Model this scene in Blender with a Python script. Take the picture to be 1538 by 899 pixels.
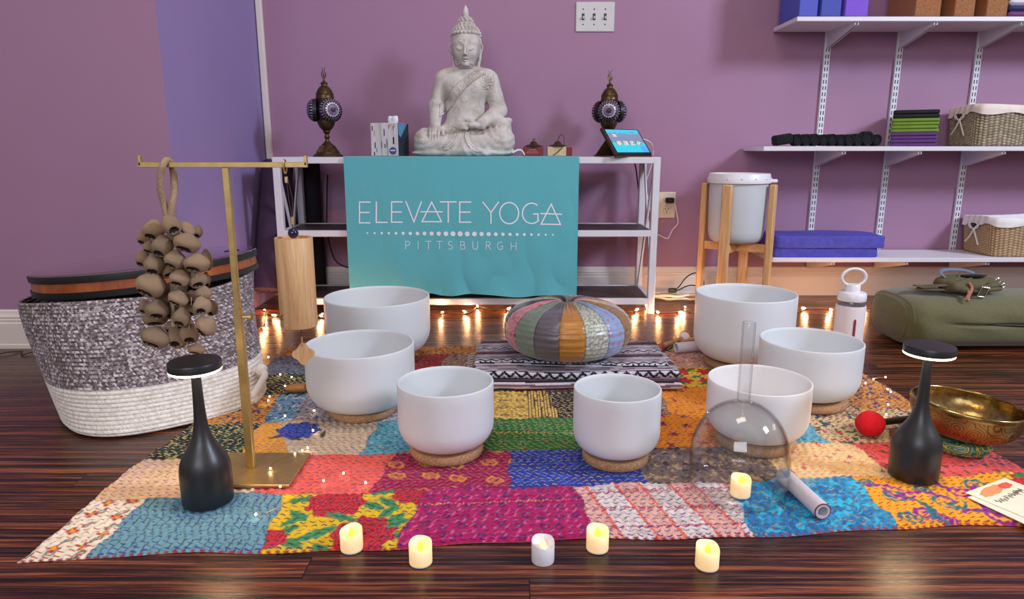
import bpy, math, random
import numpy as np
from math import sin, cos, pi, radians, sqrt, atan2
from mathutils import Vector, Matrix

for _o in list(bpy.data.objects):
    bpy.data.objects.remove(_o)
SC = bpy.context.scene
COL = SC.collection
random.seed(7)
RNG = np.random.default_rng(11)

# ------------------------------------------------------------------ camera, world, lights, exposure
CAM_H, PITCH, FPX = 0.635, radians(12.2), 1030.0
cam_data = bpy.data.cameras.new('camera')
cam_data.sensor_width = 36.0
cam_data.lens = FPX / 1538.0 * 36.0
cam_data.clip_start = 0.02
cam = bpy.data.objects.new('camera', cam_data)
COL.objects.link(cam)
cam.location = (0, 0, CAM_H)
cam.rotation_euler = (pi / 2 - PITCH, 0, 0)
SC.camera = cam

world = bpy.data.worlds.new('world')
SC.world = world
world.use_nodes = True
_bg = world.node_tree.nodes['Background']
_bg.inputs[0].default_value = (1.0, 0.86, 0.83, 1)
_bg.inputs[1].default_value = 0.34


def area_light(name, loc, target, sx, sy, power, color):
    d = bpy.data.lights.new(name, 'AREA')
    d.shape = 'RECTANGLE'
    d.size, d.size_y = sx, sy
    d.energy = power
    d.color = color
    o = bpy.data.objects.new(name, d)
    COL.objects.link(o)
    o.location = loc
    o.rotation_euler = (Vector(target) - Vector(loc)).to_track_quat('-Z', 'Y').to_euler()
    return o


area_light('window_daylight', (3.5, 0.3, 2.5), (0.2, 2.7, 0.5), 0.6, 0.7, 105, (0.70, 0.80, 1.0))
area_light('rear_window_daylight', (-0.9, -2.6, 2.0), (0.0, 2.2, 0.4), 2.4, 1.3, 62, (0.80, 0.86, 1.0))
area_light('ceiling_lamp_light', (0.2, 0.9, 2.9), (0.1, 1.5, 0.0), 1.0, 0.6, 17, (1.0, 0.84, 0.66))

SC.view_settings.view_transform = 'Standard'
SC.view_settings.look = 'None'
SC.view_settings.gamma = 1.0
SC.view_settings.use_curve_mapping = False
SC.view_settings.exposure = 0.15
SC.cycles.use_denoising = True
SC.cycles.max_bounces = 10
SC.cycles.transparent_max_bounces = 12
SC.cycles.sample_clamp_indirect = 4.0
SC.cycles.caustics_refractive = False
SC.cycles.caustics_reflective = False


# ------------------------------------------------------------------ helpers
def lin(c):
    return tuple(((v / 12.92) if v <= 0.04045 else ((v + 0.055) / 1.055) ** 2.4) for v in c)


def rgb(r, g, b):
    return lin((r / 255.0, g / 255.0, b / 255.0))


def _ray(px, py):
    u, v = (px - 769.0) / FPX, (py - 449.5) / FPX
    return u, cos(PITCH) - v * sin(PITCH), -sin(PITCH) - v * cos(PITCH)


def G(px, py, z=0.0):
    """the spot on the level z that is seen at a photo position"""
    d = _ray(px, py)
    t = (z - CAM_H) / d[2]
    return d[0] * t, d[1] * t


def P(px, py, Y):
    d = _ray(px, py)
    t = Y / d[1]
    return d[0] * t, CAM_H + d[2] * t


class NT:
    def __init__(self, name):
        self.m = bpy.data.materials.new(name)
        self.m.use_nodes = True
        self.t = self.m.node_tree
        self.b = self.t.nodes['Principled BSDF']
        self.out = self.t.nodes['Material Output']

    def n(self, kind, **kw):
        nd = self.t.nodes.new(kind)
        for k, v in kw.items():
            if k.startswith('i_'):
                nd.inputs[k[2:].replace('_', ' ')].default_value = v
            else:
                setattr(nd, k, v)
        return nd

    def l(self, a, b):
        self.t.links.new(a, b)

    def math(self, op, a, b=None, c=None):
        nd = self.n('ShaderNodeMath', operation=op)
        for i, v in enumerate((a, b, c)):
            if v is None:
                continue
            if isinstance(v, (int, float)):
                nd.inputs[i].default_value = v
            else:
                self.l(v, nd.inputs[i])
        return nd.outputs[0]

    def mix(self, f, a, b, blend='MIX'):
        nd = self.n('ShaderNodeMix', data_type='RGBA', blend_type=blend)
        for s, v in ((nd.inputs[0], f), (nd.inputs[6], a), (nd.inputs[7], b)):
            if isinstance(v, (int, float)):
                s.default_value = v
            elif isinstance(v, tuple):
                s.default_value = (v[0], v[1], v[2], 1)
            else:
                self.l(v, s)
        return nd.outputs[2]

    def coords(self, scale=(1, 1, 1), kind='Object', rot=(0, 0, 0)):
        tc = self.n('ShaderNodeTexCoord')
        mp = self.n('ShaderNodeMapping')
        mp.inputs['Scale'].default_value = scale
        mp.inputs['Rotation'].default_value = rot
        self.l(tc.outputs[kind], mp.inputs[0])
        return mp.outputs[0]

    def noise(self, vec, scale, detail=4, rough=0.5):
        nd = self.n('ShaderNodeTexNoise')
        nd.inputs['Scale'].default_value = scale
        nd.inputs['Detail'].default_value = detail
        nd.inputs['Roughness'].default_value = rough
        self.l(vec, nd.inputs['Vector'])
        return nd.outputs['Fac']

    def ramp(self, fac, stops):
        nd = self.n('ShaderNodeValToRGB')
        while len(nd.color_ramp.elements) < len(stops):
            nd.color_ramp.elements.new(0.5)
        for e, (p, c) in zip(nd.color_ramp.elements, stops):
            e.position = p
            e.color = (c[0], c[1], c[2], 1)
        self.l(fac, nd.inputs[0])
        return nd.outputs[0]

    def bump(self, h, strength=0.3, dist=0.002):
        nd = self.n('ShaderNodeBump')
        nd.inputs['Strength'].default_value = strength
        nd.inputs['Distance'].default_value = dist
        self.l(h, nd.inputs['Height'])
        self.l(nd.outputs[0], self.b.inputs['Normal'])
        return nd

    def set(self, **kw):
        names = dict(color='Base Color', rough='Roughness', metal='Metallic', spec='Specular IOR Level', coat='Coat Weight',
                     coat_rough='Coat Roughness', trans='Transmission Weight', ior='IOR', emis='Emission Color',
                     emis_s='Emission Strength', sheen='Sheen Weight', sub='Subsurface Weight')
        for k, v in kw.items():
            s = self.b.inputs[names[k]]
            if isinstance(v, tuple):
                s.default_value = (v[0], v[1], v[2], 1)
            elif isinstance(v, (int, float)):
                s.default_value = v
            else:
                self.l(v, s)
        return self


def mat(name, color, rough=0.5, metal=0.0, var=0.12, nscale=40, bump=0.0, bscale=200, bdist=0.001, **kw):
    """plain material with a procedural noise variation of its colour and surface"""
    m = NT(name)
    v = m.coords()
    f = m.noise(v, nscale, 4)
    c0 = tuple(x * (1 - var) for x in color)
    c1 = tuple(min(1, x * (1 + var)) for x in color)
    m.set(color=m.ramp(f, [(0.3, c0), (0.7, c1)]), rough=rough, metal=metal, **kw)
    if bump:
        m.bump(m.noise(v, bscale, 3), bump, bdist)
    return m.m


def attr_mat(name, rough=0.7, bump=0.0, bscale=300, bdist=0.001, var=0.15, nscale=150, **kw):
    """colour from the pattern computed on the mesh (attribute Col)"""
    m = NT(name)
    a = m.n('ShaderNodeAttribute', attribute_name='Col')
    v = m.coords()
    f = m.noise(v, nscale, 3)
    k = m.ramp(f, [(0.3, (1 - var,) * 3), (0.7, (1, 1, 1))])
    m.set(color=m.mix(1.0, a.outputs['Color'], k, 'MULTIPLY'), rough=rough, **kw)
    if bump:
        m.bump(m.noise(v, bscale, 3), bump, bdist)
    return m.m


def link_mesh(name, me, parent=None, loc=None):
    o = bpy.data.objects.new(name, me)
    COL.objects.link(o)
    if parent is not None:
        o.parent = parent
    if loc is not None:
        o.location = loc
    return o


def mesh_obj(name, V, Fc, mats, parent=None, smooth=True, fm=None, col=None, uv=None, loc=None, sharp=None):
    me = bpy.data.meshes.new(name)
    V = np.asarray(V, dtype=float)
    if isinstance(Fc, np.ndarray):
        me.vertices.add(len(V))
        me.vertices.foreach_set('co', V.ravel())
        k = Fc.shape[1]
        me.loops.add(Fc.size)
        me.loops.foreach_set('vertex_index', Fc.ravel().astype(np.int32))
        me.polygons.add(len(Fc))
        me.polygons.foreach_set('loop_start', (np.arange(len(Fc)) * k).astype(np.int32))
        me.update(calc_edges=True)
        me.validate()
    else:
        me.from_pydata([tuple(v) for v in V], [], [tuple(f) for f in Fc])
        me.update()
    if not isinstance(mats, (list, tuple)):
        mats = [mats]
    for m in mats:
        me.materials.append(m)
    if fm is not None:
        me.polygons.foreach_set('material_index', np.asarray(fm, dtype=np.int32))
    me.polygons.foreach_set('use_smooth', np.full(len(me.polygons), bool(smooth)))
    if col is not None:
        a = me.attributes.new('Col', 'FLOAT_COLOR', 'POINT')
        c = np.ones((len(V), 4), dtype=np.float32)
        c[:, :3] = col
        a.data.foreach_set('color', c.ravel())
    if uv is not None:
        a = me.attributes.new('Par', 'FLOAT_VECTOR', 'POINT')
        c = np.zeros((len(V), 3), dtype=np.float32)
        c[:, :uv.shape[1]] = uv
        a.data.foreach_set('vector', c.ravel())
    if sharp:
        try:
            me.set_sharp_from_angle(angle=radians(sharp))
        except Exception:
            pass
    return link_mesh(name, me, parent, loc)


class MB:
    """collects shapes that belong to ONE mesh"""

    def __init__(self):
        self.v, self.f, self.m = [], [], []

    def add(self, V, Fc, mi=0, M=None):
        b = len(self.v)
        if M is not None:
            V = [tuple(M @ Vector(tuple(p))) for p in V]
        self.v += [tuple(p) for p in V]
        self.f += [tuple(int(i) + b for i in f) for f in Fc]
        self.m += [mi] * len(Fc)
        return self

    def box(self, c, s, mi=0, bev=0.0, M=None):
        """box by centre and size with chamfered edges"""
        hx, hy, hz = s[0] / 2, s[1] / 2, s[2] / 2
        b = min(bev, hx * .9, hy * .9, hz * .9)
        if b <= 0:
            V = [(c[0] + i * hx, c[1] + j * hy, c[2] + k * hz) for i in (-1, 1) for j in (-1, 1) for k in (-1, 1)]
            Fc = [(0, 1, 3, 2), (4, 6, 7, 5), (0, 4, 5, 1), (2, 3, 7, 6), (0, 2, 6, 4), (1, 5, 7, 3)]
            return self.add(V, Fc, mi, M)
        V, Fc = [], []
        idx = {}
        for i in (-1, 1):
            for j in (-1, 1):
                for k in (-1, 1):
                    for ax in range(3):
                        p = [i * (hx - b), j * (hy - b), k * (hz - b)]
                        p[ax] = (i * hx, j * hy, k * hz)[ax]
                        idx[(i, j, k, ax)] = len(V)
                        V.append((c[0] + p[0], c[1] + p[1], c[2] + p[2]))
        for ax in range(3):
            o1, o2 = [a for a in range(3) if a != ax]
            for s_ in (-1, 1):
                q = []
                for a, bb in ((-1, -1), (1, -1), (1, 1), (-1, 1)):
                    k = [0, 0, 0]
                    k[ax], k[o1], k[o2] = s_, a, bb
                    q.append(idx[(*k, ax)])
                flip = (s_ > 0) == (ax == 1)
                Fc.append(tuple(reversed(q)) if flip else tuple(q))
        for ax in range(3):
            o1, o2 = [a for a in range(3) if a != ax]
            for a in (-1, 1):
                for bb in (-1, 1):
                    q = []
                    for s_, t in ((-1, o1), (1, o1), (1, o2), (-1, o2)):
                        k = [0, 0, 0]
                        k[ax], k[o1], k[o2] = s_, a, bb
                        q.append(idx[(*k, t)])
                    Fc.append(tuple(q))
        for i in (-1, 1):
            for j in (-1, 1):
                for k in (-1, 1):
                    Fc.append((idx[(i, j, k, 0)], idx[(i, j, k, 1)], idx[(i, j, k, 2)]))
        return self.add(V, Fc, mi, M)

    def lathe(self, prof, n=32, mi=0, M=None, c=(0, 0, 0), cap0=True, cap1=True, arc=None):
        V, Fc = [], []
        for (r, z) in prof:
            for k in range(n):
                a = 2 * pi * k / n
                V.append((c[0] + max(r, 1e-5) * cos(a), c[1] + max(r, 1e-5) * sin(a), c[2] + z))
        for i in range(len(prof) - 1):
            for k in range(n):
                k2 = (k + 1) % n
                Fc.append((i * n + k, i * n + k2, (i + 1) * n + k2, (i + 1) * n + k))
        if cap0:
            Fc.append(tuple(range(n - 1, -1, -1)))
        if cap1:
            Fc.append(tuple((len(prof) - 1) * n + k for k in range(n)))
        return self.add(V, Fc, mi, M)

    def tube(self, pts, r, n=8, mi=0, closed=False, M=None, smooth=0, flat=1.0):
        pts = [Vector(p) for p in pts]
        rad = list(r) if isinstance(r, (list, tuple)) else [r] * len(pts)
        if smooth:
            q, rr = [], []
            L = len(pts)
            segs = L if closed else L - 1
            for i in range(segs):
                if closed:
                    p0, p1, p2, p3 = pts[i - 1], pts[i], pts[(i + 1) % L], pts[(i + 2) % L]
                    r1, r2 = rad[i], rad[(i + 1) % L]
                else:
                    p0, p1, p2, p3 = pts[max(i - 1, 0)], pts[i], pts[i + 1], pts[min(i + 2, L - 1)]
                    r1, r2 = rad[i], rad[i + 1]
                for s in range(smooth):
                    t = s / smooth
                    q.append(0.5 * ((2 * p1) + (-p0 + p2) * t + (2 * p0 - 5 * p1 + 4 * p2 - p3) * t * t + (-p0 + 3 * p1 - 3 * p2 + p3) * t ** 3))
                    rr.append(r1 + (r2 - r1) * t)
            if not closed:
                q.append(pts[-1])
                rr.append(rad[-1])
            pts, rad = q, rr
        V, Fc = [], []
        L = len(pts)
        up = None
        for i, p in enumerate(pts):
            t = (pts[(i + 1) % L] - pts[i - 1]) if (closed or 0 < i < L - 1) else ((pts[1] - pts[0]) if i == 0 else (pts[-1] - pts[-2]))
            if t.length < 1e-9:
                t = Vector((0, 0, 1))
            t.normalize()
            if up is None:
                up = Vector((0, 0, 1)) if abs(t.z) < 0.9 else Vector((1, 0, 0))
            side = t.cross(up)
            if side.length < 1e-6:
                side = t.orthogonal()
            side.normalize()
            up = side.cross(t).normalized()
            for k in range(n):
                a = 2 * pi * k / n
                V.append(p + side * (cos(a) * rad[i]) + up * (sin(a) * rad[i] * flat))
        rings = L if closed else L - 1
        for i in range(rings):
            j = (i + 1) % L
            for k in range(n):
                k2 = (k + 1) % n
                Fc.append((i * n + k, i * n + k2, j * n + k2, j * n + k))
        if not closed:
            Fc.append(tuple(range(n - 1, -1, -1)))
            Fc.append(tuple((L - 1) * n + k for k in range(n)))
        return self.add(V, Fc, mi, M)

    def prism(self, poly, z0, z1, mi=0, M=None):
        """poly in xy extruded in z"""
        n = len(poly)
        V = [(p[0], p[1], z0) for p in poly] + [(p[0], p[1], z1) for p in poly]
        Fc = [tuple(range(n - 1, -1, -1)), tuple(range(n, 2 * n))]
        Fc += [(i, (i + 1) % n, (i + 1) % n + n, i + n) for i in range(n)]
        return self.add(V, Fc, mi, M)

    def ball(self, c, r, n=12, mi=0, M=None):
        r = r if isinstance(r, (tuple, list)) else (r, r, r)
        V, Fc = [], []
        m = max(n // 2, 4)
        V.append((c[0], c[1], c[2] - r[2]))
        for i in range(1, m):
            ph = -pi / 2 + pi * i / m
            for k in range(n):
                a = 2 * pi * k / n
                V.append((c[0] + r[0] * cos(ph) * cos(a), c[1] + r[1] * cos(ph) * sin(a), c[2] + r[2] * sin(ph)))
        V.append((c[0], c[1], c[2] + r[2]))
        for k in range(n):
            Fc.append((0, 1 + (k + 1) % n, 1 + k))
        for i in range(m - 2):
            for k in range(n):
                a, b = 1 + i * n, 1 + (i + 1) * n
                Fc.append((a + k, a + (k + 1) % n, b + (k + 1) % n, b + k))
        t = len(V) - 1
        b = 1 + (m - 2) * n
        for k in range(n):
            Fc.append((b + k, b + (k + 1) % n, t))
        return self.add(V, Fc, mi, M)

    def build(self, name, mats, parent=None, smooth=True, sharp=40, loc=None):
        o = mesh_obj(name, self.v, self.f, mats, parent, smooth, fm=self.m, loc=loc, sharp=sharp)
        return o


def grid_faces(nu, nv, cu=False, cv=False):
    iu = np.arange(nu if cu else nu - 1)
    iv = np.arange(nv if cv else nv - 1)
    A, B = np.meshgrid(iu, iv, indexing='ij')
    A, B = A.ravel(), B.ravel()
    A2, B2 = (A + 1) % nu, (B + 1) % nv
    return np.stack([A * nv + B, A2 * nv + B, A2 * nv + B2, A * nv + B2], axis=1)


def tag(o, label, cat, group=None, kind=None):
    o['label'] = label
    o['category'] = cat
    if group:
        o['group'] = group
    if kind:
        o['kind'] = kind
    return o


def empty(name, loc, label=None, cat=None, group=None, rz=0.0):
    o = bpy.data.objects.new(name, None)
    COL.objects.link(o)
    o.empty_display_size = 0.05
    o.location = loc
    o.rotation_euler = (0, 0, rz)
    if label:
        tag(o, label, cat, group)
    return o


def copy_tree(o, parent=None):
    c = o.copy()
    COL.objects.link(c)
    if parent is not None:
        c.parent = parent
    for ch in list(o.children):
        copy_tree(ch, c)
    return c


def structure(o):
    o['kind'] = 'structure'
    return o


def hsh(a, b=0):
    x = np.sin(np.asarray(a) * 12.9898 + np.asarray(b) * 78.233) * 43758.5453
    return x - np.floor(x)


def vnoise(x, y, s=1.0, seed=0.0):
    """smooth value noise 0..1"""
    x, y = np.asarray(x) * s, np.asarray(y) * s
    i, j = np.floor(x), np.floor(y)
    f, g = x - i, y - j
    f, g = f * f * (3 - 2 * f), g * g * (3 - 2 * g)
    a, b = hsh(i + seed, j), hsh(i + 1 + seed, j)
    c, d = hsh(i + seed, j + 1), hsh(i + 1 + seed, j + 1)
    return (a * (1 - f) + b * f) * (1 - g) + (c * (1 - f) + d * f) * g


def surface_nets(D, origin, h):
    """mesh of the zero level of a distance grid"""
    S = D < 0
    nx, ny, nz = D.shape
    c = np.zeros((nx - 1, ny - 1, nz - 1), dtype=np.int8)
    for i in (0, 1):
        for j in (0, 1):
            for k in (0, 1):
                c += S[i:nx - 1 + i, j:ny - 1 + j, k:nz - 1 + k]
    act = (c > 0) & (c < 8)
    I = np.argwhere(act)
    idx = -np.ones(act.shape, dtype=np.int64)
    idx[act] = np.arange(len(I))
    acc = np.zeros((len(I), 3))
    cnt = np.zeros(len(I))
    corners = [(i, j, k) for i in (0, 1) for j in (0, 1) for k in (0, 1)]
    for a in corners:
        for ax in range(3):
            if a[ax]:
                continue
            b = list(a)
            b[ax] = 1
            da = D[I[:, 0] + a[0], I[:, 1] + a[1], I[:, 2] + a[2]]
            db = D[I[:, 0] + b[0], I[:, 1] + b[1], I[:, 2] + b[2]]
            m = (da < 0) != (db < 0)
            t = np.where(m, da / np.where(m, da - db, 1), 0)
            p = np.zeros((len(I), 3))
            for q in range(3):
                p[:, q] = a[q]
            p[:, ax] += t
            acc += p * m[:, None]
            cnt += m
    V = (I + acc / cnt[:, None]) * h + np.array(origin)
    quads = []
    for ax in range(3):
        sl0, sl1 = [slice(None)] * 3, [slice(None)] * 3
        sl0[ax], sl1[ax] = slice(0, -1), slice(1, None)
        A, B = S[tuple(sl0)], S[tuple(sl1)]
        E = np.argwhere(A != B)
        o1, o2 = [q for q in range(3) if q != ax]
        ok = (E[:, o1] > 0) & (E[:, o2] > 0) & (E[:, o1] < D.shape[o1] - 1) & (E[:, o2] < D.shape[o2] - 1)
        E = E[ok]
        inside = A[E[:, 0], E[:, 1], E[:, 2]]
        q = []
        for d1, d2 in ((-1, -1), (0, -1), (0, 0), (-1, 0)):
            e = E.copy()
            e[:, o1] += d1
            e[:, o2] += d2
            q.append(idx[e[:, 0], e[:, 1], e[:, 2]])
        q = np.stack(q, axis=1)
        flip = inside if ax != 1 else ~inside
        q[~flip] = q[~flip][:, ::-1]
        quads.append(q)
    return V, np.concatenate(quads)


class SDF:
    def __init__(self, lo, hi, h):
        self.lo, self.h = np.array(lo), h
        self.ax = [np.arange(lo[i], hi[i], h) for i in range(3)]
        self.D = np.full([len(a) for a in self.ax], 1.0, dtype=np.float32)

    def _sub(self, lo, hi, pad):
        s = []
        for i in range(3):
            a = max(int((lo[i] - pad - self.lo[i]) / self.h), 0)
            b = min(int((hi[i] + pad - self.lo[i]) / self.h) + 2, len(self.ax[i]))
            s.append(slice(a, max(b, a)))
        X, Y, Z = np.meshgrid(*[self.ax[i][s[i]] for i in range(3)], indexing='ij')
        return tuple(s), X, Y, Z

    def _mix(self, s, d, k, cut=False):
        if d.size == 0:
            return
        o = self.D[s]
        if cut:
            h = np.clip(0.5 - 0.5 * (o + d) / k, 0, 1)
            self.D[s] = o * (1 - h) - d * h + k * h * (1 - h)
        else:
            h = np.clip(0.5 + 0.5 * (d - o) / k, 0, 1)
            self.D[s] = d * (1 - h) + o * h - k * h * (1 - h)

    def ell(self, c, r, k=0.01, rot=None, cut=False):
        m = max(r)
        s, X, Y, Z = self._sub([c[i] - m for i in range(3)], [c[i] + m for i in range(3)], 0.02 + k)
        X, Y, Z = X - c[0], Y - c[1], Z - c[2]
        if rot is not None:
            R = np.array(rot.to_3x3().transposed())
            X, Y, Z = R[0, 0] * X + R[0, 1] * Y + R[0, 2] * Z, R[1, 0] * X + R[1, 1] * Y + R[1, 2] * Z, R[2, 0] * X + R[2, 1] * Y + R[2, 2] * Z
        q = np.sqrt((X / r[0]) ** 2 + (Y / r[1]) ** 2 + (Z / r[2]) ** 2)
        q2 = np.sqrt((X / r[0] ** 2) ** 2 + (Y / r[1] ** 2) ** 2 + (Z / r[2] ** 2) ** 2)
        d = q * (q - 1) / np.maximum(q2, 1e-6)
        self._mix(s, d, k, cut)

    def cap(self, a, b, ra, rb, k=0.01, flat=(1, 1, 1), cut=False):
        m = max(ra, rb)
        lo = [min(a[i], b[i]) - m for i in range(3)]
        hi = [max(a[i], b[i]) + m for i in range(3)]
        s, X, Y, Z = self._sub(lo, hi, 0.02 + k)
        ab = np.array(b) - np.array(a)
        t = np.clip(((X - a[0]) * ab[0] + (Y - a[1]) * ab[1] + (Z - a[2]) * ab[2]) / max(float(ab @ ab), 1e-9), 0, 1)
        d = np.sqrt(((X - a[0] - t * ab[0]) / flat[0]) ** 2 + ((Y - a[1] - t * ab[1]) / flat[1]) ** 2 + ((Z - a[2] - t * ab[2]) / flat[2]) ** 2)
        self._mix(s, (d - (ra + (rb - ra) * t)) * min(flat), k, cut)

    def path(self, pts, rads, k=0.01, flat=(1, 1, 1)):
        if isinstance(rads, (int, float)):
            rads = [rads] * len(pts)
        for i in range(len(pts) - 1):
            self.cap(pts[i], pts[i + 1], rads[i], rads[i + 1], k, flat)

    def mesh(self):
        return surface_nets(self.D, self.lo, self.h)

# ------------------------------------------------------------------ shared materials
WHITE_METAL = mat('white_painted_metal', rgb(222, 220, 226), 0.38, var=0.03, nscale=12)
WHITE_BOARD = mat('white_laminate', rgb(226, 222, 228), 0.42, var=0.02, nscale=8)
BLACK_MATTE = mat('black_matte_paint', rgb(26, 27, 29), 0.42, var=0.08)
BRASS = mat('brushed_brass', rgb(206, 178, 118), 0.42, metal=0.9, var=0.10, nscale=70, bump=0.05, bscale=600)
BRONZE = mat('aged_bronze', rgb(92, 74, 48), 0.38, metal=0.85, var=0.35, nscale=60, bump=0.3, bscale=260)
WOOD_PALE = None


def wood_mat(name, c0, c1, axis=2, scale=9, rough=0.45, stretch=14, bump=0.1):
    m = NT(name)
    s = [stretch, stretch, stretch]
    s[axis] = 1.0
    v = m.coords(tuple(s))
    f = m.noise(v, scale, 6, 0.62)
    f2 = m.noise(v, scale * 4.5, 3, 0.5)
    k = m.math('ADD', m.math('MULTIPLY', f, 0.72), m.math('MULTIPLY', f2, 0.28))
    m.set(color=m.ramp(k, [(0.34, c0), (0.5, tuple((a + b) / 2 for a, b in zip(c0, c1))), (0.64, c1)]), rough=rough)
    m.bump(k, bump, 0.001)
    return m.m


WOOD_PALE = wood_mat('pale_beech_wood', rgb(196, 146, 92), rgb(232, 190, 140), 2, 5)
BAMBOO = wood_mat('bamboo_veneer', rgb(192, 142, 92), rgb(226, 186, 138), 2, 5, 0.5)
CORK = mat('pressed_cork', rgb(178, 136, 98), 0.85, var=0.35, nscale=260, bump=0.6, bscale=420, bdist=0.0015)

# ------------------------------------------------------------------ room shell


def floor_mat():
    m = NT('dark_red_plank_floor')
    tc = m.n('ShaderNodeTexCoord')
    sep = m.n('ShaderNodeSeparateXYZ')
    m.l(tc.outputs['Object'], sep.inputs[0])
    X, Y = sep.outputs[0], sep.outputs[1]
    W = 0.058
    row = m.math('FLOOR', m.math('DIVIDE', Y, W))
    fr = m.math('FRACT', m.math('DIVIDE', Y, W))
    rr = m.n('ShaderNodeTexWhiteNoise', noise_dimensions='1D')
    m.l(row, rr.inputs['W'])
    shift = m.math('MULTIPLY', rr.outputs['Value'], 7.0)
    xs = m.math('ADD', X, shift)
    seg = m.math('FLOOR', m.math('DIVIDE', xs, 1.35))
    frx = m.math('FRACT', m.math('DIVIDE', xs, 1.35))
    cell = m.n('ShaderNodeTexWhiteNoise', noise_dimensions='2D')
    cv = m.n('ShaderNodeCombineXYZ')
    m.l(row, cv.inputs[0])
    m.l(seg, cv.inputs[1])
    m.l(cv.outputs[0], cell.inputs['Vector'])
    gv = m.n('ShaderNodeCombineXYZ')
    m.l(m.math('MULTIPLY', xs, 1.8), gv.inputs[0])
    m.l(m.math('MULTIPLY', Y, 105.0), gv.inputs[1])
    m.l(m.math('MULTIPLY', cell.outputs['Value'], 40.0), gv.inputs[2])
    g1 = m.noise(gv.outputs[0], 1.0, 5, 0.6)
    gv2 = m.n('ShaderNodeCombineXYZ')
    m.l(m.math('MULTIPLY', xs, 9.0), gv2.inputs[0])
    m.l(m.math('MULTIPLY', Y, 260.0), gv2.inputs[1])
    m.l(m.math('MULTIPLY', cell.outputs['Value'], 9.0), gv2.inputs[2])
    g2 = m.noise(gv2.outputs[0], 1.0, 3, 0.6)
    g = m.math('ADD', m.math('MULTIPLY', g1, 0.68), m.math('MULTIPLY', g2, 0.32))
    c = m.ramp(g, [(0.40, rgb(22, 12, 10)), (0.47, rgb(60, 32, 23)), (0.53, rgb(102, 56, 36)), (0.61, rgb(164, 94, 56))])
    tone = m.ramp(cell.outputs['Value'], [(0.0, (0.62, 0.55, 0.55)), (0.5, (0.85, 0.82, 0.82)), (1.0, (1.12, 1.05, 1.0))])
    c = m.mix(1.0, c, tone, 'MULTIPLY')
    gap = m.math('MAXIMUM', m.math('LESS_THAN', fr, 0.035), m.math('LESS_THAN', frx, 0.0014))
    c = m.mix(gap, c, rgb(18, 8, 7))
    m.set(color=c, rough=m.math('ADD', m.math('MULTIPLY', g2, 0.22), 0.17), spec=0.42)
    hgt = m.math('SUBTRACT', g, m.math('MULTIPLY', gap, 0.8))
    m.bump(hgt, 0.30, 0.0014)
    return m.m


FLOOR = floor_mat()


def wall_mat(name, c):
    m = NT(name)
    v = m.coords()
    f = m.noise(v, 3.0, 3)
    m.set(color=m.ramp(f, [(0.3, tuple(x * 0.97 for x in c)), (0.7, tuple(x * 1.03 for x in c))]), rough=0.55, spec=0.3)
    m.bump(m.noise(v, 260, 4), 0.12, 0.0008)
    return m.m


WALL = wall_mat('mauve_wall_paint', rgb(164, 124, 152))
WALL_SIDE = wall_mat('cool_lit_wall_paint', rgb(148, 130, 180))  # bluer wall colour, the cool daylight on this side is painted in
TRIM = mat('white_trim_paint', rgb(232, 222, 214), 0.4, var=0.03, nscale=6)

WY = 3.045          # face of the rear wall
LY = 2.19           # face of the left wall
RX = -1.065         # face of the return wall


def slab(name, c, s, m):
    return structure(MB().box(c, s).build(name, m, smooth=False))


fl = structure(mesh_obj('floor', [(-4, -3.2, 0), (4.4, -3.2, 0), (4.4, 3.2, 0), (-4, 3.2, 0)], [(0, 1, 2, 3)], FLOOR, smooth=False))
slab('wall_back', ((RX - 0.02 + 4.4) / 2, WY + 0.06, 1.4), (4.4 - RX + 0.02, 0.12, 2.8), WALL)
slab('wall_left', ((-4 + RX - 0.001) / 2, LY + 0.06, 1.4), (RX + 4 - 0.001, 0.12, 2.8), WALL)
slab('wall_side', (RX - 0.06, (LY + 0.001 + WY) / 2 + 0.06, 1.4), (0.12, WY - LY + 0.119, 2.8), WALL_SIDE)


def baseboard(name, x0, x1, yf):
    prof = [(0, 0), (-0.019, 0), (-0.019, 0.012), (-0.016, 0.016), (-0.016, 0.083), (-0.011, 0.089), (-0.014, 0.094), (-0.011, 0.099), (-0.013, 0.105),
            (-0.008, 0.114), (-0.007, 0.124), (-0.003, 0.128), (0, 0.128)]
    n = len(prof)
    V = [(x0, yf + p[0], p[1]) for p in prof] + [(x1, yf + p[0], p[1]) for p in prof]
    Fc = [(i, i + n, (i + 1) % n + n, (i + 1) % n) for i in range(n)] + [tuple(range(n)), tuple(range(2 * n - 1, n - 1, -1))]
    return structure(mesh_obj(name, V, Fc, TRIM, smooth=False))


baseboard('baseboard_back', RX, 4.3, WY)
baseboard('baseboard_left', -4, RX - 0.001, LY)
structure(MB().box((-1.0495, WY - 0.011, 1.7), (0.026, 0.022, 2.2), bev=0.004).build('trim_1', TRIM))

# ------------------------------------------------------------------ low console shelf
RY0, RY1, RXL, RXR, RT = 2.655, 2.955, -0.912, 0.565, 0.613
rack = empty('console_shelf', ((RXL + RXR) / 2, RY0, 0), 'long low white metal console shelf with dark boards against the mauve wall', 'shelf')
LO = Vector(rack.location)


def rel(p, o=LO):
    return (p[0] - o[0], p[1] - o[1], p[2] - o[2])


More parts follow.
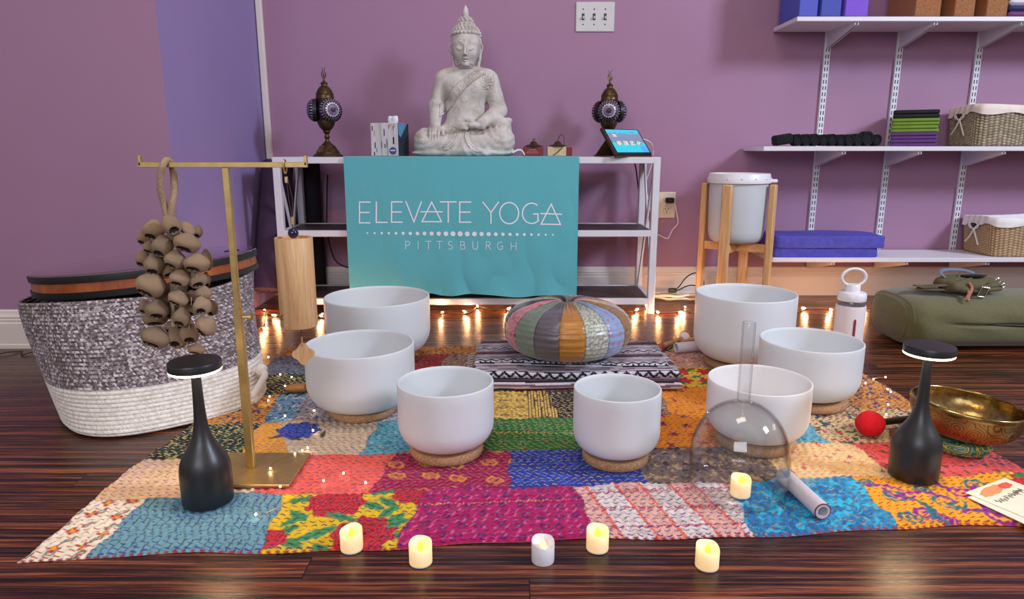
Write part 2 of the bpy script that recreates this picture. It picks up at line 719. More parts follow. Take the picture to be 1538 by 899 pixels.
PW = 0.027
for x in (RXL + PW / 2, RXR - PW / 2):
    for y in (RY0 + PW / 2, RY1 - PW / 2):
        MB().box(rel((x, y, RT / 2)), (PW, PW, RT), bev=0.002).build('post', WHITE_METAL, rack)
DARK_BOARD = wood_mat('dark_brown_board', rgb(58, 44, 44), rgb(84, 66, 66), 0, 6, 0.5)
for zt in (RT, 0.334, 0.064):
    b = MB()
    t = 0.024
    for y in (RY0 + 0.01, RY1 - 0.01):
        b.box(rel(((RXL + RXR) / 2, y, zt - t / 2)), (RXR - RXL - 2 * PW + 0.004, 0.02, t), bev=0.0015)
    for x in (RXL + PW / 2, RXR - PW / 2):
        b.box(rel((x, (RY0 + RY1) / 2, zt - t / 2)), (0.02, RY1 - RY0 - 2 * PW + 0.004, t), bev=0.0015)
    b.build('shelf_frame', WHITE_METAL, rack)
    MB().box(rel(((RXL + RXR) / 2, (RY0 + RY1) / 2, zt - 0.009)), (RXR - RXL - 2 * PW + 0.006, RY1 - RY0 - 0.038, 0.012), bev=0.001).build('shelf_board', DARK_BOARD, rack)
for sx, x in ((1, RXL + PW / 2), (-1, RXR - PW / 2)):
    for k, (ya, yb) in enumerate(((RY0 + PW, RY1 - PW), (RY1 - PW, RY0 + PW))):
        xx = x + (0.0045 if k else -0.0045)
        a, b_ = Vector(rel((xx, ya, 0.585))), Vector(rel((xx, yb, 0.066)))
        d = (b_ - a)
        M = Matrix.Translation((a + b_) / 2) @ d.to_track_quat('Z', 'X').to_matrix().to_4x4()
        bb = MB()
        bb.box((0, 0, 0), (0.018, 0.007, d.length), bev=0.001)
        # keep the flat of the bar parallel to the side of the rack
        ang = atan2(d.y, d.z)
        M = Matrix.Translation((a + b_) / 2) @ Matrix.Rotation(-ang, 4, 'X')
        bb = MB().box((0, 0, 0), (0.007, 0.018, d.length), bev=0.001, M=M)
        bb.build('cross_brace', WHITE_METAL, rack)

# ------------------------------------------------------------------ turquoise banner with lettering
CX0, CX1 = P(518, 300, 2.64)[0], P(869, 300, 2.64)[0]
CX0, CX1 = -0.636, 0.2535


def cloth_y(x, z):
    """front face of the hanging cloth"""
    u = (x - CX0) / (CX1 - CX0)
    d = np.clip((0.60 - z) / 0.52, 0, 1)
    w = 0.0035 * np.sin(u * 19 + 0.6) * d + 0.002 * np.sin(u * 41 + z * 9) * d
    low = np.clip((0.20 - z) / 0.13, 0, 1) ** 2
    w += 0.022 * low * np.exp(-((u - 0.47) / 0.055) ** 2) * 1.0 + 0.012 * low * np.exp(-((u - 0.72) / 0.09) ** 2) + 0.010 * low * np.sin(u * 13)
    w += 0.004 * np.sin((u - z * 1.5) * 12) * d * d
    return 2.641 - 0.006 * d - np.abs(w) * 0.9


def make_banner():
    nu, nv = 240, 190
    U = np.linspace(0, 1, nu)
    us = []
    X, S = np.meshgrid(CX0 + (CX1 - CX0) * U, np.linspace(0, 1, nv), indexing='ij')
    top = 0.27
    R = 0.01
    Y = np.zeros_like(X)
    Z = np.zeros_like(X)
    L1, L2 = 0.28, 0.535
    s = S * (L1 + L2)
    on = s < L1
    Y = np.where(on, 2.925 - s, 0)
    Z = np.where(on, 0.6155, 0)
    zz = 0.6155 - (s - L1)
    u = (X - CX0) / (CX1 - CX0)
    bottom_lift = 0.010 * np.exp(-((u - 0.51) / 0.06) ** 2) + 0.006 * np.exp(-((u - 0.36) / 0.03) ** 2) + 0.004 * np.sin(u * 23)
    k = np.clip((s - L1) / L2, 0, 1)
    zz = zz + bottom_lift * k ** 3
    Y = np.where(on, Y, cloth_y(X, zz) + 0.0)
    Z = np.where(on, Z, zz)
    # soft rounding over the front edge
    e = np.exp(-((s - L1) / 0.008) ** 2)
    Z -= 0.002 * e
    V = np.stack([X, Y, Z], -1).reshape(-1, 3)
    # second skin gives the cloth its thickness
    N = np.zeros_like(V)
    back = np.stack([X, np.where(on, Y, Y + 0.0022), np.where(on, Z - 0.0014, Z)], -1).reshape(-1, 3)
    F1 = grid_faces(nu, nv)
    F2 = F1[:, ::-1] + len(V)
    edge = []
    for i in range(nu - 1):
        for v in (0, nv - 1):
            a, b = i * nv + v, (i + 1) * nv + v
            edge.append((a, b, b + len(V), a + len(V)))
    for j in range(nv - 1):
        for v in (0, nu - 1):
            a, b = v * nv + j, v * nv + j + 1
            edge.append((a, b, b + len(V), a + len(V)))
    hem = (np.abs((X - CX0) - 0.012) < 0.0012) | (np.abs((CX1 - X) - 0.012) < 0.0012)
    m = NT('turquoise_cloth')
    vv = m.coords((1, 1, 1))
    m.set(color=m.ramp(m.noise(vv, 500, 2), [(0.3, rgb(84, 170, 180)), (0.7, rgb(98, 184, 192))]), rough=0.75, sheen=0.2)
    m.bump(m.noise(vv, 900, 2), 0.15, 0.0005)
    return np.concatenate([V, back]), np.concatenate([F1, F2, np.array(edge)]), m.m


_v, _f, _m = make_banner()
banner = mesh_obj('banner', _v, _f, _m, sharp=60)
tag(banner, 'turquoise cloth banner with white lettering draped over the white console shelf', 'banner')
PRINT = mat('white_print', rgb(236, 232, 240), 0.6, var=0.02)


def bc(cx, cy):
    """from measurements of the lettering to the cloth plane"""
    return P(500 + cx / 2.958, 220 + cy / 2.958, 2.633)


def strokes(name, lines, w, parent, closed_dots=()):
    b = MB()
    for ln in lines:
        pts = [bc(*p) for p in ln]
        q = [pts[0]]
        for a, c in zip(pts[:-1], pts[1:]):
            d = math.hypot(c[0] - a[0], c[1] - a[1])
            n = max(int(d / 0.006), 1)
            q += [(a[0] + (c[0] - a[0]) * t / n, a[1] + (c[1] - a[1]) * t / n) for t in range(1, n + 1)]
        V, Fc = [], []
        loop = math.hypot(q[0][0] - q[-1][0], q[0][1] - q[-1][1]) < 1e-6
        for i, p in enumerate(q):
            a = q[max(i - 1, 0)] if not (loop and i == 0) else q[-2]
            c = q[min(i + 1, len(q) - 1)] if not (loop and i == len(q) - 1) else q[1]
            tx, tz = c[0] - a[0], c[1] - a[1]
            L = math.hypot(tx, tz) or 1
            # widen at sharp bends so the ribbon keeps its width
            nx, nz = -tz / L * w / 2, tx / L * w / 2
            ex = (tx / L * w / 2 * (-1 if i == 0 else 1), tz / L * w / 2 * (-1 if i == 0 else 1)) if (i in (0, len(q) - 1) and not loop) else (0, 0)
            for s_ in (1, -1):
                x, z = p[0] + nx * s_ + ex[0], p[1] + nz * s_ + ex[1]
                V.append((x, float(cloth_y(x, z)) - 0.0011, z))
        for i in range(len(q) - 1):
            Fc.append((2 * i, 2 * i + 1, 2 * i + 3, 2 * i + 2))
        b.add(V, Fc)
    o = b.build(name, PRINT, parent, smooth=False)
    return o


def arc_pts(cx, cy, rx, ry, a0, a1, n=28):
    return [(cx + rx * cos(radians(a0 + (a1 - a0) * i / n)), cy - ry * sin(radians(a0 + (a1 - a0) * i / n))) for i in range(n + 1)]


def seg_E(x0, x1, t, b_):
    m_ = (t + b_) / 2
    return [[(x0, t), (x0, b_)], [(x0, t), (x1, t)], [(x0, m_), (x1 - 4, m_)], [(x0, b_), (x1, b_)]]


L_ = []
L_ += seg_E(117, 163, 247, 339)
L_ += [[(192, 247), (192, 337)], [(192, 337), (240, 337)]]
L_ += seg_E(260, 306, 246, 336)
L_ += [[(324, 246), (359, 335)], [(359, 335), (392, 246)]]
L_ += [[(438, 247), (395, 334)], [(438, 247), (482, 334)], [(395, 334), (482, 334)], [(391, 290), (485, 290)]]
L_ += [[(478, 246), (546, 246)], [(512, 246), (512, 335)]]
L_ += seg_E(563, 612, 247, 336)
L_ += [[(667, 248), (702, 293)], [(735, 248), (702, 293)], [(702, 293), (702, 340)]]
L_ += [arc_pts(783, 296, 42, 47, 0, 360, 44)]
L_ += [arc_pts(883, 297, 41, 45, 55, 318, 34), [(911, 300), (911, 330)], [(892, 300), (911, 300)]]
L_ += [[(970, 256), (925, 345)], [(970, 256), (1011, 346)], [(925, 345), (1011, 346)], [(924, 298), (1015, 301)]]
_n = [4, 2, 4, 2, 4, 2, 4, 3, 1, 3, 4]
_i = 0
for _k in _n:
    strokes('letter', L_[_i:_i + _k], 0.0050, banner)
    _i += _k
S_ = []
S_ += [[(323, 454), (323, 421)], [(323, 421), (333, 421)], arc_pts(332, 430, 9, 9, 90, -90, 10), [(333, 439), (323, 439)]]
S_ += [[(378, 421), (378, 455)]]
S_ += [[(411, 421), (436, 421)], [(424, 421), (424, 455)]]
S_ += [[(461, 421), (486, 421)], [(473, 421), (473, 455)]]
S_ += [arc_pts(522, 430, 9, 9, 45, 255, 12) + arc_pts(521, 447, 10, 9, 80, -130, 12)]
S_ += [[(567, 422), (567, 456)], [(567, 422), (576, 422)], arc_pts(576, 430, 8, 8, 90, -90, 10), [(567, 438), (578, 438)], arc_pts(577, 447, 10, 9, 90, -90, 10), [(577, 456), (567, 456)]]
S_ += [[(621, 422), (621, 444)], arc_pts(632, 445, 11, 12, 180, 360, 12), [(643, 444), (643, 422)]]
S_ += [[(681, 457), (681, 423)], [(681, 423), (690, 423)], arc_pts(690, 431, 9, 8, 90, -90, 10), [(690, 440), (681, 440)], [(689, 440), (700, 457)]]
S_ += [arc_pts(744, 441, 13, 17, 50, 320, 18), [(754, 442), (754, 452)], [(746, 442), (754, 442)]]
S_ += [[(791, 426), (791, 460)], [(814, 426), (814, 460)], [(791, 442), (814, 442)]]
_i = 0
for _k in [4, 1, 2, 2, 1, 6, 3, 5, 3, 3]:
    strokes('small_letter', S_[_i:_i + _k], 0.0023, banner)
    _i += _k
for i in range(27):
    db = MB()
    t = i / 26.0
    cx, cy = 153 + (977 - 153) * t, 384 + 8 * t
    k = 1 - abs(i - 13) / 13.0
    r = (4.2 + 7.6 * k) / 2.958 / 1030 * 2.62
    x, z = bc(cx, cy)
    V = [(x, float(cloth_y(x, z)) - 0.0012, z)]
    for j in range(14):
        a = 2 * pi * j / 14
        xx, zz = x + r * cos(a), z + r * sin(a)
        V.append((xx, float(cloth_y(xx, zz)) - 0.0012, zz))
    db.add(V, [(0, 1 + j, 1 + (j + 1) % 14) for j in range(14)])
    db.build('dot', PRINT, banner, smooth=False)


# ------------------------------------------------------------------ wall shelves
SH = []
STX = [P(1236, 150, WY - 0.01)[0], P(1343, 150, WY - 0.01)[0], P(1461, 150, WY - 0.01)[0], 2.62]
SLOT = mat('dark_slot', rgb(40, 34, 40), 0.7)


def standard():
    b = MB()
    z0, z1 = 0.155, 1.75
    b.box((0, -0.006, (z0 + z1) / 2), (0.027, 0.012, z1 - z0), bev=0.002)
    o = b.build('shelf_standard', WHITE_METAL)
    s = MB()
    z = z0 + 0.03
    while z < z1 - 0.02:
        for x in (-0.0055, 0.0055):
            s.box((x, -0.0122, z), (0.0034, 0.0012, 0.0155))
        z += 0.0254
    s.build('slots', SLOT, o, smooth=False)
    return o


st0 = standard()
for i, (x, lb) in enumerate(zip(STX[:3], ['slotted white shelf standard nearest the lidded bucket', 'slotted white shelf standard, middle one on the mauve wall',
                                          'slotted white shelf standard furthest right, behind the wicker baskets'])):
    o = st0 if i == 0 else copy_tree(st0)
    o.location = (x, WY, 0)
    tag(o, lb, 'shelf standard', 'slotted shelf standards')


def bracket():
    b = MB()
    D = 0.235
    for s_ in (-1, 1):
        b.prism([(0, 0), (-D, 0), (-D, -0.012), (-0.02, -0.062), (0, -0.062)], -0.0012, 0.0012,
                M=Matrix.Translation((s_ * 0.006, 0, 0)) @ Matrix(((0, 0, 1, 0), (1, 0, 0, 0), (0, 1, 0, 0), (0, 0, 0, 1))))
    b.box((0, -D / 2, -0.001), (0.0145, D, 0.002))
    # folded lower edge
    a, c = Vector((0, -0.02, -0.062)), Vector((0, -D, -0.012))
    d = c - a
    return b


brk_mesh = None
levels = [(1.122, 1.136, 'top white wall shelf holding foam and cork yoga blocks'), (0.637, 0.652, 'middle white wall shelf holding straps, folded cloths and the grey wicker basket'),
          (0.190, 0.205, 'lowest white wall shelf holding blue mats and the tan wicker basket')]
lefts = [P(1160, 47, WY)[0], P(1147, 221, 2.79)[0], P(1160, 392, 2.79)[0]]
SF = 2.79
for (zb, zt, lb), xl in zip(levels, lefts):
    x1 = 2.75
    b = MB().box((0, 0, 0), (x1 - xl, WY - 0.013 - SF, zt - zb + 0.003), bev=0.0015)
    sh = b.build('wall_shelf', WHITE_BOARD, loc=((xl + x1) / 2, (SF + WY - 0.013) / 2, (zb + zt) / 2))
    tag(sh, lb, 'shelf', 'white wall shelves')
    for x in STX:
        if brk_mesh is None:
            br = bracket().build('bracket', WHITE_METAL, sh, smooth=False)
            brk_mesh = br.data
        else:
            br = link_mesh('bracket', brk_mesh, sh)
        br.location = (x - sh.location.x, WY - 0.012 - sh.location.y, zb - 0.0015 - sh.location.z)
ZT, ZM, ZL = 1.1375, 0.6535, 0.2065

# ------------------------------------------------------------------ switch plate and outlet
PLATE = mat('pale_wall_plate', rgb(205, 203, 200), 0.35, var=0.02)
IVORY = mat('ivory_plate', rgb(226, 208, 186), 0.4, var=0.02)
DARK = mat('dark_plastic', rgb(20, 20, 22), 0.35)
BROWNGAP = mat('shadowed_slot', rgb(70, 48, 48), 0.6)
x0, z1 = P(865, 3, WY)
x1, z0 = P(922, 48, WY)
sw = MB().box((0, -0.003, 0), (x1 - x0, 0.006, z1 - z0), bev=0.0025).build('switch_plate', PLATE, loc=((x0 + x1) / 2, WY, (z0 + z1) / 2))
tag(sw, 'pale triple light switch plate high on the mauve wall', 'light switch')
for i in (-1, 0, 1):
    MB().box((i * 0.046 - 0.004, -0.0063, 0), (0.011, 0.0012, 0.026)).build('toggle_slot', BROWNGAP, sw, smooth=False)
    MB().box((i * 0.046 - 0.004, -0.012, -0.004), (0.0065, 0.014, 0.011), bev=0.002, M=Matrix.Rotation(0.0, 4, 'X')).build('toggle', PLATE, sw)
    for zz in (-0.03, 0.03):
        MB().box((i * 0.046 - 0.004, -0.0065, zz), (0.005, 0.0015, 0.005), bev=0.001).build('screw', SLOT, sw)
x0, z1 = P(989, 288, WY)
x1, z0 = P(1013, 327, WY)
ou = MB().box((0, -0.003, 0), (x1 - x0, 0.006, z1 - z0), bev=0.0025).build('power_outlet', IVORY, loc=((x0 + x1) / 2, WY, (z0 + z1) / 2))
tag(ou, 'ivory double power outlet beside the console shelf, a black charger in it', 'outlet')
for zz in (0.021, -0.021):
    b = MB()
    b.lathe([(0.0165, 0), (0.0165, 0.002), (0.0155, 0.003)], 24, M=Matrix.Translation((0, -0.006, zz)) @ Matrix.Rotation(pi / 2, 4, 'X'))
    rc = b.build('receptacle', IVORY, ou)
    b = MB()
    for xx in (-0.006, 0.006):
        b.box((xx, -0.0093, zz + 0.003), (0.0022, 0.001, 0.0075))
    b.box((0, -0.0093, zz - 0.008), (0.0045, 0.001, 0.0045))
    b.build('socket_slots', SLOT, rc, smooth=False)
ch = MB().box((0, -0.014, 0), (0.036, 0.028, 0.023), bev=0.004).build('phone_charger', DARK, loc=((x0 + x1) / 2 + 0.008, WY - 0.0095, (z0 + z1) / 2 + 0.022))
tag(ch, 'small black charger plugged into the ivory outlet', 'charger')
CABLE = mat('white_cable', rgb(232, 228, 232), 0.45)
cx, cz = (x0 + x1) / 2, (z0 + z1) / 2
b = MB()
ptsc = [(cx + 0.026, WY - 0.03, cz + 0.02)]
for (px, py) in [(1013, 302), (1016, 318), (1018, 335), (1010, 345), (1004, 357), (998, 357), (990, 353), (985, 352)]:
    X_, Z_ = P(px, py, WY - 0.02)
    ptsc.append((X_, WY - 0.02, Z_))
for (px, py, Y) in [(981, 350, 2.985), (975, 335, 2.985), (972, 322, 2.985), (976, 313, 2.985), (972, 292, 2.985), (970, 275, 2.985), (975, 258, 2.98), (979, 245, 2.97), (981, 225, 2.93), (976, 213, 2.86), (962, 208, 2.80)]:
    X_, Z_ = P(px, py, Y)
    ptsc.append((X_, Y, Z_))
b.tube(ptsc, 0.0024, 8, smooth=5)
tag(b.build('charging_cable', CABLE), 'thin white charging cable looping from the outlet up to the tablet', 'cable')
# white extension cord bundle and black plug on the floor by the baseboard
b = MB()
for k in range(4):
    pts = []
    for i in range(13):
        t = i / 12
        x = 0.60 + 0.30 * t
        pts.append((x, 2.955 - 0.022 * k + 0.02 * sin(t * pi * 2 + k), 0.008 + 0.016 * (k % 2) + 0.006 * abs(sin(t * 9 + k * 2))))
    b.tube(pts, 0.0055, 8, smooth=4)
b.tube([(0.60, 2.955, 0.01), (0.585, 2.93, 0.012), (0.60, 2.90, 0.012)], 0.0055, 8, smooth=5)
tag(b.build('extension_cord', mat('cream_cord', rgb(232, 218, 200), 0.5)), 'bundled cream extension cord lying along the baseboard beside the console shelf', 'cord')
b = MB()
pb = [(1012, 437), (1020, 435), (1030, 430), (1040, 428), (1050, 431)]
pa = [(1012, 437), (1020, 430), (1030, 417), (1042, 410), (1052, 412), (1057, 422), (1056, 436)]
for q in (pb, pa):
    b.tube([(P(px, py, 2.92)[0], 2.92, max(P(px, py, 2.92)[1], 0.035)) for px, py in q], 0.0026, 7, smooth=6)
X_, Z_ = P(1010, 438, 2.92)
b.box((X_, 2.92, 0.045), (0.035, 0.02, 0.018), bev=0.004)
tag(b.build('black_power_cord', DARK), 'black power cord and plug arching above the cream extension cord', 'cord')
b = MB()
b.tube([(P(px, py, 2.965)[0], 2.965, P(px, py, 2.965)[1]) for px, py in [(951, 238), (955, 252), (958, 275), (962, 300)]] , 0.003, 7, smooth=5)
tag(b.build('lamp_cord', DARK), 'black lamp cord hanging behind the right end of the console shelf', 'cord')
b = MB()
b.tube([(P(px, py, 3.0)[0], 3.0, P(px, py, 3.0)[1]) for px, py in [(492, 262), (491, 300), (492, 350), (503, 390), (524, 402)]], 0.003, 7, smooth=5)
tag(b.build('hanging_cord', DARK), 'black cord drooping behind the left end of the console shelf', 'cord')

# ------------------------------------------------------------------ patchwork quilt rug
RC = np.array([[-0.785, 0.975], [1.045, 1.088], [-0.742, 2.165], [1.012, 2.225]])
ROWS = [0.0, .158, .301, .46, .624, .774, .92, 1.0]


def sm(d, w=0.0015):
    return np.clip(0.5 - d / (2 * w), 0, 1)


def over(C, m, c):
    m = np.clip(m, 0, 1)[..., None]
    return C * (1 - m) + np.array(c) * m


def flower(x, y, cx, cy, r, petals=5, depth=0.25, ph=0.0):
    dx, dy = x - cx, y - cy
    a = np.arctan2(dy, dx)
    return np.hypot(dx, dy) - r * (1 - depth + depth * np.cos(a * petals + ph))


def leaf(x, y, cx, cy, ang, L, w):
    dx, dy = x - cx, y - cy
    u, v = dx * cos(ang) + dy * sin(ang), -dx * sin(ang) + dy * cos(ang)
    return (np.abs(v) - w * np.clip(1 - (u / L) ** 2, 0, 1)) + np.where(np.abs(u) > L, 1, 0)


def ring(x, y, cx, cy, r, w, a0=None, a1=None):
    d = np.abs(np.hypot(x - cx, y - cy) - r) - w
    if a0 is not None:
        a = (np.degrees(np.arctan2(y - cy, x - cx)) - a0) % 360
        d = np.where(a < (a1 - a0), d, 1)
    return d


def spiral(x, y, cx, cy, r, turns, w, ph=0.0, sgn=1):
    dx, dy = x - cx, y - cy
    q = np.hypot(dx, dy)
    a = sgn * np.arctan2(dy, dx) + ph
    k = r / turns
    f = (q / k - a / (2 * pi)) % 1.0
    d = np.abs(f - 0.5) * k - w
    return np.where(q < r, d, 1)


def scatter(x, y, cell, seed, fn, jit=0.3, prob=1.0):
    """repeat a motif on a jittered lattice; fn(dx, dy, rnd) -> distance"""
    i, j = np.floor(x / cell), np.floor(y / cell)
    jx, jy = hsh(i + seed, j), hsh(i, j + seed + 5)
    r = hsh(i * 3 + seed, j * 7)
    dx = x - (i + 0.5 + (jx - .5) * jit) * cell
    dy = y - (j + 0.5 + (jy - .5) * jit) * cell
    d = fn(dx, dy, r)
    return np.where(r <= prob, d, 1)


def speck(x, y, base, cols, cell=0.008, seed=1.0, amt=0.5):
    C = np.zeros(x.shape + (3,)) + np.array(base)
    n = vnoise(x, y, 1 / cell, seed)
    for k, c in enumerate(cols):
        n = vnoise(x + 3 * k, y, 1 / cell, seed + 13 * k)
        C = over(C, (n > 1 - amt * 0.6 / (1 + 0.3 * k)) * 1.0, c)
    return C


def S(*a):
    return rgb(*a)


def mottle(C, x, y, a=0.18, s=60, seed=3):
    return C * (1 - a / 2 + a * vnoise(x, y, s, seed))[..., None]


def p_whitefloral(x, y):
    C = np.zeros(x.shape + (3,)) + S(232, 220, 200)
    def lf(dx, dy, r):
        return leaf(dx, dy, 0, 0, 0.9, 0.014, 0.006)
    C = over(C, sm(scatter(x, y, 0.042, 2, lf)), S(36, 66, 48))
    C = over(C, sm(scatter(x, y, 0.042, 2, lambda a, b, r: leaf(a, b, 0, 0, 0.9, 0.009, 0.003))), S(220, 210, 190))
    C = over(C, sm(scatter(x + 0.02, y + 0.021, 0.05, 9, lambda a, b, r: flower(a, b, 0, 0, 0.012, 4, .3))), S(160, 30, 36))
    C = over(C, sm(scatter(x + 0.02, y + 0.021, 0.05, 9, lambda a, b, r: np.hypot(a, b) - 0.005)), S(236, 150, 40))
    return C


def p_teal(x, y):
    C = mottle(np.zeros(x.shape + (3,)) + S(104, 152, 166), x, y)
    w = np.abs(((x + 0.004 * np.sin(y * 90) + y * 0.25) / 0.0135) % 1 - 0.5)
    return over(C, (w < 0.07) * 0.85, S(34, 44, 78))


def p_yellow(x, y):
    C = mottle(np.zeros(x.shape + (3,)) + S(224, 184, 26), x, y)
    for (cx, cy, r) in [(-0.322, 1.150, 0.056), (-0.250, 1.046, 0.058), (-0.405, 1.03, 0.032), (-0.187, 1.183, 0.04)]:
        for (lx, ly, an, L) in [(cx - r * 1.2, cy + .01, .5, .03), (cx + r * 1.25, cy - .012, -.5, .028), (cx + r * .8, cy + r * .9, .9, .022), (cx - r, cy - r * .8, -.7, .026)]:
            C = over(C, sm(leaf(x, y, lx, ly, an, L, .011)), S(66, 140, 84))
            C = over(C, sm(leaf(x, y, lx, ly, an, L * .8, .0015)), S(30, 84, 50))
        f = flower(x, y, cx, cy, r, 9, .07, cx * 40) + .006 * (vnoise(x, y, 70, 3) - .5)
        C = over(C, sm(f), S(206, 38, 50))
        dr = np.abs((np.hypot(x - cx, y - cy) / 0.009 + 0.5 * np.sin(np.arctan2(y - cy, x - cx) * 6)) % 1 - .5) < .14
        C = over(C, sm(f) * dr, S(120, 12, 34))
    for (lx, ly, an, L) in [(-.38, 1.09, .8, .03), (-.30, 1.10, -.4, .035), (-.335, 1.04, .5, .04), (-.22, 1.12, 1.0, .03), (-.2, 1.08, .5, .025), (-.255, 1.19, .3, .025)]:
        C = over(C, sm(leaf(x, y, lx, ly, an, L, .010)), S(66, 146, 92))
        C = over(C, sm(leaf(x, y, lx, ly, an, L * .85, .0014)), S(28, 80, 48))
    return C


def p_magenta(x, y):
    C = mottle(np.zeros(x.shape + (3,)) + S(176, 14, 92), x, y, .25)
    C = over(C, sm(scatter(x, y, 0.018, 4, lambda a, b, r: leaf(a, b, 0, 0, 1.0, .008, .0016), .6, .9)) * .8, S(232, 110, 170))
    C = over(C, sm(scatter(x, y, 0.034, 8, lambda a, b, r: np.abs(np.hypot(a, b) - .006) - .0018, .4)), S(80, 24, 90))
    C = over(C, (np.abs(y - 1.155 - x * .06) < .0015) * (np.sin(x * 900) > 0), S(232, 150, 90))
    return C


def p_whitestripe(x, y):
    C = mottle(np.zeros(x.shape + (3,)) + S(222, 208, 204), x, y)
    b = np.abs(((x + (y - 1.1) * .25 - .2) / 0.105) % 1 - .5)
    C = over(C, (b < .2) * .75, S(232, 160, 140))
    C = over(C, ((b > .19) & (b < .25)) * .9, S(232, 92, 60))
    C = over(C, (vnoise(x, y, 160, 4) > .7) * .5, S(176, 140, 120))
    C = over(C, (((y - 1.05 - x * .06) / .062) % 1 < .16) * (vnoise(x, y, 330, 9) > .45) * .8, S(178, 40, 70))
    return C


def p_cyan(x, y):
    C = np.zeros(x.shape + (3,)) + S(22, 140, 192)
    x = x + .008 * np.sin(y * 160) + .006 * np.sin(x * 90)
    C = over(C, (vnoise(x + y * .4, y * .5, 70, 2) > .5) * .75, S(16, 96, 160))
    C = over(C, (vnoise(x - y * .3, y, 90, 5) > .66) * .85, S(40, 186, 220))
    return over(C, (vnoise(x, y, 150, 15) > .8) * .6, S(150, 170, 150))


def p_scroll(x, y):
    C = mottle(np.zeros(x.shape + (3,)) + S(240, 160, 14), x, y, .12)
    T, U = S(16, 112, 124), S(140, 30, 150)
    for i, (cx, cy, r, k) in enumerate([(.735, 1.11, .026, 0), (.80, 1.155, .032, 1), (.865, 1.10, .03, 0), (.93, 1.16, .028, 1), (.715, 1.18, .024, 1), (.80, 1.235, .02, 0), (.985, 1.12, .028, 0),
                                        (.90, 1.22, .026, 1), (.99, 1.21, .026, 0), (.69, 1.225, .016, 1), (.76, 1.09, .018, 0), (.70, 1.10, .022, 1), (.85, 1.19, .024, 0), (.96, 1.21, .022, 1), (.78, 1.20, .018, 1), (.90, 1.09, .018, 1)]):
        C = over(C, sm(spiral(x, y, cx, cy, r, 1.7, .0040, i * 1.3, 1 if i % 2 else -1)), U if k == 0 else T)
    for i, (cx, cy, r, a0, a1, k) in enumerate([(.76, 1.13, .06, 20, 130, 0), (.84, 1.17, .05, 200, 330, 1), (.90, 1.12, .05, 60, 190, 0), (.95, 1.10, .05, 100, 260, 1), (.71, 1.13, .045, 300, 430, 1),
                                                (.83, 1.09, .035, 10, 140, 0), (.98, 1.17, .04, 180, 300, 0), (.74, 1.20, .03, 160, 300, 0), (.86, 1.24, .04, 200, 330, 0), (.79, 1.11, .045, 150, 260, 1), (.88, 1.16, .06, 330, 420, 0), (.70, 1.17, .05, 30, 110, 0), (.93, 1.14, .07, 20, 90, 1)]):
        C = over(C, sm(ring(x, y, cx, cy, r, .0042, a0, a1)), U if k == 0 else T)
    return C


def p_peach(x, y):
    C = mottle(np.zeros(x.shape + (3,)) + S(226, 190, 158), x, y)
    return over(C, (vnoise(x, y, 30, 8) > .6) * .4, S(234, 196, 130))


def p_coral(x, y):
    return mottle(np.zeros(x.shape + (3,)) + S(232, 96, 84), x, y, .3)


def p_plum(x, y):
    C = mottle(np.zeros(x.shape + (3,)) + S(150, 8, 74), x, y, .25)
    d = scatter(x + .01, y, .064, 3, lambda a, b, r: np.hypot(a * .8, b) - .014 + .002 * np.sin(np.arctan2(b, a) * 2), .4)
    C = over(C, sm(np.abs(d + .002) - .002), S(222, 150, 60))
    return over(C, sm(d + .005) * (vnoise(x, y, 300, 3) > .4), S(196, 116, 56))


def p_blue(x, y):
    C = mottle(np.zeros(x.shape + (3,)) + S(34, 54, 150), x, y, .35, 50)
    return over(C, (vnoise(x, y, 70, 6) > .68) * .5, S(46, 88, 186))


def p_greybrown(x, y):
    return speck(x, y, S(112, 92, 84), [S(168, 138, 98), S(62, 52, 66), S(128, 104, 90)], .009, 3, .55)


def p_cream(x, y):
    C = mottle(np.zeros(x.shape + (3,)) + S(226, 190, 138), x, y, .16)
    for k, c in enumerate((S(30, 70, 70), S(206, 90, 110), S(214, 160, 30), S(180, 60, 90))):
        C = over(C, sm(scatter(x + .013 * k, y + .017 * k, .052, 5 + k, lambda a, b, r: flower(a, b, 0, 0, .007, 4, .4), .8, .75)), c)
    return C


def p_pinkleaf(x, y):
    C = mottle(np.zeros(x.shape + (3,)) + S(226, 84, 84), x, y, .2)
    C = over(C, sm(scatter(x, y, .03, 7, lambda a, b, r: leaf(a, b, 0, 0, 2.2, .015, .003), .6)), S(40, 66, 60))
    return C


def p_dkgreen(x, y):
    return speck(x, y, S(28, 40, 38), [S(40, 82, 56), S(150, 140, 70), S(20, 22, 34)], .008, 9, .45)


def p_cornflower(x, y):
    C = mottle(np.zeros(x.shape + (3,)) + S(208, 188, 166), x, y)
    C = over(C, sm((x + .53 + (y - 1.48) * .45)), S(226, 156, 54))
    d = flower(x, y, -.492, 1.482, .053, 8, .1)
    C = over(C, sm(d), S(34, 74, 178))
    dr = np.abs((np.hypot(x + .492, y - 1.484) / .009) % 1 - .5) < .16
    C = over(C, sm(d) * dr, S(14, 36, 120))
    for (a, b, c) in [(-.53, 1.445, .2), (-.43, 1.46, 1.6), (-.48, 1.435, 2.6)]:
        C = over(C, sm(leaf(x, y, a, b, c, .02, .006)), S(60, 74, 40))
    return C


def p_lblue(x, y):
    return speck(x, y, S(96, 168, 190), [S(60, 132, 160), S(150, 190, 200)], .01, 2, .4)


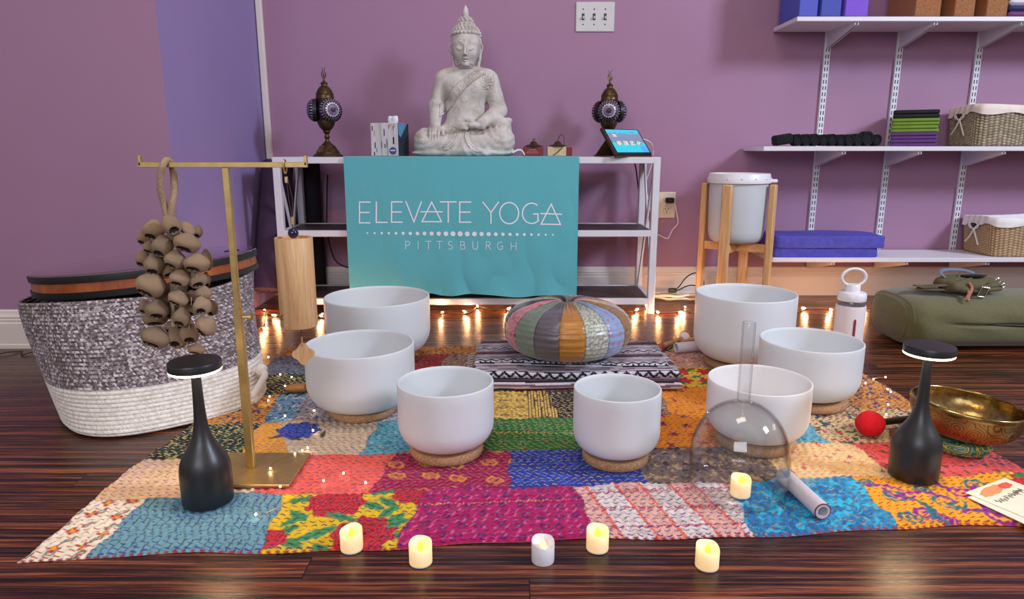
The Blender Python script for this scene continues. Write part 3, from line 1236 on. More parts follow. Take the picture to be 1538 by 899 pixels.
def p_green(x, y):
    C = mottle(np.zeros(x.shape + (3,)) + S(40, 104, 44), x, y, .35)
    C = over(C, sm(scatter(x, y, .05, 3, lambda a, b, r: flower(a, b, 0, 0, .014, 5, .5), .4)) * .7, S(120, 150, 110))
    C = over(C, sm(scatter(x, y, .05, 3, lambda a, b, r: np.hypot(a, b) - .005, .4)), S(110, 50, 40))
    return over(C, (np.abs(y - 1.47) < .0018) * (np.sin(x * 700) > -.2), S(210, 170, 60))


def p_orange(x, y):
    C = mottle(np.zeros(x.shape + (3,)) + S(230, 140, 26), x, y, .2)
    d = scatter(x, y, .055, 6, lambda a, b, r: flower(a, b, 0, 0, .016, 6, .35), .4)
    C = over(C, sm(d), S(170, 60, 60))
    C = over(C, sm(d + .007), S(40, 40, 60))
    return C


def p_orangeplain(x, y):
    return speck(x, y, S(226, 140, 24), [S(196, 100, 20), S(170, 70, 40)], .010, 12, .3)


def p_autumn(x, y):
    return speck(x, y, S(206, 140, 62), [S(150, 84, 40), S(70, 60, 110), S(226, 178, 90)], .009, 22, .5)


def p_bluegrey(x, y):
    return speck(x, y, S(110, 158, 190), [S(60, 100, 150), S(190, 200, 206)], .009, 31, .5)


def p_greywhite(x, y):
    return speck(x, y, S(168, 160, 168), [S(204, 196, 196), S(120, 120, 146)], .011, 41, .5)


def p_gold(x, y):
    C = mottle(np.zeros(x.shape + (3,)) + S(226, 188, 88), x, y)
    C = over(C, sm(scatter(x, y, .05, 2, lambda a, b, r: np.abs(np.hypot(a, b * 1.6) - .009) - .0022, .3)), S(50, 40, 40))
    C = over(C, (vnoise(x, y, 170, 5) > .68) * .7, S(150, 110, 60))
    return over(C, (x > .035) * ((x / .008) % 1 < .35), S(70, 40, 40))


def p_black(x, y):
    return speck(x, y, S(42, 34, 34), [S(120, 96, 80), S(20, 16, 20)], .009, 3, .4)


def p_taupe(x, y):
    return speck(x, y, S(150, 112, 100), [S(100, 70, 70), S(190, 160, 130)], .007, 13, .5)


def p_redyellow(x, y):
    C = mottle(np.zeros(x.shape + (3,)) + S(228, 184, 30), x, y)
    C = over(C, sm(scatter(x, y, .075, 3, lambda a, b, r: flower(a, b, 0, 0, .034, 6, .2), .3)), S(196, 24, 40))
    return over(C, sm(scatter(x + .035, y + .02, .06, 5, lambda a, b, r: leaf(a, b, 0, 0, .6, .02, .009), .3)), S(60, 120, 60))


def p_mixed(x, y):
    C = speck(x, y, S(206, 178, 134), [S(70, 100, 70), S(190, 80, 90), S(60, 70, 110)], .011, 33, .42)
    return C


def p_darkfloral(x, y):
    C = speck(x, y, S(220, 210, 190), [S(30, 30, 40), S(170, 60, 60)], .012, 51, .45)
    return C


def p_red(x, y):
    return speck(x, y, S(150, 40, 44), [S(110, 24, 40), S(180, 70, 50)], .010, 61, .4)


def p_brown(x, y):
    return speck(x, y, S(176, 108, 44), [S(120, 64, 30), S(206, 150, 70)], .009, 71, .5)


def p_pinktan(x, y):
    return speck(x, y, S(196, 150, 130), [S(150, 100, 100), S(220, 186, 160)], .010, 81, .5)


def p_greyblue(x, y):
    return speck(x, y, S(112, 118, 136), [S(84, 88, 110), S(150, 140, 140)], .011, 91, .5)


NAVY, BRN, GOLD_, RST, PUR, BLK = S(40, 44, 90), S(120, 70, 50), S(236, 200, 130), S(186, 76, 60), S(90, 30, 90), S(30, 28, 30)
PATCH = [
    [(-.9, -.678, p_whitefloral, RST), (-.678, -.418, p_teal, S(60, 60, 140)), (-.418, -.178, p_yellow, NAVY), (-.178, .137, p_magenta, S(60, 20, 90)), (.137, .41, p_whitestripe, S(60, 50, 130)),
     (.41, .667, p_cyan, S(120, 90, 70)), (.667, .985, p_scroll, S(120, 40, 60)), (.985, 2, p_redyellow, BRN)],
    [(-.9, -.50, p_peach, S(150, 90, 110)), (-.50, -.258, p_coral, S(110, 50, 100)), (-.258, -.005, p_plum, S(206, 120, 80)), (-.005, .262, p_blue, S(190, 160, 110)), (.262, .53, p_greybrown, S(60, 50, 80)),
     (.53, .76, p_cream, S(220, 140, 90)), (.76, 2, p_pinkleaf, S(150, 50, 60))],
    [(-.9, -.585, p_dkgreen, GOLD_), (-.585, -.32, p_cornflower, S(140, 100, 110)), (-.32, -.14, p_lblue, S(40, 60, 100)), (-.14, .20, p_green, S(190, 180, 90)), (.20, .485, p_orange, S(110, 50, 50)),
     (.485, .70, p_lblue, S(110, 100, 80)), (.70, 2, p_mixed, BLK)],
    [(-.9, -.60, p_autumn, BLK), (-.60, -.53, p_bluegrey, NAVY), (-.53, -.12, p_greywhite, NAVY), (-.12, .11, p_gold, BRN), (.11, .28, p_black, GOLD_), (.28, .39, p_taupe, BLK), (.39, .62, p_orangeplain, RST),
     (.62, .86, p_mixed, PUR), (.86, 2, p_autumn, PUR)],
    [(-.9, -.40, p_dkgreen, GOLD_), (-.40, .0, p_bluegrey, NAVY), (.0, .38, p_magenta, NAVY), (.38, .62, p_redyellow, NAVY), (.62, .88, p_orangeplain, PUR), (.88, 2, p_autumn, PUR)],
    [(-.9, -.42, p_greyblue, BLK), (-.42, -.22, p_red, BLK), (-.22, .05, p_taupe, BLK), (.05, .40, p_gold, BRN), (.40, .70, p_pinktan, RST), (.70, 2, p_darkfloral, BLK)],
    [(-.9, -.05, p_brown, BRN), (-.05, .35, p_autumn, BLK), (.35, .60, p_dkgreen, GOLD_), (.60, 2, p_brown, BRN)],
]


def make_rug():
    nu, nv = 760, 500
    U, Vv = np.meshgrid(np.linspace(0, 1, nu), np.linspace(0, 1, nv), indexing='ij')
    X = (RC[0, 0] * (1 - U) + RC[1, 0] * U) * (1 - Vv) + (RC[2, 0] * (1 - U) + RC[3, 0] * U) * Vv
    Y = (RC[0, 1] * (1 - U) + RC[1, 1] * U) * (1 - Vv) + (RC[2, 1] * (1 - U) + RC[3, 1] * U) * Vv
    # slightly wandering outline
    Y = Y + (1 - Vv) ** 6 * (0.006 * np.sin(U * 17) + 0.003 * np.sin(U * 53) - 0.010 * np.exp(-((U - .03) / .05) ** 2))
    X = X + (1 - U) ** 8 * (0.006 * np.sin(Vv * 15 + 1) + 0.002 * np.sin(Vv * 90)) + U ** 8 * 0.006 * np.sin(Vv * 13)
    C = np.zeros(X.shape + (3,)) + 0.2
    ST = np.zeros(X.shape + (3,)) + 0.1
    vw = Vv + 0.004 * np.sin(U * 31) + 0.003 * np.sin(U * 77)
    seam = np.full(X.shape, 1.0)
    for r in range(7):
        inr = (vw >= (ROWS[r] if r else -1)) & (vw < (ROWS[r + 1] if r < 6 else 2))
        if r:
            seam = np.minimum(seam, np.abs(vw - ROWS[r]) * 1.15)
        for (a, b, fn, sc) in PATCH[r]:
            def wob(q):
                return X + 0.004 * np.sin(Y * 60 + q * 30) + .16 * (Y - (1.1 + .17 * r)) * np.sin(q * 9)
            k = inr & (wob(a) >= a) & (wob(b) < b)
            if not k.any():
                continue
            C[k] = fn(X[k], Y[k])
            ST[k] = sc
            seam = np.where(inr, np.minimum(seam, np.minimum(np.abs(wob(a) - a), np.abs(wob(b) - b))), seam)
    C *= (0.55 + 0.45 * np.clip(seam / 0.0022, 0, 1))[..., None]
    # whip-stitched edge
    ed = np.minimum(np.minimum(U * 1.83, (1 - U) * 1.83), np.minimum(Vv * 1.12, (1 - Vv) * 1.12))
    k = (ed < 0.004) & (np.sin(X * 420 + Y * 420) > -0.2)
    C[k] = S(150, 30, 50)
    # puckered surface between the running stitches
    pitch = 0.0125
    tv = Vv * 1.12 / pitch
    ph = hsh(np.floor(tv), 3) * 6.28
    Z = 0.0048 + 0.0032 * np.abs(np.sin(tv * pi)) * (0.45 + 0.55 * np.sin(X / 0.0082 * pi + ph + 3 * vnoise(X, Y, 30, 1))) + 0.0028 * (vnoise(X + .3 * Y, Y, 75, 2) - .5) + 0.0020 * (vnoise(X, Y, 14, 6) - .5)
    Z *= np.clip(ed / 0.006, 0.25, 1)
    Z = np.maximum(Z, 0.0012)
    par = np.stack([X, Vv * 1.12, np.zeros_like(X)], -1).reshape(-1, 3)
    top = np.stack([X, Y, Z], -1).reshape(-1, 3)
    bot = top.copy()
    bot[:, 2] = 0.0004
    n = len(top)
    F1 = grid_faces(nu, nv)
    ring_ = [i * nv for i in range(nu)] + [(nu - 1) * nv + j for j in range(1, nv)] + [i * nv + nv - 1 for i in range(nu - 2, -1, -1)] + [j for j in range(nv - 2, 0, -1)]
    L = len(ring_)
    skirt = np.array([(ring_[i], ring_[(i + 1) % L], n + (i + 1) % L, n + i) for i in range(L)])
    V = np.concatenate([top, bot[ring_]])
    Cc = np.concatenate([C.reshape(-1, 3), C.reshape(-1, 3)[ring_] * .6])
    pp = np.concatenate([par, par[ring_]])
    m = NT('quilted_patchwork_cotton')
    a = m.n('ShaderNodeAttribute', attribute_name='Col')
    s = m.n('ShaderNodeAttribute', attribute_name='Stitch')
    p = m.n('ShaderNodeAttribute', attribute_name='Par')
    sep = m.n('ShaderNodeSeparateXYZ')
    m.l(p.outputs['Vector'], sep.inputs[0])
    wv = m.noise(p.outputs['Vector'], 22, 2)
    vv = m.math('DIVIDE', m.math('ADD', sep.outputs[1], m.math('MULTIPLY', m.math('SUBTRACT', wv, .5), .010)), pitch)
    row = m.math('FLOOR', vv)
    fv = m.math('FRACT', vv)
    wn = m.n('ShaderNodeTexWhiteNoise', noise_dimensions='1D')
    m.l(row, wn.inputs['W'])
    uu = m.math('ADD', m.math('DIVIDE', sep.outputs[0], .0165), m.math('MULTIPLY', wn.outputs['Value'], 9))
    fu = m.math('FRACT', uu)
    on = m.math('MULTIPLY', m.math('LESS_THAN', m.math('ABSOLUTE', m.math('SUBTRACT', fv, .5)), .10), m.math('LESS_THAN', fu, .60))
    col = m.mix(m.math('MULTIPLY', on, .85), a.outputs['Color'], s.outputs['Color'])
    m.set(color=col, rough=.85, sheen=.15, spec=.2)
    m.bump(m.math('ADD', m.noise(m.coords(), 900, 2), m.math('MULTIPLY', on, -1.2)), .35, .0008)
    o = mesh_obj('patchwork_rug', V, np.concatenate([F1, skirt]), m.m, col=Cc, uv=pp, smooth=True)
    at = o.data.attributes.new('Stitch', 'FLOAT_COLOR', 'POINT')
    cc = np.ones((len(V), 4), dtype=np.float32)
    cc[:n, :3] = ST.reshape(-1, 3)
    cc[n:, :3] = .05
    at.data.foreach_set('color', cc.ravel())
    tag(o, 'bright quilted patchwork rug with running stitches spread on the dark floor', 'rug')
    return o


make_rug()
RZ = 0.0096       # top of the rug

# ------------------------------------------------------------------ crystal singing bowls on cork rings


def frosted(name, col, warm=0.0):
    m = NT(name)
    v = m.coords()
    f = m.noise(v, 700, 2)
    m.set(color=m.ramp(f, [(.3, tuple(c * .965 for c in col)), (.7, col)]), rough=.42, spec=.35, sub=.25)
    m.b.inputs['Subsurface Radius'].default_value = (.03, .03, .034)
    m.b.inputs['Subsurface Scale'].default_value = .6
    m.bump(f, .12, .0006)
    return m.m


FROST = frosted('frosted_quartz', rgb(222, 226, 228))
FROSTW = frosted('frosted_quartz_grainy', rgb(238, 236, 234))
SILT = mat('black_rubber_ring', rgb(24, 24, 26), .6)


def bowl_profile(R, h, rc, rb, t=.0045):
    o = [(rb * .3, 0.0), (rb, 0.0)]
    n = 12
    for i in range(1, n + 1):
        a = pi / 2 * i / n
        o.append((R - (R - rb) * (1 - sin(a)) if False else rb + (R - rb) * sin(a) ** 0.92, rc * (1 - cos(a)) ** 1.0))
    o += [(R, rc + (h - rc) * k) for k in (.25, .5, .75, .97)]
    o += [(R - .0004, h - .001), (R - t * .3, h), (R - t * .75, h), (R - t, h - .0012)]
    inn = [(R - t, rc + (h - rc) * k) for k in (.9, .6, .3, .05)]
    for i in range(n, 0, -1):
        a = pi / 2 * i / n
        inn.append((rb + (R - t - rb) * sin(a) ** 0.92, t + (rc - t * .5) * (1 - cos(a))))
    return o + inn + [(rb * .3, t)]


BOWLS = [  # x, y, R, rim height, ring r, label, material
    (-.410, 2.04, .158, .206, .105, 'large frosted white crystal singing bowl at the back left, in front of the turquoise banner', FROST, .075),
    (-.368, 1.596, .130, .183, .084, 'wide frosted white crystal singing bowl on a cork ring beside the bamboo chime', FROST, .06),
    (-.139, 1.363, .1005, .168, .0785, 'frosted white crystal singing bowl on the magenta patches, left of the two front bowls', FROST, .048),
    (.215, 1.328, .0887, .166, .069, 'narrowest frosted white crystal singing bowl on the blue patch in the front centre', FROST, .042),
    (.690, 1.98, .1435, .229, .111, 'tall frosted white crystal singing bowl at the back right, before the wooden bucket stand', FROST, .07),
    (.753, 1.665, .1225, .173, .100, 'frosted white crystal singing bowl on a cork ring in front of the water bottle', FROST, .058),
    (.534, 1.410, .1074, .155, .085, 'grainy bright white crystal singing bowl standing behind the clear glass dome', FROSTW, .05),
]
RINGL = ['cork ring mostly hidden under the large back left singing bowl', 'cork ring under the wide singing bowl beside the bamboo chime', 'cork ring lying on the magenta patches under a white bowl',
         'small cork ring on the blue patch under the narrowest bowl', 'brown cork ring under the tall back right singing bowl', 'tan cork ring under the bowl in front of the water bottle',
         'cork ring seen through the glass dome, under the grainy white bowl']
for (x, y, R, h, rr, lb, mt, rc), rl in zip(BOWLS, RINGL):
    z0 = RZ
    th = .019
    pr = [(rr * .62, .003), (rr * .62, th - .003), (rr * .66, th), (rr * .94, th), (rr * .985, th - .003), (rr, th * .55), (rr * .985, .003), (rr * .95, 0), (rr * .66, 0)]
    b = MB()
    b.lathe(pr + [pr[0]], 56, cap0=False, cap1=False)
    ro = b.build('cork_ring', CORK, loc=(x, y, z0))
    tag(ro, rl, 'ring', 'cork rings under the singing bowls')
    zb = z0 + th + .0036
    b = MB()
    rb = R * .56
    b.lathe(bowl_profile(R, h - zb, rc, rb), 96)
    bo = b.build('singing_bowl', mt, loc=(x, y, zb), sharp=None)
    tag(bo, lb, 'bowl', 'crystal singing bowls')
    rg = MB()
    rg.lathe([(rb * .90, -.0002), (rb * .90, -.0032), (rb * .99, -.0032), (rb * .99, -.0002), (rb * .90, -.0002)], 56, cap0=False, cap1=False)
    rg.build('rubber_foot_ring', SILT, bo)

# ------------------------------------------------------------------ black cordless lamps
LED = NT('warm_led_ring')
LED.set(color=rgb(255, 230, 180), emis=(1.0, .76, .46), emis_s=7.0)
LAMPB = mat('black_lamp_shell', rgb(30, 31, 34), .38, var=.06, spec=.6)


def table_lamp(x, y, label):
    r = empty('cordless_lamp', (x, y, RZ), label, 'lamp', 'black cordless lamps')
    R = .0455
    R = .0445
    pr = [(.02, 0), (R - .002, 0), (R - .0004, .002), (R, .03), (R, .058)]
    for r_, z_ in [(.0436, .068), (.0415, .078), (.0375, .088), (.0318, .098), (.0255, .108), (.0200, .119), (.0158, .131), (.0128, .144), (.0110, .158), (.0099, .176)]:
        pr.append((r_, z_))
    pr += [(.0090, .20), (.0084, .225), (.0080, .248)]
    MB().lathe(pr, 48).build('body', LAMPB, r, sharp=50)
    MB().lathe([(.0080, .2478), (.030, .2480), (.0425, .2482), (.0438, .2492), (.0440, .2522)], 48, cap0=False).build('led_ring', LED.m, r)
    MB().lathe([(.0436, .2523), (.0444, .2527), (.0446, .2640), (.0436, .2665), (.040, .2672)], 48).build('lamp_head', LAMPB, r)
    d = bpy.data.lights.new('lamp_glow', 'SPOT')
    d.energy = 2.4
    d.color = (1.0, .72, .40)
    d.shadow_soft_size = .03
    d.spot_size = radians(150)
    d.spot_blend = .6
    l = bpy.data.objects.new('lamp_glow', d)
    COL.objects.link(l)
    l.parent = r
    l.location = (0, 0, .2470)
    return r


table_lamp(-.557, 1.1525, 'black bottle-shaped cordless lamp in front of the brass stand, on the teal patch')
table_lamp(.791, 1.250, 'black bottle-shaped cordless lamp on the orange patch beside the bronze bowl')

# ------------------------------------------------------------------ brass stand
SX, SY = -.5235, 1.276
stand = empty('brass_stand', (SX, SY, RZ), 'brass T-shaped hanging stand with a flat rectangular foot on the rug', 'stand')
MB().box((-.0005, -.005, .003), (.200, .143, .006), bev=.0012).build('base_plate', BRASS, stand)
MB().box((0, 0, .1685), (.0155, .0125, .325), bev=.001).build('lower_post', BRASS, stand)
MB().box((0, 0, .46), (.0115, .0095, .272), bev=.0008).build('upper_post', BRASS, stand)
b = MB()
b.lathe([(.0035, 0), (.0035, .010), (.0065, .011), (.0065, .018), (.0045, .0195)], 16, M=Matrix.Translation((.008, 0, .315)) @ Matrix.Rotation(pi / 2, 4, 'Y'))
b.build('thumb_screw', BRASS, stand)
b = MB()
b.box((-.0045, 0, .601), (.308, .0105, .0095), bev=.0008)
b.box((-.1545, 0, .6085), (.0045, .0105, .018), bev=.0008)
b.box((.1475, 0, .6085), (.0045, .0105, .018), bev=.0008)
b.build('crossbar', BRASS, stand, sharp=30)
BARZ = RZ + .601

# ------------------------------------------------------------------ bamboo chime
chx, chy = -.408, SY
chime = empty('bamboo_chime', (chx, chy, .478), 'cylindrical bamboo wind chime hanging from the right arm of the brass stand', 'chime')
b = MB()
cr, chh = .0345, .170
b.lathe([(cr - .004, -.010), (cr - .004, -chh + .002), (cr - .003, -chh), (cr - .0005, -chh), (cr, -chh + .001), (cr, -.001), (cr - .0008, 0), (cr - .003, 0), (cr - .004, -.001), (cr - .004, -.010)], 56, cap0=False, cap1=False)
b.build('bamboo_body', BAMBOO, chime)
b = MB()
b.lathe([(.002, -.0045), (cr - .004, -.0045), (cr - .004, -.0085), (.002, -.0085)], 40)
b.build('top_disc', WOOD_PALE, chime)
b = MB()
for k in range(8):
    a = 2 * pi * k / 8
    b.lathe([(.0016, -.012), (.0016, -.120 - .004 * k)], 8, M=Matrix.Translation((cos(a) * .021, sin(a) * .021, 0)))
b.build('chime_rods', BRASS, chime)
b = MB()
b.ball((0, 0, .0075), .0098, 18)
b.build('blue_bead', mat('dark_blue_bead', rgb(24, 22, 60), .18, spec=.6), chime)
CORD = mat('dark_cord', rgb(60, 50, 48), .7)
b = MB()
b.tube([(0, 0, .017), (0, 0, .030)], .0009, 6)
b.tube([(0, 0, .034), (-.004, 0, .07), (-.006, 0, BARZ - .478 - .02)], .0008, 6)
b.tube([(0, 0, .034), (.003, 0, .07), (-.004, 0, BARZ - .478 - .02)], .0008, 6)
b.tube([(0, 0, -.008), (.001, 0, -.10), (.003, 0, -.20)], .0009, 6)
b.build('cord', CORD, chime)
b = MB()
b.lathe([(.0032, .024), (.0032, .038)], 12)
b.box((-.006, 0, BARZ - .478 - .027), (.006, .004, .012), bev=.001)
b.lathe([(.0016, -.202), (.0016, -.192)], 10, M=Matrix.Translation((.003, 0, 0)))
b.build('brass_ferrules', BRASS, chime)
b = MB()
hz = BARZ - .478
b.tube([(-.007, .0095 * cos(a), hz - .003 + .012 * sin(a)) for a in [2 * pi * k / 20 for k in range(20)]], .0016, 8, closed=True)
b.build('hanging_ring', BRASS, chime)
b = MB()
poly = []
for k in range(72):
    a = 2 * pi * k / 72
    poly.append(((.0175 + .0028 * cos(4 * a)) * cos(a) * 1.06, (.0175 + .0028 * cos(4 * a)) * sin(a) * 1.1))
b.prism(poly, -.0013, .0013, M=Matrix.Translation((.004, 0, -.2265)) @ Matrix.Rotation(radians(12), 4, 'Z') @ Matrix.Rotation(pi / 2, 4, 'X'))
b.build('pendant', WOOD_PALE, chime, smooth=False)
b = MB()
b.tube([(.003, .003 * cos(a), -.206 + .005 * sin(a)) for a in [2 * pi * k / 14 for k in range(14)]], .0007, 6, closed=True)
b.build('pendant_ring', BRASS, chime)
b = MB()
b.tube([(-.022 + .0045 * cos(a), -.0272, -chh + .022 + .0045 * sin(a)) for a in [2 * pi * k / 16 for k in range(16)]], .0006, 6, closed=True)
b.tube([(-.022 + .006 * cos(a) * .4, -.0274, -chh + .022 + .004 * sin(a)) for a in [2 * pi * k / 12 for k in range(12)]], .0005, 6, closed=True)
b.build('burnt_mark', mat('burnt_mark', rgb(96, 66, 36), .7), chime)

# ------------------------------------------------------------------ seed pod rattle
rx = P(253, 250, SY)[0]
rattle = empty('seed_pod_rattle', (rx, SY, BARZ), 'cluster of brown seed pods on a rope loop hanging from the brass stand', 'rattle')
ROPE = mat('jute_rope', rgb(168, 140, 112), .9, var=.3, nscale=500, bump=.7, bscale=500, bdist=.0015)


def rl(px, py, Y=SY):
    X_, Z_ = P(px, py, Y)
    return (X_ - rx, Y - SY, Z_ - BARZ)


b = MB()
L = [rl(252, 327), rl(246, 305), rl(241, 285, SY - .008), rl(241, 262, SY - .0125), rl(244, 250, SY - .0135), rl(249, 241, SY - .004), rl(255, 243, SY + .0105), rl(260, 256, SY + .0135), rl(262, 285, SY + .008), rl(259, 305), rl(256, 327)]
b.tube(L, .0062, 10, smooth=5)
b.tube([rl(254, 322), rl(255, 345)], .008, 10)
b.build('rope_loop', ROPE, rattle)
POD = NT('dry_seed_pod')
_v = POD.coords()
_n1 = POD.noise(_v, 160, 5, .65)
_oi = POD.n('ShaderNodeObjectInfo')
_c = POD.ramp(_n1, [(.34, rgb(118, 94, 72)), (.5, rgb(192, 162, 130)), (.64, rgb(226, 200, 168))])
POD.set(color=POD.mix(1.0, _c, POD.ramp(_oi.outputs['Random'], [(0, (.72, .70, .68)), (.5, (.95, .88, .82)), (1, (1.1, 1.08, 1.06))]), 'MULTIPLY'), rough=.9)
POD.bump(_n1, .8, .003)
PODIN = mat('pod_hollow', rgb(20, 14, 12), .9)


def pod_mesh(seed):
    """rounded pod, its mouth torn open at the bottom"""
    rng = np.random.default_rng(seed)
    nu, nv = 44, 30
    V, C = [], []
    w1, w2 = rng.uniform(.5, 1.2), rng.uniform(0, 6)
    for i in range(nu):
        for j in range(nv + 1):
            a = 2 * pi * i / nu
            ph = -pi / 2 + pi * j / nv
            d = np.array([cos(ph) * cos(a), cos(ph) * sin(a), sin(ph)])
            r = 1 + .05 * sin(3 * a + w2) * cos(ph) + .04 * sin(5 * ph + w1) + rng.uniform(-.008, .008)
            taper = 1 - .16 * d[2]
            p = d * r * np.array([taper, taper, 1.0])
            # mouth: a slit pushed in near the low front
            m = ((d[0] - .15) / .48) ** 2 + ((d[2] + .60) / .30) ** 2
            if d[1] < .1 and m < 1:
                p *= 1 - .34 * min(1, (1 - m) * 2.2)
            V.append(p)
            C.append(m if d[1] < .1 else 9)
    F_, fm = [], []
    for i in range(nu):
        i2 = (i + 1) % nu
        for j in range(nv):
            q = (i * (nv + 1) + j, i2 * (nv + 1) + j, i2 * (nv + 1) + j + 1, i * (nv + 1) + j + 1)
            F_.append(q)
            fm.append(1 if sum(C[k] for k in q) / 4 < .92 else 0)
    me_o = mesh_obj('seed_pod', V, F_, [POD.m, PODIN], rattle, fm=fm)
    return me_o


pods = [(135, 330, 70, 75, .3, 0), (92, 362, 40, 50, 0, 1), (203, 312, 62, 74, -.9, -1), (268, 325, 62, 42, 1.2, 0), (310, 338, 32, 46, .4, 1), (118, 398, 46, 46, .5, 0), (172, 395, 66, 80, .2, -1),
        (266, 380, 92, 68, .6, -1), (95, 445, 46, 62, .2, 0), (135, 468, 68, 76, .05, -1), (221, 447, 72, 68, .5, -1), (306, 460, 96, 66, .15, -1), (345, 450, 36, 80, 0, 1), (190, 490, 60, 60, -.3, 0),
        (127, 545, 102, 92, .6, -1), (238, 520, 70, 62, .3, -1), (306, 528, 66, 62, -.4, 0), (342, 530, 34, 60, .2, 1), (196, 575, 62, 62, -.5, 1), (232, 600, 72, 54, .9, -1), (145, 645, 82, 72, .5, -1),
        (100, 635, 36, 56, 0, 1), (282, 600, 56, 56, .2, 1), (333, 580, 56, 52, .4, 0), (328, 630, 60, 66, -.5, -1), (365, 640, 36, 60, 0, 1), (247, 675, 58, 72, .3, -1), (208, 650, 58, 62, .4, 1),
        (284, 640, 48, 62, 0, 1), (343, 712, 80, 70, 1.5, -1), (140, 682, 90, 52, 0, 1), (142, 753, 102, 74, .7, -1), (276, 738, 62, 86, -.2, 0), (226, 757, 64, 84, -.8, 0), (205, 715, 50, 46, 0, 1),
        (305, 802, 66, 38, .2, 0), (238, 560, 50, 50, 0, 2), (170, 600, 60, 60, .6, 2), (260, 700, 60, 60, .6, 2), (180, 440, 60, 60, 0, 2), (255, 490, 60, 60, .2, 2), (215, 365, 60, 60, .2, 2)]
protos = [pod_mesh(s) for s in range(4)]
for k, (cx, cy, w, h_, rot, lay) in enumerate(pods):
    if k < 4:
        o = protos[k]
    else:
        o = protos[k % 4].copy()
        COL.objects.link(o)
    px, py = 180 + cx / 2.645, 220 + cy / 2.645
    dist = {-1: -.026, 0: -.006, 1: .016, 2: .004}[lay]
    o.location = rl(px, py, SY + dist)
    s_ = 1.27 / 1030 / 2.645 / 2 * 1.10
    o.scale = (w * s_, (w + h_) / 2 * s_, h_ * s_)
    o.rotation_euler = (0, rot * .6, random.uniform(-.5, .5))
b = MB()
for k in range(0, len(pods), 2):
    cx, cy = pods[k][0], pods[k][1]
    p = rl(180 + cx / 2.645, 220 + cy / 2.645, SY - .01)
    q = rl(180 + (cx * .7 + 215 * .3) / 2.645, 220 + max(cy - 90, 280) / 2.645, SY)
    if k % 4 == 0 and cy > 500:
        b.tube([rl(180 + cx / 2.645, 220 + (cy - 42) / 2.645, SY - .02), rl(180 + cx / 2.645, 220 + (cy - 10) / 2.645, SY - .02)], .0009, 5)
b.tube([rl(255, 335), rl(258, 430), rl(262, 520)], .004, 6)
b.build('string', mat('pale_string', rgb(190, 176, 150), .9), rattle)

# ------------------------------------------------------------------ rope basket


def superell(a, ex):
    c, s = np.cos(a), np.sin(a)
    r = (np.abs(c) ** ex + np.abs(s) ** ex) ** (-1.0 / ex)
    return r * c, r * s


def rope_mat(name, cols, zz=True):
    m = NT(name)
    p = m.n('ShaderNodeAttribute', attribute_name='Par')
    sep = m.n('ShaderNodeSeparateXYZ')
    m.l(p.outputs['Vector'], sep.inputs[0])
    pitch = .0090
    v = m.math('DIVIDE', sep.outputs[1], pitch)
    fv = m.math('FRACT', v)
    slant = m.math('MULTIPLY', m.math('ABSOLUTE', m.math('SUBTRACT', fv, .5)), 1.6)
    u = m.math('FRACT', m.math('ADD', m.math('DIVIDE', sep.outputs[0], .0048), slant))
    cell = m.math('FLOOR', m.math('ADD', m.math('DIVIDE', sep.outputs[0], .0048), slant))
    cv = m.n('ShaderNodeCombineXYZ')
    m.l(cell, cv.inputs[0])
    m.l(m.math('FLOOR', m.math('MULTIPLY', v, 2)), cv.inputs[1])
    wn = m.n('ShaderNodeTexWhiteNoise', noise_dimensions='2D')
    m.l(cv.outputs[0], wn.inputs['Vector'])
    nz = m.noise(m.coords(), 520, 3, .6)
    k = m.math('ADD', m.math('MULTIPLY', wn.outputs['Value'], .6), m.math('MULTIPLY', nz, .4))
    m.set(color=m.ramp(k, cols), rough=.9)
    h = m.math('ADD', m.math('MULTIPLY', m.math('SINE', m.math('MULTIPLY', u, pi)), .7), m.math('MULTIPLY', nz, .3))
    m.bump(h, .5, .0012)
    return m.m


HEATHER = rope_mat('heather_brown_rope', [(.15, rgb(78, 66, 70)), (.42, rgb(122, 108, 110)), (.60, rgb(156, 142, 144)), (.82, rgb(228, 218, 218))])
WHITEROPE = rope_mat('white_cotton_rope', [(.2, rgb(214, 204, 192)), (.5, rgb(232, 224, 214)), (.8, rgb(244, 238, 230))])
BX, BY = -.965, 1.755


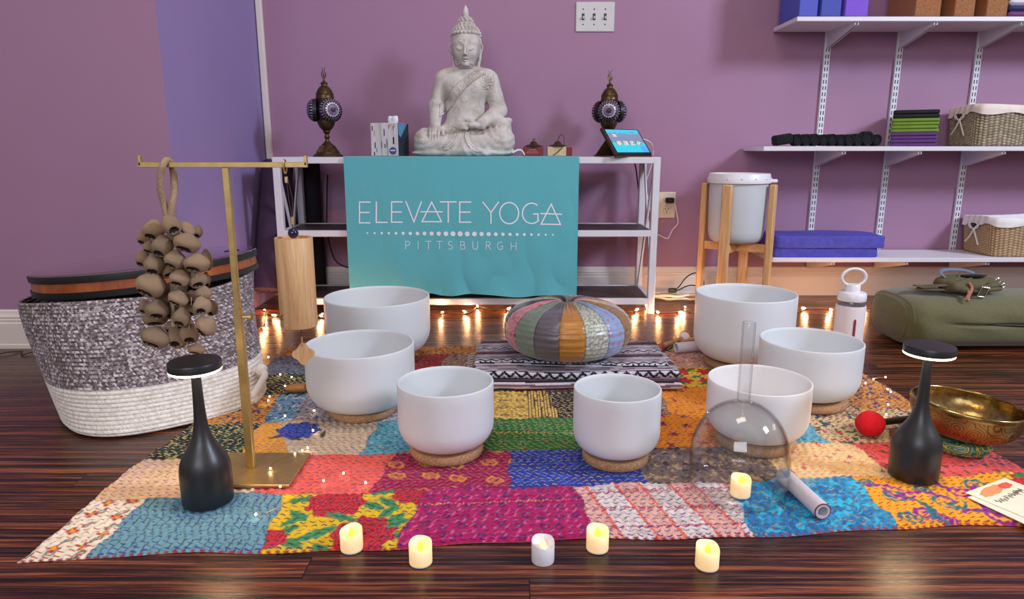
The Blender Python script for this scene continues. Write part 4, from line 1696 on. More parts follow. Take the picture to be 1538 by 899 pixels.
def make_basket():
    nu, nv = 460, 400
    Hh = .296
    a = np.linspace(0, 2 * pi, nu, endpoint=False)
    S_ = np.linspace(0, 1, nv)
    A, T = np.meshgrid(a, S_, indexing='ij')
    ex = 2.9
    rot = radians(38)
    cx, cy = superell(A - rot, ex)
    X0 = cx * cos(rot) - cy * sin(rot)
    Y0 = cx * sin(rot) + cy * cos(rot)
    bx, by = X0, Y0
    # rim is a plain wide oval
    rx_, ry_ = np.cos(A), np.sin(A)
    k = np.clip(T * 1.25, 0, 1) ** .8
    kk = np.clip(T, 0, 1)
    base = (.285 * .86, .262 * .96)
    Xb, Yb = .060 + bx * base[0] * .94, -.050 + by * base[1] * .94
    Xr, Yr = -.024 + rx_ * .272, .052 + ry_ * .278
    w = 1 - (1 - kk) ** 1.35
    X = Xb * (1 - w) + Xr * w
    Y = Yb * (1 - w) + Yr * w
    Z = Hh * kk * (1 + .04 * np.cos(A - .2)) + .004 * np.sin(A * 3) * kk - .022 * kk * np.clip(-np.cos(A), 0, 1) ** 3
    # rounded foot and rolled rim
    foot = np.clip(1 - kk / .045, 0, 1)
    pull = 1 - .05 * foot ** 2
    X, Y = .060 + (X - .060) * pull, (Y + .050) * pull - .050
    n_ = np.hypot(X, Y)
    pitch = .0090
    L = kk * Hh
    rib = np.abs(np.sin(L / pitch * pi)) ** .6 * .0034
    wob = .005 * np.sin(A * 5 + T * 4) * kk + .006 * np.sin(A * 2 + 2 + T * 5) * kk
    X, Y = X + (rib + wob) * X / n_, Y + (rib + wob) * Y / n_
    V = np.stack([X, Y, Z + .001], -1)
    # inner wall
    inn = V.copy()
    c = np.array([-.0, .0])
    inn[..., 0] -= .010 * X / n_
    inn[..., 1] -= .010 * Y / n_
    arc = np.cumsum(np.full(nu, 1.86 / nu))
    Par = np.stack([np.repeat(arc[:, None], nv, 1), L], -1)
    return V, inn, Par, nu, nv


V_, IN_, PR_, nu, nv = make_basket()
bk = empty('rope_basket', (BX, BY, 0), 'big coiled rope basket, heather brown above and white below, by the left wall', 'basket')
split = int(nv * .345)
for nm, a, b_, mt in (('lower_wall', 0, split + 1, WHITEROPE), ('upper_wall', split, nv, HEATHER)):
    v = V_[:, a:b_]
    k = b_ - a
    if nm == 'upper_wall':
        v = np.concatenate([v, IN_[:, ::-1][:, :k]], 1)
        pr = np.concatenate([PR_[:, a:b_], PR_[:, a:b_][:, ::-1]], 1)
        Fc = grid_faces(nu, v.shape[1], cu=True)
        mesh_obj(nm, v.reshape(-1, 3), Fc, mt, bk, uv=pr.reshape(-1, 2))
    else:
        Fc = list(map(tuple, grid_faces(nu, k, cu=True)))
        Fc.append(tuple(i * k for i in range(nu - 1, -1, -1)))
        mesh_obj(nm, v.reshape(-1, 3), Fc, mt, bk, uv=PR_[:, a:b_].reshape(-1, 2))
b = MB()


def rel2(p, o):
    return (p[0] - o[0], p[1] - o[1], p[2] - o[2])


hp = []
for (px, py, Y) in [(374, 598, 1.66), (382, 590, 1.665), (392, 574, 1.67), (398, 563, 1.675), (393, 555, 1.69), (384, 555, 1.70), (377, 566, 1.71)]:
    x, z = P(px, py, Y)
    hp.append(rel2((x, Y, z), (BX, BY, 0)))
b.tube(hp, .0085, 12, smooth=6)
b.ball(hp[4], .016, 14)
b.build('rope_handle', WHITEROPE, bk)

# ------------------------------------------------------------------ round drum lying on the basket
DX, DY, DZ = -.990, 1.850, .349
drum = empty('round_drum', (DX, DY, DZ), 'glossy dark round drum with an orange-brown band lying tilted on the rope basket', 'drum')
drum.rotation_euler = (radians(-1.5), radians(-4.6), 0)
GLOSS = mat('reflection_tinted_lacquer', rgb(60, 44, 58), .06, var=.04, spec=1.0, coat=1.0, ior=2.2)  # black lacquer tinted purple, the wall's reflection put into its colour
BLK = mat('black_band', rgb(20, 18, 18), .5, bump=.15, bscale=300)
AMB = wood_mat('orange_brown_wood_band', rgb(132, 62, 30), rgb(186, 100, 52), 2, 8, .35, 3)
R = .2765
MB().lathe([(.01, -.0004), (R - .012, 0), (R - .003, -.0012), (R, -.004)], 128, cap0=True).build('drum_skin', GLOSS, drum)
MB().lathe([(R, -.004), (R + .001, -.010), (R, -.021), (R - .004, -.0215)], 128, cap0=False, cap1=False).build('upper_band', BLK, drum)
MB().lathe([(R - .004, -.0215), (R - .0035, -.043)], 128, cap0=False, cap1=False).build('wood_band', AMB, drum)
MB().lathe([(R - .0035, -.043), (R, -.0435), (R - .001, -.058), (R - .012, -.062), (.02, -.062)], 128, cap0=False).build('lower_band', BLK, drum)
b = MB()
b.lathe([(.017, .0003), (.019, .0016), (.021, .0003)], 32, c=(.215, .035, 0), cap0=False, cap1=False)
b.build('sound_hole_rim', BLK, drum)
b = MB()
for k in range(5):
    a = radians(196 + 3.2 * k)
    b.ball(((R + .003) * cos(a), (R + .003) * sin(a), -.032), .003, 8)
b = MB()
b.box((R * cos(radians(193)) * 1.004, R * sin(radians(193)) * 1.004, -.031), (.012, .016, .020), bev=.002)
b.build('band_clasp', BLK, drum)

# ------------------------------------------------------------------ rolled mats beside the console shelf


def spiral_roll(name, L, R, turns, t, m, parent=None, n=26):
    """a sheet rolled up, axis z from 0 to L"""
    N = int(turns * n)
    V, Fc = [], []
    for i in range(N + 1):
        a = 2 * pi * i / n
        r = R - (R - .012) * i / N
        for (rr, z) in ((r, 0), (r, L), (r - t, L), (r - t, 0)):
            V.append((rr * cos(a), rr * sin(a), z))
    for i in range(N):
        p, q = 4 * i, 4 * i + 4
        for k in range(4):
            Fc.append((p + k, p + (k + 1) % 4, q + (k + 1) % 4, q + k))
    Fc.append((3, 2, 1, 0))
    Fc.append((4 * N, 4 * N + 1, 4 * N + 2, 4 * N + 3))
    return mesh_obj(name, V, Fc, m, parent, smooth=True, sharp=40)


PMAT = mat('dark_purple_foam', rgb(58, 34, 62), .8, var=.12, bump=.2, bscale=400)
pm = spiral_roll('rolled_mat', .535, .070, 6.5, .0062, PMAT)
a_, b_ = Vector((-.990, 2.735, .080)), Vector((-.988, 2.945, .60))
pm.matrix_world = Matrix.Translation(a_) @ (b_ - a_).to_track_quat('Z', 'Y').to_matrix().to_4x4() @ Matrix.Rotation(radians(60), 4, 'Z')
tag(pm, 'dark purple rolled yoga mat leaning in the corner left of the console shelf', 'yoga mat')
BMAT = mat('black_foam', rgb(18, 18, 20), .85, var=.1, bump=.2, bscale=400)
for (x, y, lb) in [(-.868, 3.001, 'black rolled yoga mat upright behind the left shelf brace')]:
    o = spiral_roll('upright_mat', .60, .041, 5, .005, BMAT)
    o.location = (x, y, 0)
    tag(o, lb, 'yoga mat')

# ------------------------------------------------------------------ LED tealights
CAND = NT('warm_translucent_plastic')
CAND.set(color=rgb(240, 222, 186), rough=.45, sub=.6, emis=(1.0, .62, .20), emis_s=.42)
CAND.b.inputs['Subsurface Radius'].default_value = (.012, .009, .006)
CAND.b.inputs['Subsurface Scale'].default_value = 1.0
CANDW = mat('cool_white_plastic', rgb(226, 224, 230), .45, var=.03)
FLAME = NT('yellow_led_flame')
FLAME.set(color=rgb(255, 214, 60), emis=(1.0, .58, .03), emis_s=1.6)
FLAMED = NT('pale_led_flame')
FLAMED.set(color=rgb(250, 220, 150), emis=(1.0, .70, .30), emis_s=1.0)


def tealight(x, y, z, rot, lit, label):
    r = empty('led_tealight', (x, y, z), label, 'candle', 'led tealights', rot)
    n = 56
    R, t = .0182, .0011
    V, Fc = [], []
    rows = []

    def top(a):
        return .0338 + .0046 * sin(a) + .0014 * sin(2 * a + 1) + .0012 * sin(3 * a + 2)
    prof = [(R * .90, 0), (R * .97, .0008), (R, .003), (R, None), (R - t * .5, 'lip'), (R - t, None), (R - t - .002, .0265), (R - .007, .0245), (.004, .0240)]
    for (rr, zz) in prof:
        row = []
        for k in range(n):
            a = 2 * pi * k / n
            h = top(a)
            z_ = h - .0006 if zz is None else (h if zz == 'lip' else (zz if zz < .02 else zz))
            row.append(len(V))
            V.append((rr * cos(a), rr * sin(a), z_))
        rows.append(row)
    for i in range(len(rows) - 1):
        for k in range(n):
            Fc.append((rows[i][k], rows[i][(k + 1) % n], rows[i + 1][(k + 1) % n], rows[i + 1][k]))
    Fc.append(tuple(reversed(rows[0])))
    Fc.append(tuple(rows[-1]))
    mesh_obj('candle_body', V, Fc, CAND.m if lit else CANDW, r)
    MB().lathe([(R * .90, -.0002), (R * .985, .0006), (R * 1.004, .0026)], n, cap1=False).build('base', CANDW, r)
    fl_ = MB().lathe([(.0034, .0238), (.0048, .0262), (.0050, .0290), (.0036, .0330), (.0016, .0366), (.0003, .0395)], 16)
    fl_.build('flame', FLAME.m if lit else FLAMED.m, r)
    d = bpy.data.lights.new('tealight_glow', 'POINT')
    d.energy = .006 if lit else .001
    d.color = (1.0, .66, .25)
    d.shadow_soft_size = .004
    l = bpy.data.objects.new('tealight_glow', d)
    COL.objects.link(l)
    l.parent = r
    l.location = (0, -.0, .0335 + .006)
    return r


for (px, py, rot, lit, z, lb) in [
        (525, 833, -.5, 1, 0, 'leftmost lit white LED tealight, on the floor before the yellow flowered patch'),
        (630, 854, .2, 1, 0, 'lit LED tealight second from left, on the floor before the magenta patch'),
        (816, 851, .5, 0, 0, 'pale dim white LED tealight in the middle of the floor row'),
        (899, 833, .35, 1, 0, 'lit LED tealight just in front of the pale striped patch edge'),
        (1066, 860, .6, 1, 0, 'rightmost lit LED tealight on the floor, nearest to the camera'),
        (1116, 750, .3, 1, RZ, 'LED tealight glowing on the blue patch inside the clear glass dome')]:
    x, y = G(px, py, z)
    tealight(x, y + .017, z + .0003, rot, lit, lb)

# ------------------------------------------------------------------ clear glass dome with handle
GLASS = NT('clear_glass')
GLASS.set(color=(1, 1, 1), rough=0.0, trans=1.0, ior=1.46)
dx, dy = .428, 1.200
b = MB()
R, Hd, t = .091, .172, .0024


def dome(R, H):
    o = []
    for i in range(26):
        a = pi / 2 * i / 25
        o.append((R * cos(a) ** .86 if i < 25 else .0003, H * (.30 + .70 * sin(a)) if False else H * sin(a) ** 1.0))
    return o


out = [(R * .985, 0.0), (R, .03), (R * 1.004, .055)] + [(R * 1.004 * cos(pi / 2 * i / 24) ** .9, .055 + (Hd - .055) * sin(pi / 2 * i / 24)) for i in range(1, 24)]
inn = [(max(r - t, .0004), z if k < 3 else z - t * (z - .05) / (Hd - .05)) for k, (r, z) in enumerate(out)]
hr = .0118
out2 = [p for p in out if p[0] > hr + .003]
tubeo = [(hr + .0018, Hd - .0022), (hr, Hd + .003), (hr, .322), (hr - .0008, .3235)]
tubei = [(hr - .0022, .3225), (hr - .0024, .318), (hr - .0024, Hd + .006), (hr - .003, Hd + .001), (.001, Hd + .0002)]
profile = out2 + tubeo + tubei
b.lathe(profile, 96, cap0=False, cap1=True)
innl = [p for p in inn if p[0] > .002] + [(.0005, inn[-1][1])]
V = []
base_n = len(b.v)
b.lathe(innl, 96, cap0=False, cap1=True)
# close the rim between outer and inner skin
for k in range(96):
    k2 = (k + 1) % 96
    b.f.append((k, base_n + k, base_n + k2, k2))
    b.m.append(0)
# inner skin faces inwards
nin = (len(innl) - 1) * 96 + 1
gd = b.build('glass_dome', GLASS.m, loc=(dx, dy, RZ + .0005), sharp=None)
gd.rotation_euler = (0, 0, 0)
tag(gd, 'clear glass bell dome with a tall tube handle standing over a tealight', 'glass dome')
import bmesh as _bm
_b = _bm.new()
_b.from_mesh(gd.data)
_bm.ops.recalc_face_normals(_b, faces=_b.faces)
_b.to_mesh(gd.data)
_b.free()

# ------------------------------------------------------------------ frosted striker tubes and mallets
SUEDE = mat('pale_suede_tube', rgb(206, 198, 206), .7, var=.06, nscale=200, bump=.2, bscale=500)
SUEDEIN = mat('tube_inside', rgb(214, 208, 210), .4)
REDR = mat('red_edge', rgb(120, 34, 40), .6)


def hollow_tube(name, a, b_, r, t, m, label, red=True):
    a, b_ = Vector(a), Vector(b_)
    L = (b_ - a).length
    q = MB()
    q.lathe([(r - t, 0), (r - .0006, 0), (r, .0008), (r, L - .0008), (r - .0006, L), (r - t, L), (r - t, 0)], 36, cap0=False, cap1=False)
    o = q.build(name, m)
    o.matrix_world = Matrix.Translation(a) @ (b_ - a).to_track_quat('Z', 'Y').to_matrix().to_4x4()
    if red:
        e = MB()
        e.lathe([(r - .0016, L + .0002), (r - .0004, L + .0004), (r + .0003, L - .0002), (r + .0003, L - .0010)], 36, cap0=False, cap1=False)
        e.build('red_edge', REDR, o)
    tag(o, label, 'striker')
    return o


ra = .0148
x0, y0 = G(1176, 712, RZ + ra)
x1, y1 = G(1236, 768, RZ + ra)
hollow_tube('striker_tube', (x0, y0, RZ + ra), (x1, y1, RZ + ra), ra, .0058, SUEDE, 'pale hollow striker tube with a red edge lying on the cyan patch beside the dome')
rb_ = .0165
xa, ya = G(1015, 522, RZ + rb_)
hollow_tube('striker_tube', (xa + .20, ya - .03 + .09, RZ + rb_), (xa, ya, RZ + rb_), rb_, .004, SUEDE, 'pale hollow striker tube at the rear edge of the rug beside two mallets', red=False)


def mallet(head, tip, rh, rs, mh, ms, label, name='mallet', cat='mallet', mt=None, zh=None):
    """ball-headed mallet from the head centre to the tip of the handle"""
    h, t_ = Vector(head), Vector(tip)
    d = (t_ - h)
    L = d.length
    r = empty(name, head, label, cat)
    M = d.to_track_quat('Z', 'Y').to_matrix().to_4x4()
    MB().ball((0, 0, 0), rh, 28).build('head', mh, r)
    b = MB()
    b.lathe([(rs, rh * .8), (rs, L * .6), (rs * 1.15, L * .85), (rs * .9, L - .004), (rs * .5, L)], 20, M=M)
    b.build('handle', ms, r)
    if mt is not None:
        b = MB()
        b.lathe([(rs * 1.2, L * .80), (rs * 1.75, L * .84), (rs * 1.75, L * .96), (rs * .8, L + .001)], 18, M=M)
        b.build('grip', mt, r)
    return r


WHITEFELT = mat('white_felt', rgb(232, 222, 216), .95, var=.04, bump=.3, bscale=300)
MWOOD = wood_mat('mallet_wood', rgb(160, 110, 74), rgb(206, 156, 116), 2, 5)
ORW = mat('orange_wood_grip', rgb(176, 92, 48), .5)
xh, yh = G(1028, 506, RZ + .02)
xt, yt = G(1000, 523, RZ + .008)
mallet((xh, yh, RZ + .0185), (xt - .03, yt - .01, RZ + .011), .0185, .0075, WHITEFELT, MWOOD, 'white ball mallet with wooden handle lying left of the rear striker tube', mt=ORW)
xh, yh = G(1048, 509, RZ + .02)
mallet((xh + .012, yh + .02, RZ + .017), (xh - .09, yh - .0, RZ + .0085), .0165, .007, WHITEFELT, MWOOD, 'white ball mallet resting right behind the rear striker tube, half hidden by the tall bowl')

# red felt mallet, its dark handle running behind the lamp
REDF = mat('red_felt', rgb(204, 10, 34), .95, var=.12, nscale=200, bump=.6, bscale=420, bdist=.0015)
DKW = mat('dark_lacquered_wood', rgb(44, 30, 28), .3, spec=.6)
xh, yh = G(1307, 636, RZ + .028)
r = empty('felt_mallet', (xh, yh, RZ + .0285), 'red felt ball mallet with a dark handle lying behind the right black lamp', 'mallet')
MB().ball((0, 0, 0), (.0315, .0295, .0285), 36).build('head', REDF, r)
b = MB()
d = Vector((.165, .055, -.006))
b.lathe([(.0075, .026), (.008, .06), (.0085, .17)], 20, M=d.to_track_quat('Z', 'Y').to_matrix().to_4x4())
b.build('handle', DKW, r)
# thick puja stick, round wooden end towards the camera
x0, y0 = G(1343, 652, RZ + .014)
b = MB()
a, c = Vector((x0, y0, RZ + .0145)), Vector((x0 + .115, y0 + .040, RZ + .0150))
L = (c - a).length
M = Matrix.Translation(a) @ (c - a).to_track_quat('Z', 'Y').to_matrix().to_4x4()
b.lathe([(.0138, 0), (.0142, .002), (.0142, L)], 28, M=M)
o = b.build('wooden_stick', mat('black_leather_wrap', rgb(30, 26, 26), .45, bump=.2, bscale=200))
b = MB()
b.lathe([(.0005, -.0008), (.0128, -.0008), (.0136, .0002)], 28, M=M, cap0=True, cap1=False)
b.build('wooden_end', mat('end_grain_wood', rgb(112, 84, 62), .6, var=.25, nscale=300), o)
tag(o, 'thick dark striker stick, round wooden end showing between the red ball and lamp', 'striker')
# wooden handle sticking out behind the wide bowl on the left
x0, y0 = G(460, 585, RZ + .010)
b = MB()
M = Matrix.Translation((x0 - .005, y0 + .012, RZ + .0125)) @ Matrix.Rotation(-pi / 2 - .05, 4, 'Y')
b.lathe([(.0105, 0), (.0115, .0012), (.0115, .030), (.0095, .040), (.0078, .050), (.0055, .053)], 24, M=M)
o = b.build('short_mallet', wood_mat('ochre_wood', rgb(170, 112, 50), rgb(206, 150, 84), 0, 8))
o.data.materials[0].name = 'ochre_wood'
tag(o, 'short turned wooden mallet handle poking out left of the wide singing bowl', 'mallet')

# ------------------------------------------------------------------ bronze singing bowl on its brocade cushion


def brocade():
    m = NT('green_gold_brocade')
    v = m.coords((1, 1, 1.6))
    n1 = m.noise(v, 26, 1, .4)
    band = m.math('ABSOLUTE', m.math('SUBTRACT', m.math('FRACT', m.math('MULTIPLY', n1, 7)), .5))
    c = m.ramp(band, [(.0, rgb(206, 176, 60)), (.13, rgb(196, 162, 50)), (.17, rgb(24, 92, 76)), (.36, rgb(20, 110, 96)), (.42, rgb(120, 160, 110))])
    m.set(color=c, rough=.42, spec=.6)
    m.bump(m.noise(v, 400, 2), .2, .0006)
    return m.m


cxb, cyb = .962, 1.376
b = MB()
Rc = .0585
b.lathe([(Rc * .35, .004), (Rc * .7, .0005), (Rc * .93, .004), (Rc * 1.02, .015), (Rc * .95, .0265), (Rc * .72, .0315), (Rc * .5, .028), (Rc * .35, .02)], 64)
o = b.build('ring_cushion', brocade(), loc=(cxb, cyb, RZ))
tag(o, 'green and gold brocade ring cushion under the bronze singing bowl', 'cushion')
BB = NT('hammered_bronze')
_v = BB.coords()
_n = BB.noise(_v, 26, 4, .6)
BB.set(color=BB.ramp(_n, [(.3, rgb(96, 76, 44)), (.5, rgb(150, 124, 76)), (.7, rgb(190, 168, 116))]), metal=1.0, rough=BB.math('ADD', BB.math('MULTIPLY', _n, .2), .16))
BB.bump(BB.noise(_v, 70, 2), .3, .002)
BE = NT('engraved_bronze')
_v = BE.coords()
_w = BE.n('ShaderNodeTexVoronoi', feature='F1')
_w.inputs['Scale'].default_value = 30
BE.l(_v, _w.inputs['Vector'])
_rings = BE.math('ABSOLUTE', BE.math('SUBTRACT', BE.math('FRACT', BE.math('MULTIPLY', _w.outputs['Distance'], 6.5)), .5))
_ln = BE.math('LESS_THAN', _rings, .13)
_n2 = BE.noise(_v, 30, 4)
BE.set(color=BE.mix(BE.math('MULTIPLY', _ln, .7), BE.ramp(_n2, [(.3, rgb(128, 98, 60)), (.7, rgb(176, 144, 92))]), rgb(70, 46, 28)), metal=.9, rough=.42)
BE.bump(BE.math('SUBTRACT', 1.0, _ln), .3, .0012)
Rb, hb = .1065, .074
r = empty('bronze_bowl', (cxb, cyb, RZ + .0322), 'hammered bronze singing bowl with engraved outside resting on a brocade ring cushion', 'bowl')
rot = (radians(0), radians(5), 0)
r.rotation_euler = rot
prof = [(.004, .0002), (.035, .001)]
for i in range(1, 15):
    a = pi / 2 * i / 14
    prof.append((.035 + (Rb - .035) * sin(a) ** .9, .001 + (hb * .80) * (1 - cos(a)) ** 1.05))
outer = prof
b = MB()
b.lathe(outer, 96, cap1=False)
b.build('engraved_wall', BE.m, r, sharp=None)
t = .0035
rim = [(Rb, outer[-1][1]), (Rb + .0012, outer[-1][1] + .002), (Rb + .0012, hb - .002), (Rb, hb), (Rb - t, hb), (Rb - t - .0005, hb - .004)]
inner = [(max(q[0] - t, .002), q[1] + t) for q in reversed(outer)]
b = MB()
b.lathe(rim + inner, 96, cap0=False)
b.build('rim_and_inside', BB.m, r, sharp=None)

# ------------------------------------------------------------------ folded serape blanket


def blanket_col(q, x, z, end=0):
    """colour by distance q across the stripes"""
    W, K, PK, G_ = np.array(S(220, 214, 226)), np.array(S(26, 24, 30)), np.array(S(132, 86, 98)), np.array(S(120, 112, 124))
    C = np.zeros(q.shape + (3,)) + W
    qq = q % .118
    C[(qq > .000) & (qq < .006)] = K
    C[(qq > .006) & (qq < .010)] = W
    C[(qq > .010) & (qq < .016)] = PK
    C[(qq > .016) & (qq < .018)] = K
    m = (qq > .024) & (qq < .028)
    C[m] = K
    m = (qq >= .028) & (qq < .050)
    zig = np.abs(((x / .030) % 1) - .5) * 2
    v = (qq - .028) / .022
    dark = (np.abs(v - .14 - zig * .62) < .22) | ((np.abs(v - .86) + np.abs(zig) * .8) < .2)
    C[m] = np.where(dark[m][:, None], K, W)
    C[(qq >= .050) & (qq < .054)] = K
    C[(qq >= .060) & (qq < .065)] = K
    C[(qq >= .067) & (qq < .076)] = PK
    C[(qq >= .076) & (qq < .081)] = K
    C[(qq >= .081) & (qq < .088)] = PK * .8
    C[(qq >= .088) & (qq < .098)] = K
    C[(qq >= .103) & (qq < .110)] = PK
    n = vnoise(x, q, 420, 5)
    return C * (.80 + .3 * n)[..., None]


BLX, BLY = .172, 1.895
blk = empty('striped_blanket', (BLX, BLY, RZ + .0006), 'folded black, white and dusty pink woven blanket under the patchwork pouf', 'blanket')
BLM = attr_mat('woven_serape', .95, .6, 420, .0015, .15, 500)


def fold(name, w, d, th, z0, q0, ox=0, oy=0, rz=0, wav=.004, seed=0, layers=1):
    nu = 230
    # cross-section: a flat loop with rounded folds
    nq = 200
    tt = np.linspace(0, 1, nq, endpoint=False)
    per = 2 * (d - th) + pi * th
    s = tt * per
    y, z = np.zeros(nq), np.zeros(nq)
    for i, v in enumerate(s):
        if v < d - th:
            y[i], z[i] = d / 2 - th / 2 - v, th
        elif v < d - th + pi * th / 2:
            a = (v - (d - th)) / (th / 2)
            y[i], z[i] = -d / 2 + th / 2 - th / 2 * sin(a), th / 2 + th / 2 * cos(a)
        elif v < 2 * (d - th) + pi * th / 2:
            y[i], z[i] = -d / 2 + th / 2 + (v - (d - th + pi * th / 2)), 0
        else:
            a = (v - (2 * (d - th) + pi * th / 2)) / (th / 2)
            y[i], z[i] = d / 2 - th / 2 + th / 2 * sin(a), th / 2 - th / 2 * cos(a)
    X = np.linspace(-w / 2, w / 2, nu)
    XX, YY = np.meshgrid(X, y, indexing='ij')
    _, ZZ = np.meshgrid(X, z, indexing='ij')
    _, SS = np.meshgrid(X, s, indexing='ij')
    e = np.clip((w / 2 - np.abs(XX)) / (th * .5), 0, 1)
    e = np.sqrt(1 - (1 - e) ** 2)
    ZZ = th / 2 + (ZZ - th / 2) * (.15 + .85 * e)
    f = vnoise(XX + seed, YY, 9, seed)
    up = np.clip(ZZ / th, 0, 1)
    ZZ = ZZ + wav * (f - .5) * up
    YY = YY + .006 * np.sin(XX * 14 + seed) + .004 * (vnoise(XX, YY * 0 + seed, 20, 2) - .5)
    Cc = blanket_col(SS + q0 + .002 * np.sin(XX * 25), XX + ox, ZZ)
    V = np.stack([XX * cos(rz) - YY * sin(rz) + ox, XX * sin(rz) + YY * cos(rz) + oy, ZZ + z0], -1).reshape(-1, 3)
    Fc = list(map(tuple, grid_faces(nu, nq, cv=True)))
    Fc.append(tuple(range(nq - 1, -1, -1)))
    Fc.append(tuple((nu - 1) * nq + j for j in range(nq)))
    return mesh_obj(name, V, Fc, BLM, blk, col=Cc.reshape(-1, 3))


fold('lower_fold', .570, .300, .024, .0, -.070, 0, 0, 0, .002, 1)
fold('middle_fold', .562, .288, .022, .0225, -.244, .002, .010, .02, .003, 5)
fold('upper_fold', .535, .235, .013, .0435, .058, -.004, .026, -.05, .006, 9)
b = MB()
rr = np.random.default_rng(3)
for i in range(9):
    a = rr.uniform(0, .2)
    b.tube([(-.285, -.10 + .03 * i * .8, .03), (-.297 - .006 * rr.uniform(), -.10 + .03 * i * .8, .025), (-.300, -.10 + .03 * i * .8 + .005, .012)], .0012, 5, smooth=3)
b.build('fringe', mat('pale_fringe', rgb(206, 196, 196), .9), blk)

# ------------------------------------------------------------------ patchwork pouf
GORE = [
    ('brown_gold_gore', S(150, 112, 50), [S(84, 40, 40)], .10), ('beige_stripe_gore', S(196, 180, 160), [S(120, 90, 80)], .05), ('rust_gore', S(176, 96, 80), [S(206, 150, 130)], .1),
    ('navy_gore', S(44, 50, 84), [S(90, 100, 130)], .08), ('taupe_gore', S(150, 118, 104), [S(196, 170, 150)], .1), ('sea_green_gore', S(130, 164, 160), [S(90, 130, 120)], .05),
    ('indigo_gore', S(36, 34, 70), [S(70, 66, 110)], .05), ('bronze_gore', S(134, 100, 40), [S(70, 56, 44)], .12), ('silver_gore', S(150, 150, 134), [S(206, 200, 186)], .1),
    ('plum_gore', S(64, 28, 50), [S(30, 24, 40)], .1), ('pink_gore', S(206, 128, 134), [S(160, 50, 70)], .12), ('sage_gore', S(118, 132, 112), [S(136, 140, 100)], .04),
    ('grey_gore', S(98, 88, 98), [S(80, 74, 86)], .03), ('ochre_gore', S(186, 124, 44), [S(150, 106, 60)], .04), ('cream_gore', S(206, 210, 184), [S(60, 64, 100)], .3), ('light_blue_gore', S(140, 166, 206), [S(186, 80, 90)], .15)]


def make_pouf():
    # gore order round the pouf, starting at +x going counter-clockwise seen from above
    Rr, Hh = .181, .150
    NG = 16
    per = 22
    nu, nv = NG * per, 90
    a = np.linspace(0, 2 * pi, nu, endpoint=False)
    T = np.linspace(0, 1, nv)
    A, TT = np.meshgrid(a, T, indexing='ij')
    # profile: from bottom centre round to the pinched top
    ph = -pi / 2 + pi * TT
    rad = Rr * np.clip(np.cos(ph), 0, 1) ** np.where(ph > 0, .60, .46)
    z = Hh / 2 + Hh / 2 * np.sign(np.sin(ph)) * np.abs(np.sin(ph)) ** np.where(ph > 0, .88, .80)
    top = np.clip((TT - .5) * 2, 0, 1)
    r_n = rad / Rr
    dip = np.where(TT > .5, .022 * np.exp(-(r_n / .09) ** 2), 0)
    z = z - dip
    g = (A / (2 * pi) * NG) % 1
    bulge = 1 - .013 * np.abs(2 * g - 1) ** 6
    pl = .0050 * np.sin(A * 64 + 2 * np.sin(A * 9)) * np.exp(-((r_n - .28) / .26) ** 2) * (TT > .5)
    pl2 = .0009 * np.sin(ph * 34 + hsh(np.floor(A / (2 * pi) * NG), 1) * 9) * (TT < .72) * (TT > .15)
    rad = rad * bulge + pl2
    z = z + pl + .0012 * (vnoise(A * 12, TT * 30, 1, 4) - .5)
    X, Y = rad * np.cos(A), rad * np.sin(A)
    V = np.stack([X, Y, np.maximum(z, 0.0)], -1).reshape(-1, 3)
    Fc = grid_faces(nu, nv, cu=True)
    C = np.zeros(A.shape + (3,))
    gi = np.floor(A / (2 * pi) * NG).astype(int)
    for k in range(NG):
        m = gi == k
        nm, base, sc, amt = GORE[(k) % NG]
        uu, vv_ = (A * .184)[m], (TT * .36)[m]
        c = speck(uu, vv_, base, sc, .005 if nm != 'cream_gore' else .008, 3 + k, .2 + amt * 2.2)
        if nm == 'cream_gore':
            c = np.zeros(uu.shape + (3,)) + base
            c = over(c, sm(scatter(uu, vv_, .019, 3, lambda p, q, r: np.abs(np.hypot(p, q) - .0078) - .0008, .5)), sc[0])
            c = over(c, sm(scatter(uu + .01, vv_ + .007, .013, 8, lambda p, q, r: np.abs(np.hypot(p, q) - .004) - .0006, .5)), sc[0])
        if nm == 'light_blue_gore':
            c = np.zeros(uu.shape + (3,)) + base
            c = over(c, sm(scatter(uu, vv_, .03, 5, lambda p, q, r: flower(p, q, 0, 0, .010, 6, .5), .3)) * .8, sc[0])
        if nm in ('grey_gore', 'ochre_gore', 'sage_gore'):
            c = over(np.zeros(uu.shape + (3,)) + base, (np.sin(vv_ * 900 + np.sin(uu * 60)) > .6) * .35, tuple(x * .5 for x in base))
        C[m] = c
    seam = np.minimum(g, 1 - g) * (2 * pi / NG) * np.maximum(rad, .01)
    C *= (.35 + .65 * np.clip(seam / .0016, 0, 1))[..., None]
    streak = .75 + .35 * vnoise(A * 40, TT * 0 + .5, 1, 7)
    C *= np.where(TT > .72, streak, 1)[..., None]
    return V, Fc, C.reshape(-1, 3)


pv, pf, pc = make_pouf()
PFX, PFY = .158, 1.905
pouf = empty('patchwork_pouf', (PFX, PFY, RZ + .0600), 'round tufted silk patchwork meditation pouf on the folded striped blanket', 'cushion')
pouf.rotation_euler = (0, 0, radians(-33.75))
mesh_obj('pouf_cover', pv, pf, attr_mat('patchwork_silk', .36, .12, 300, .0008, .12, 200, spec=.6, sheen=.3), pouf, col=pc)
b = MB()
b.ball((0, 0, .1295), (.013, .013, .006), 18)
b.build('tuft_button', mat('brown_silk_button', rgb(120, 92, 70), .5), pouf)

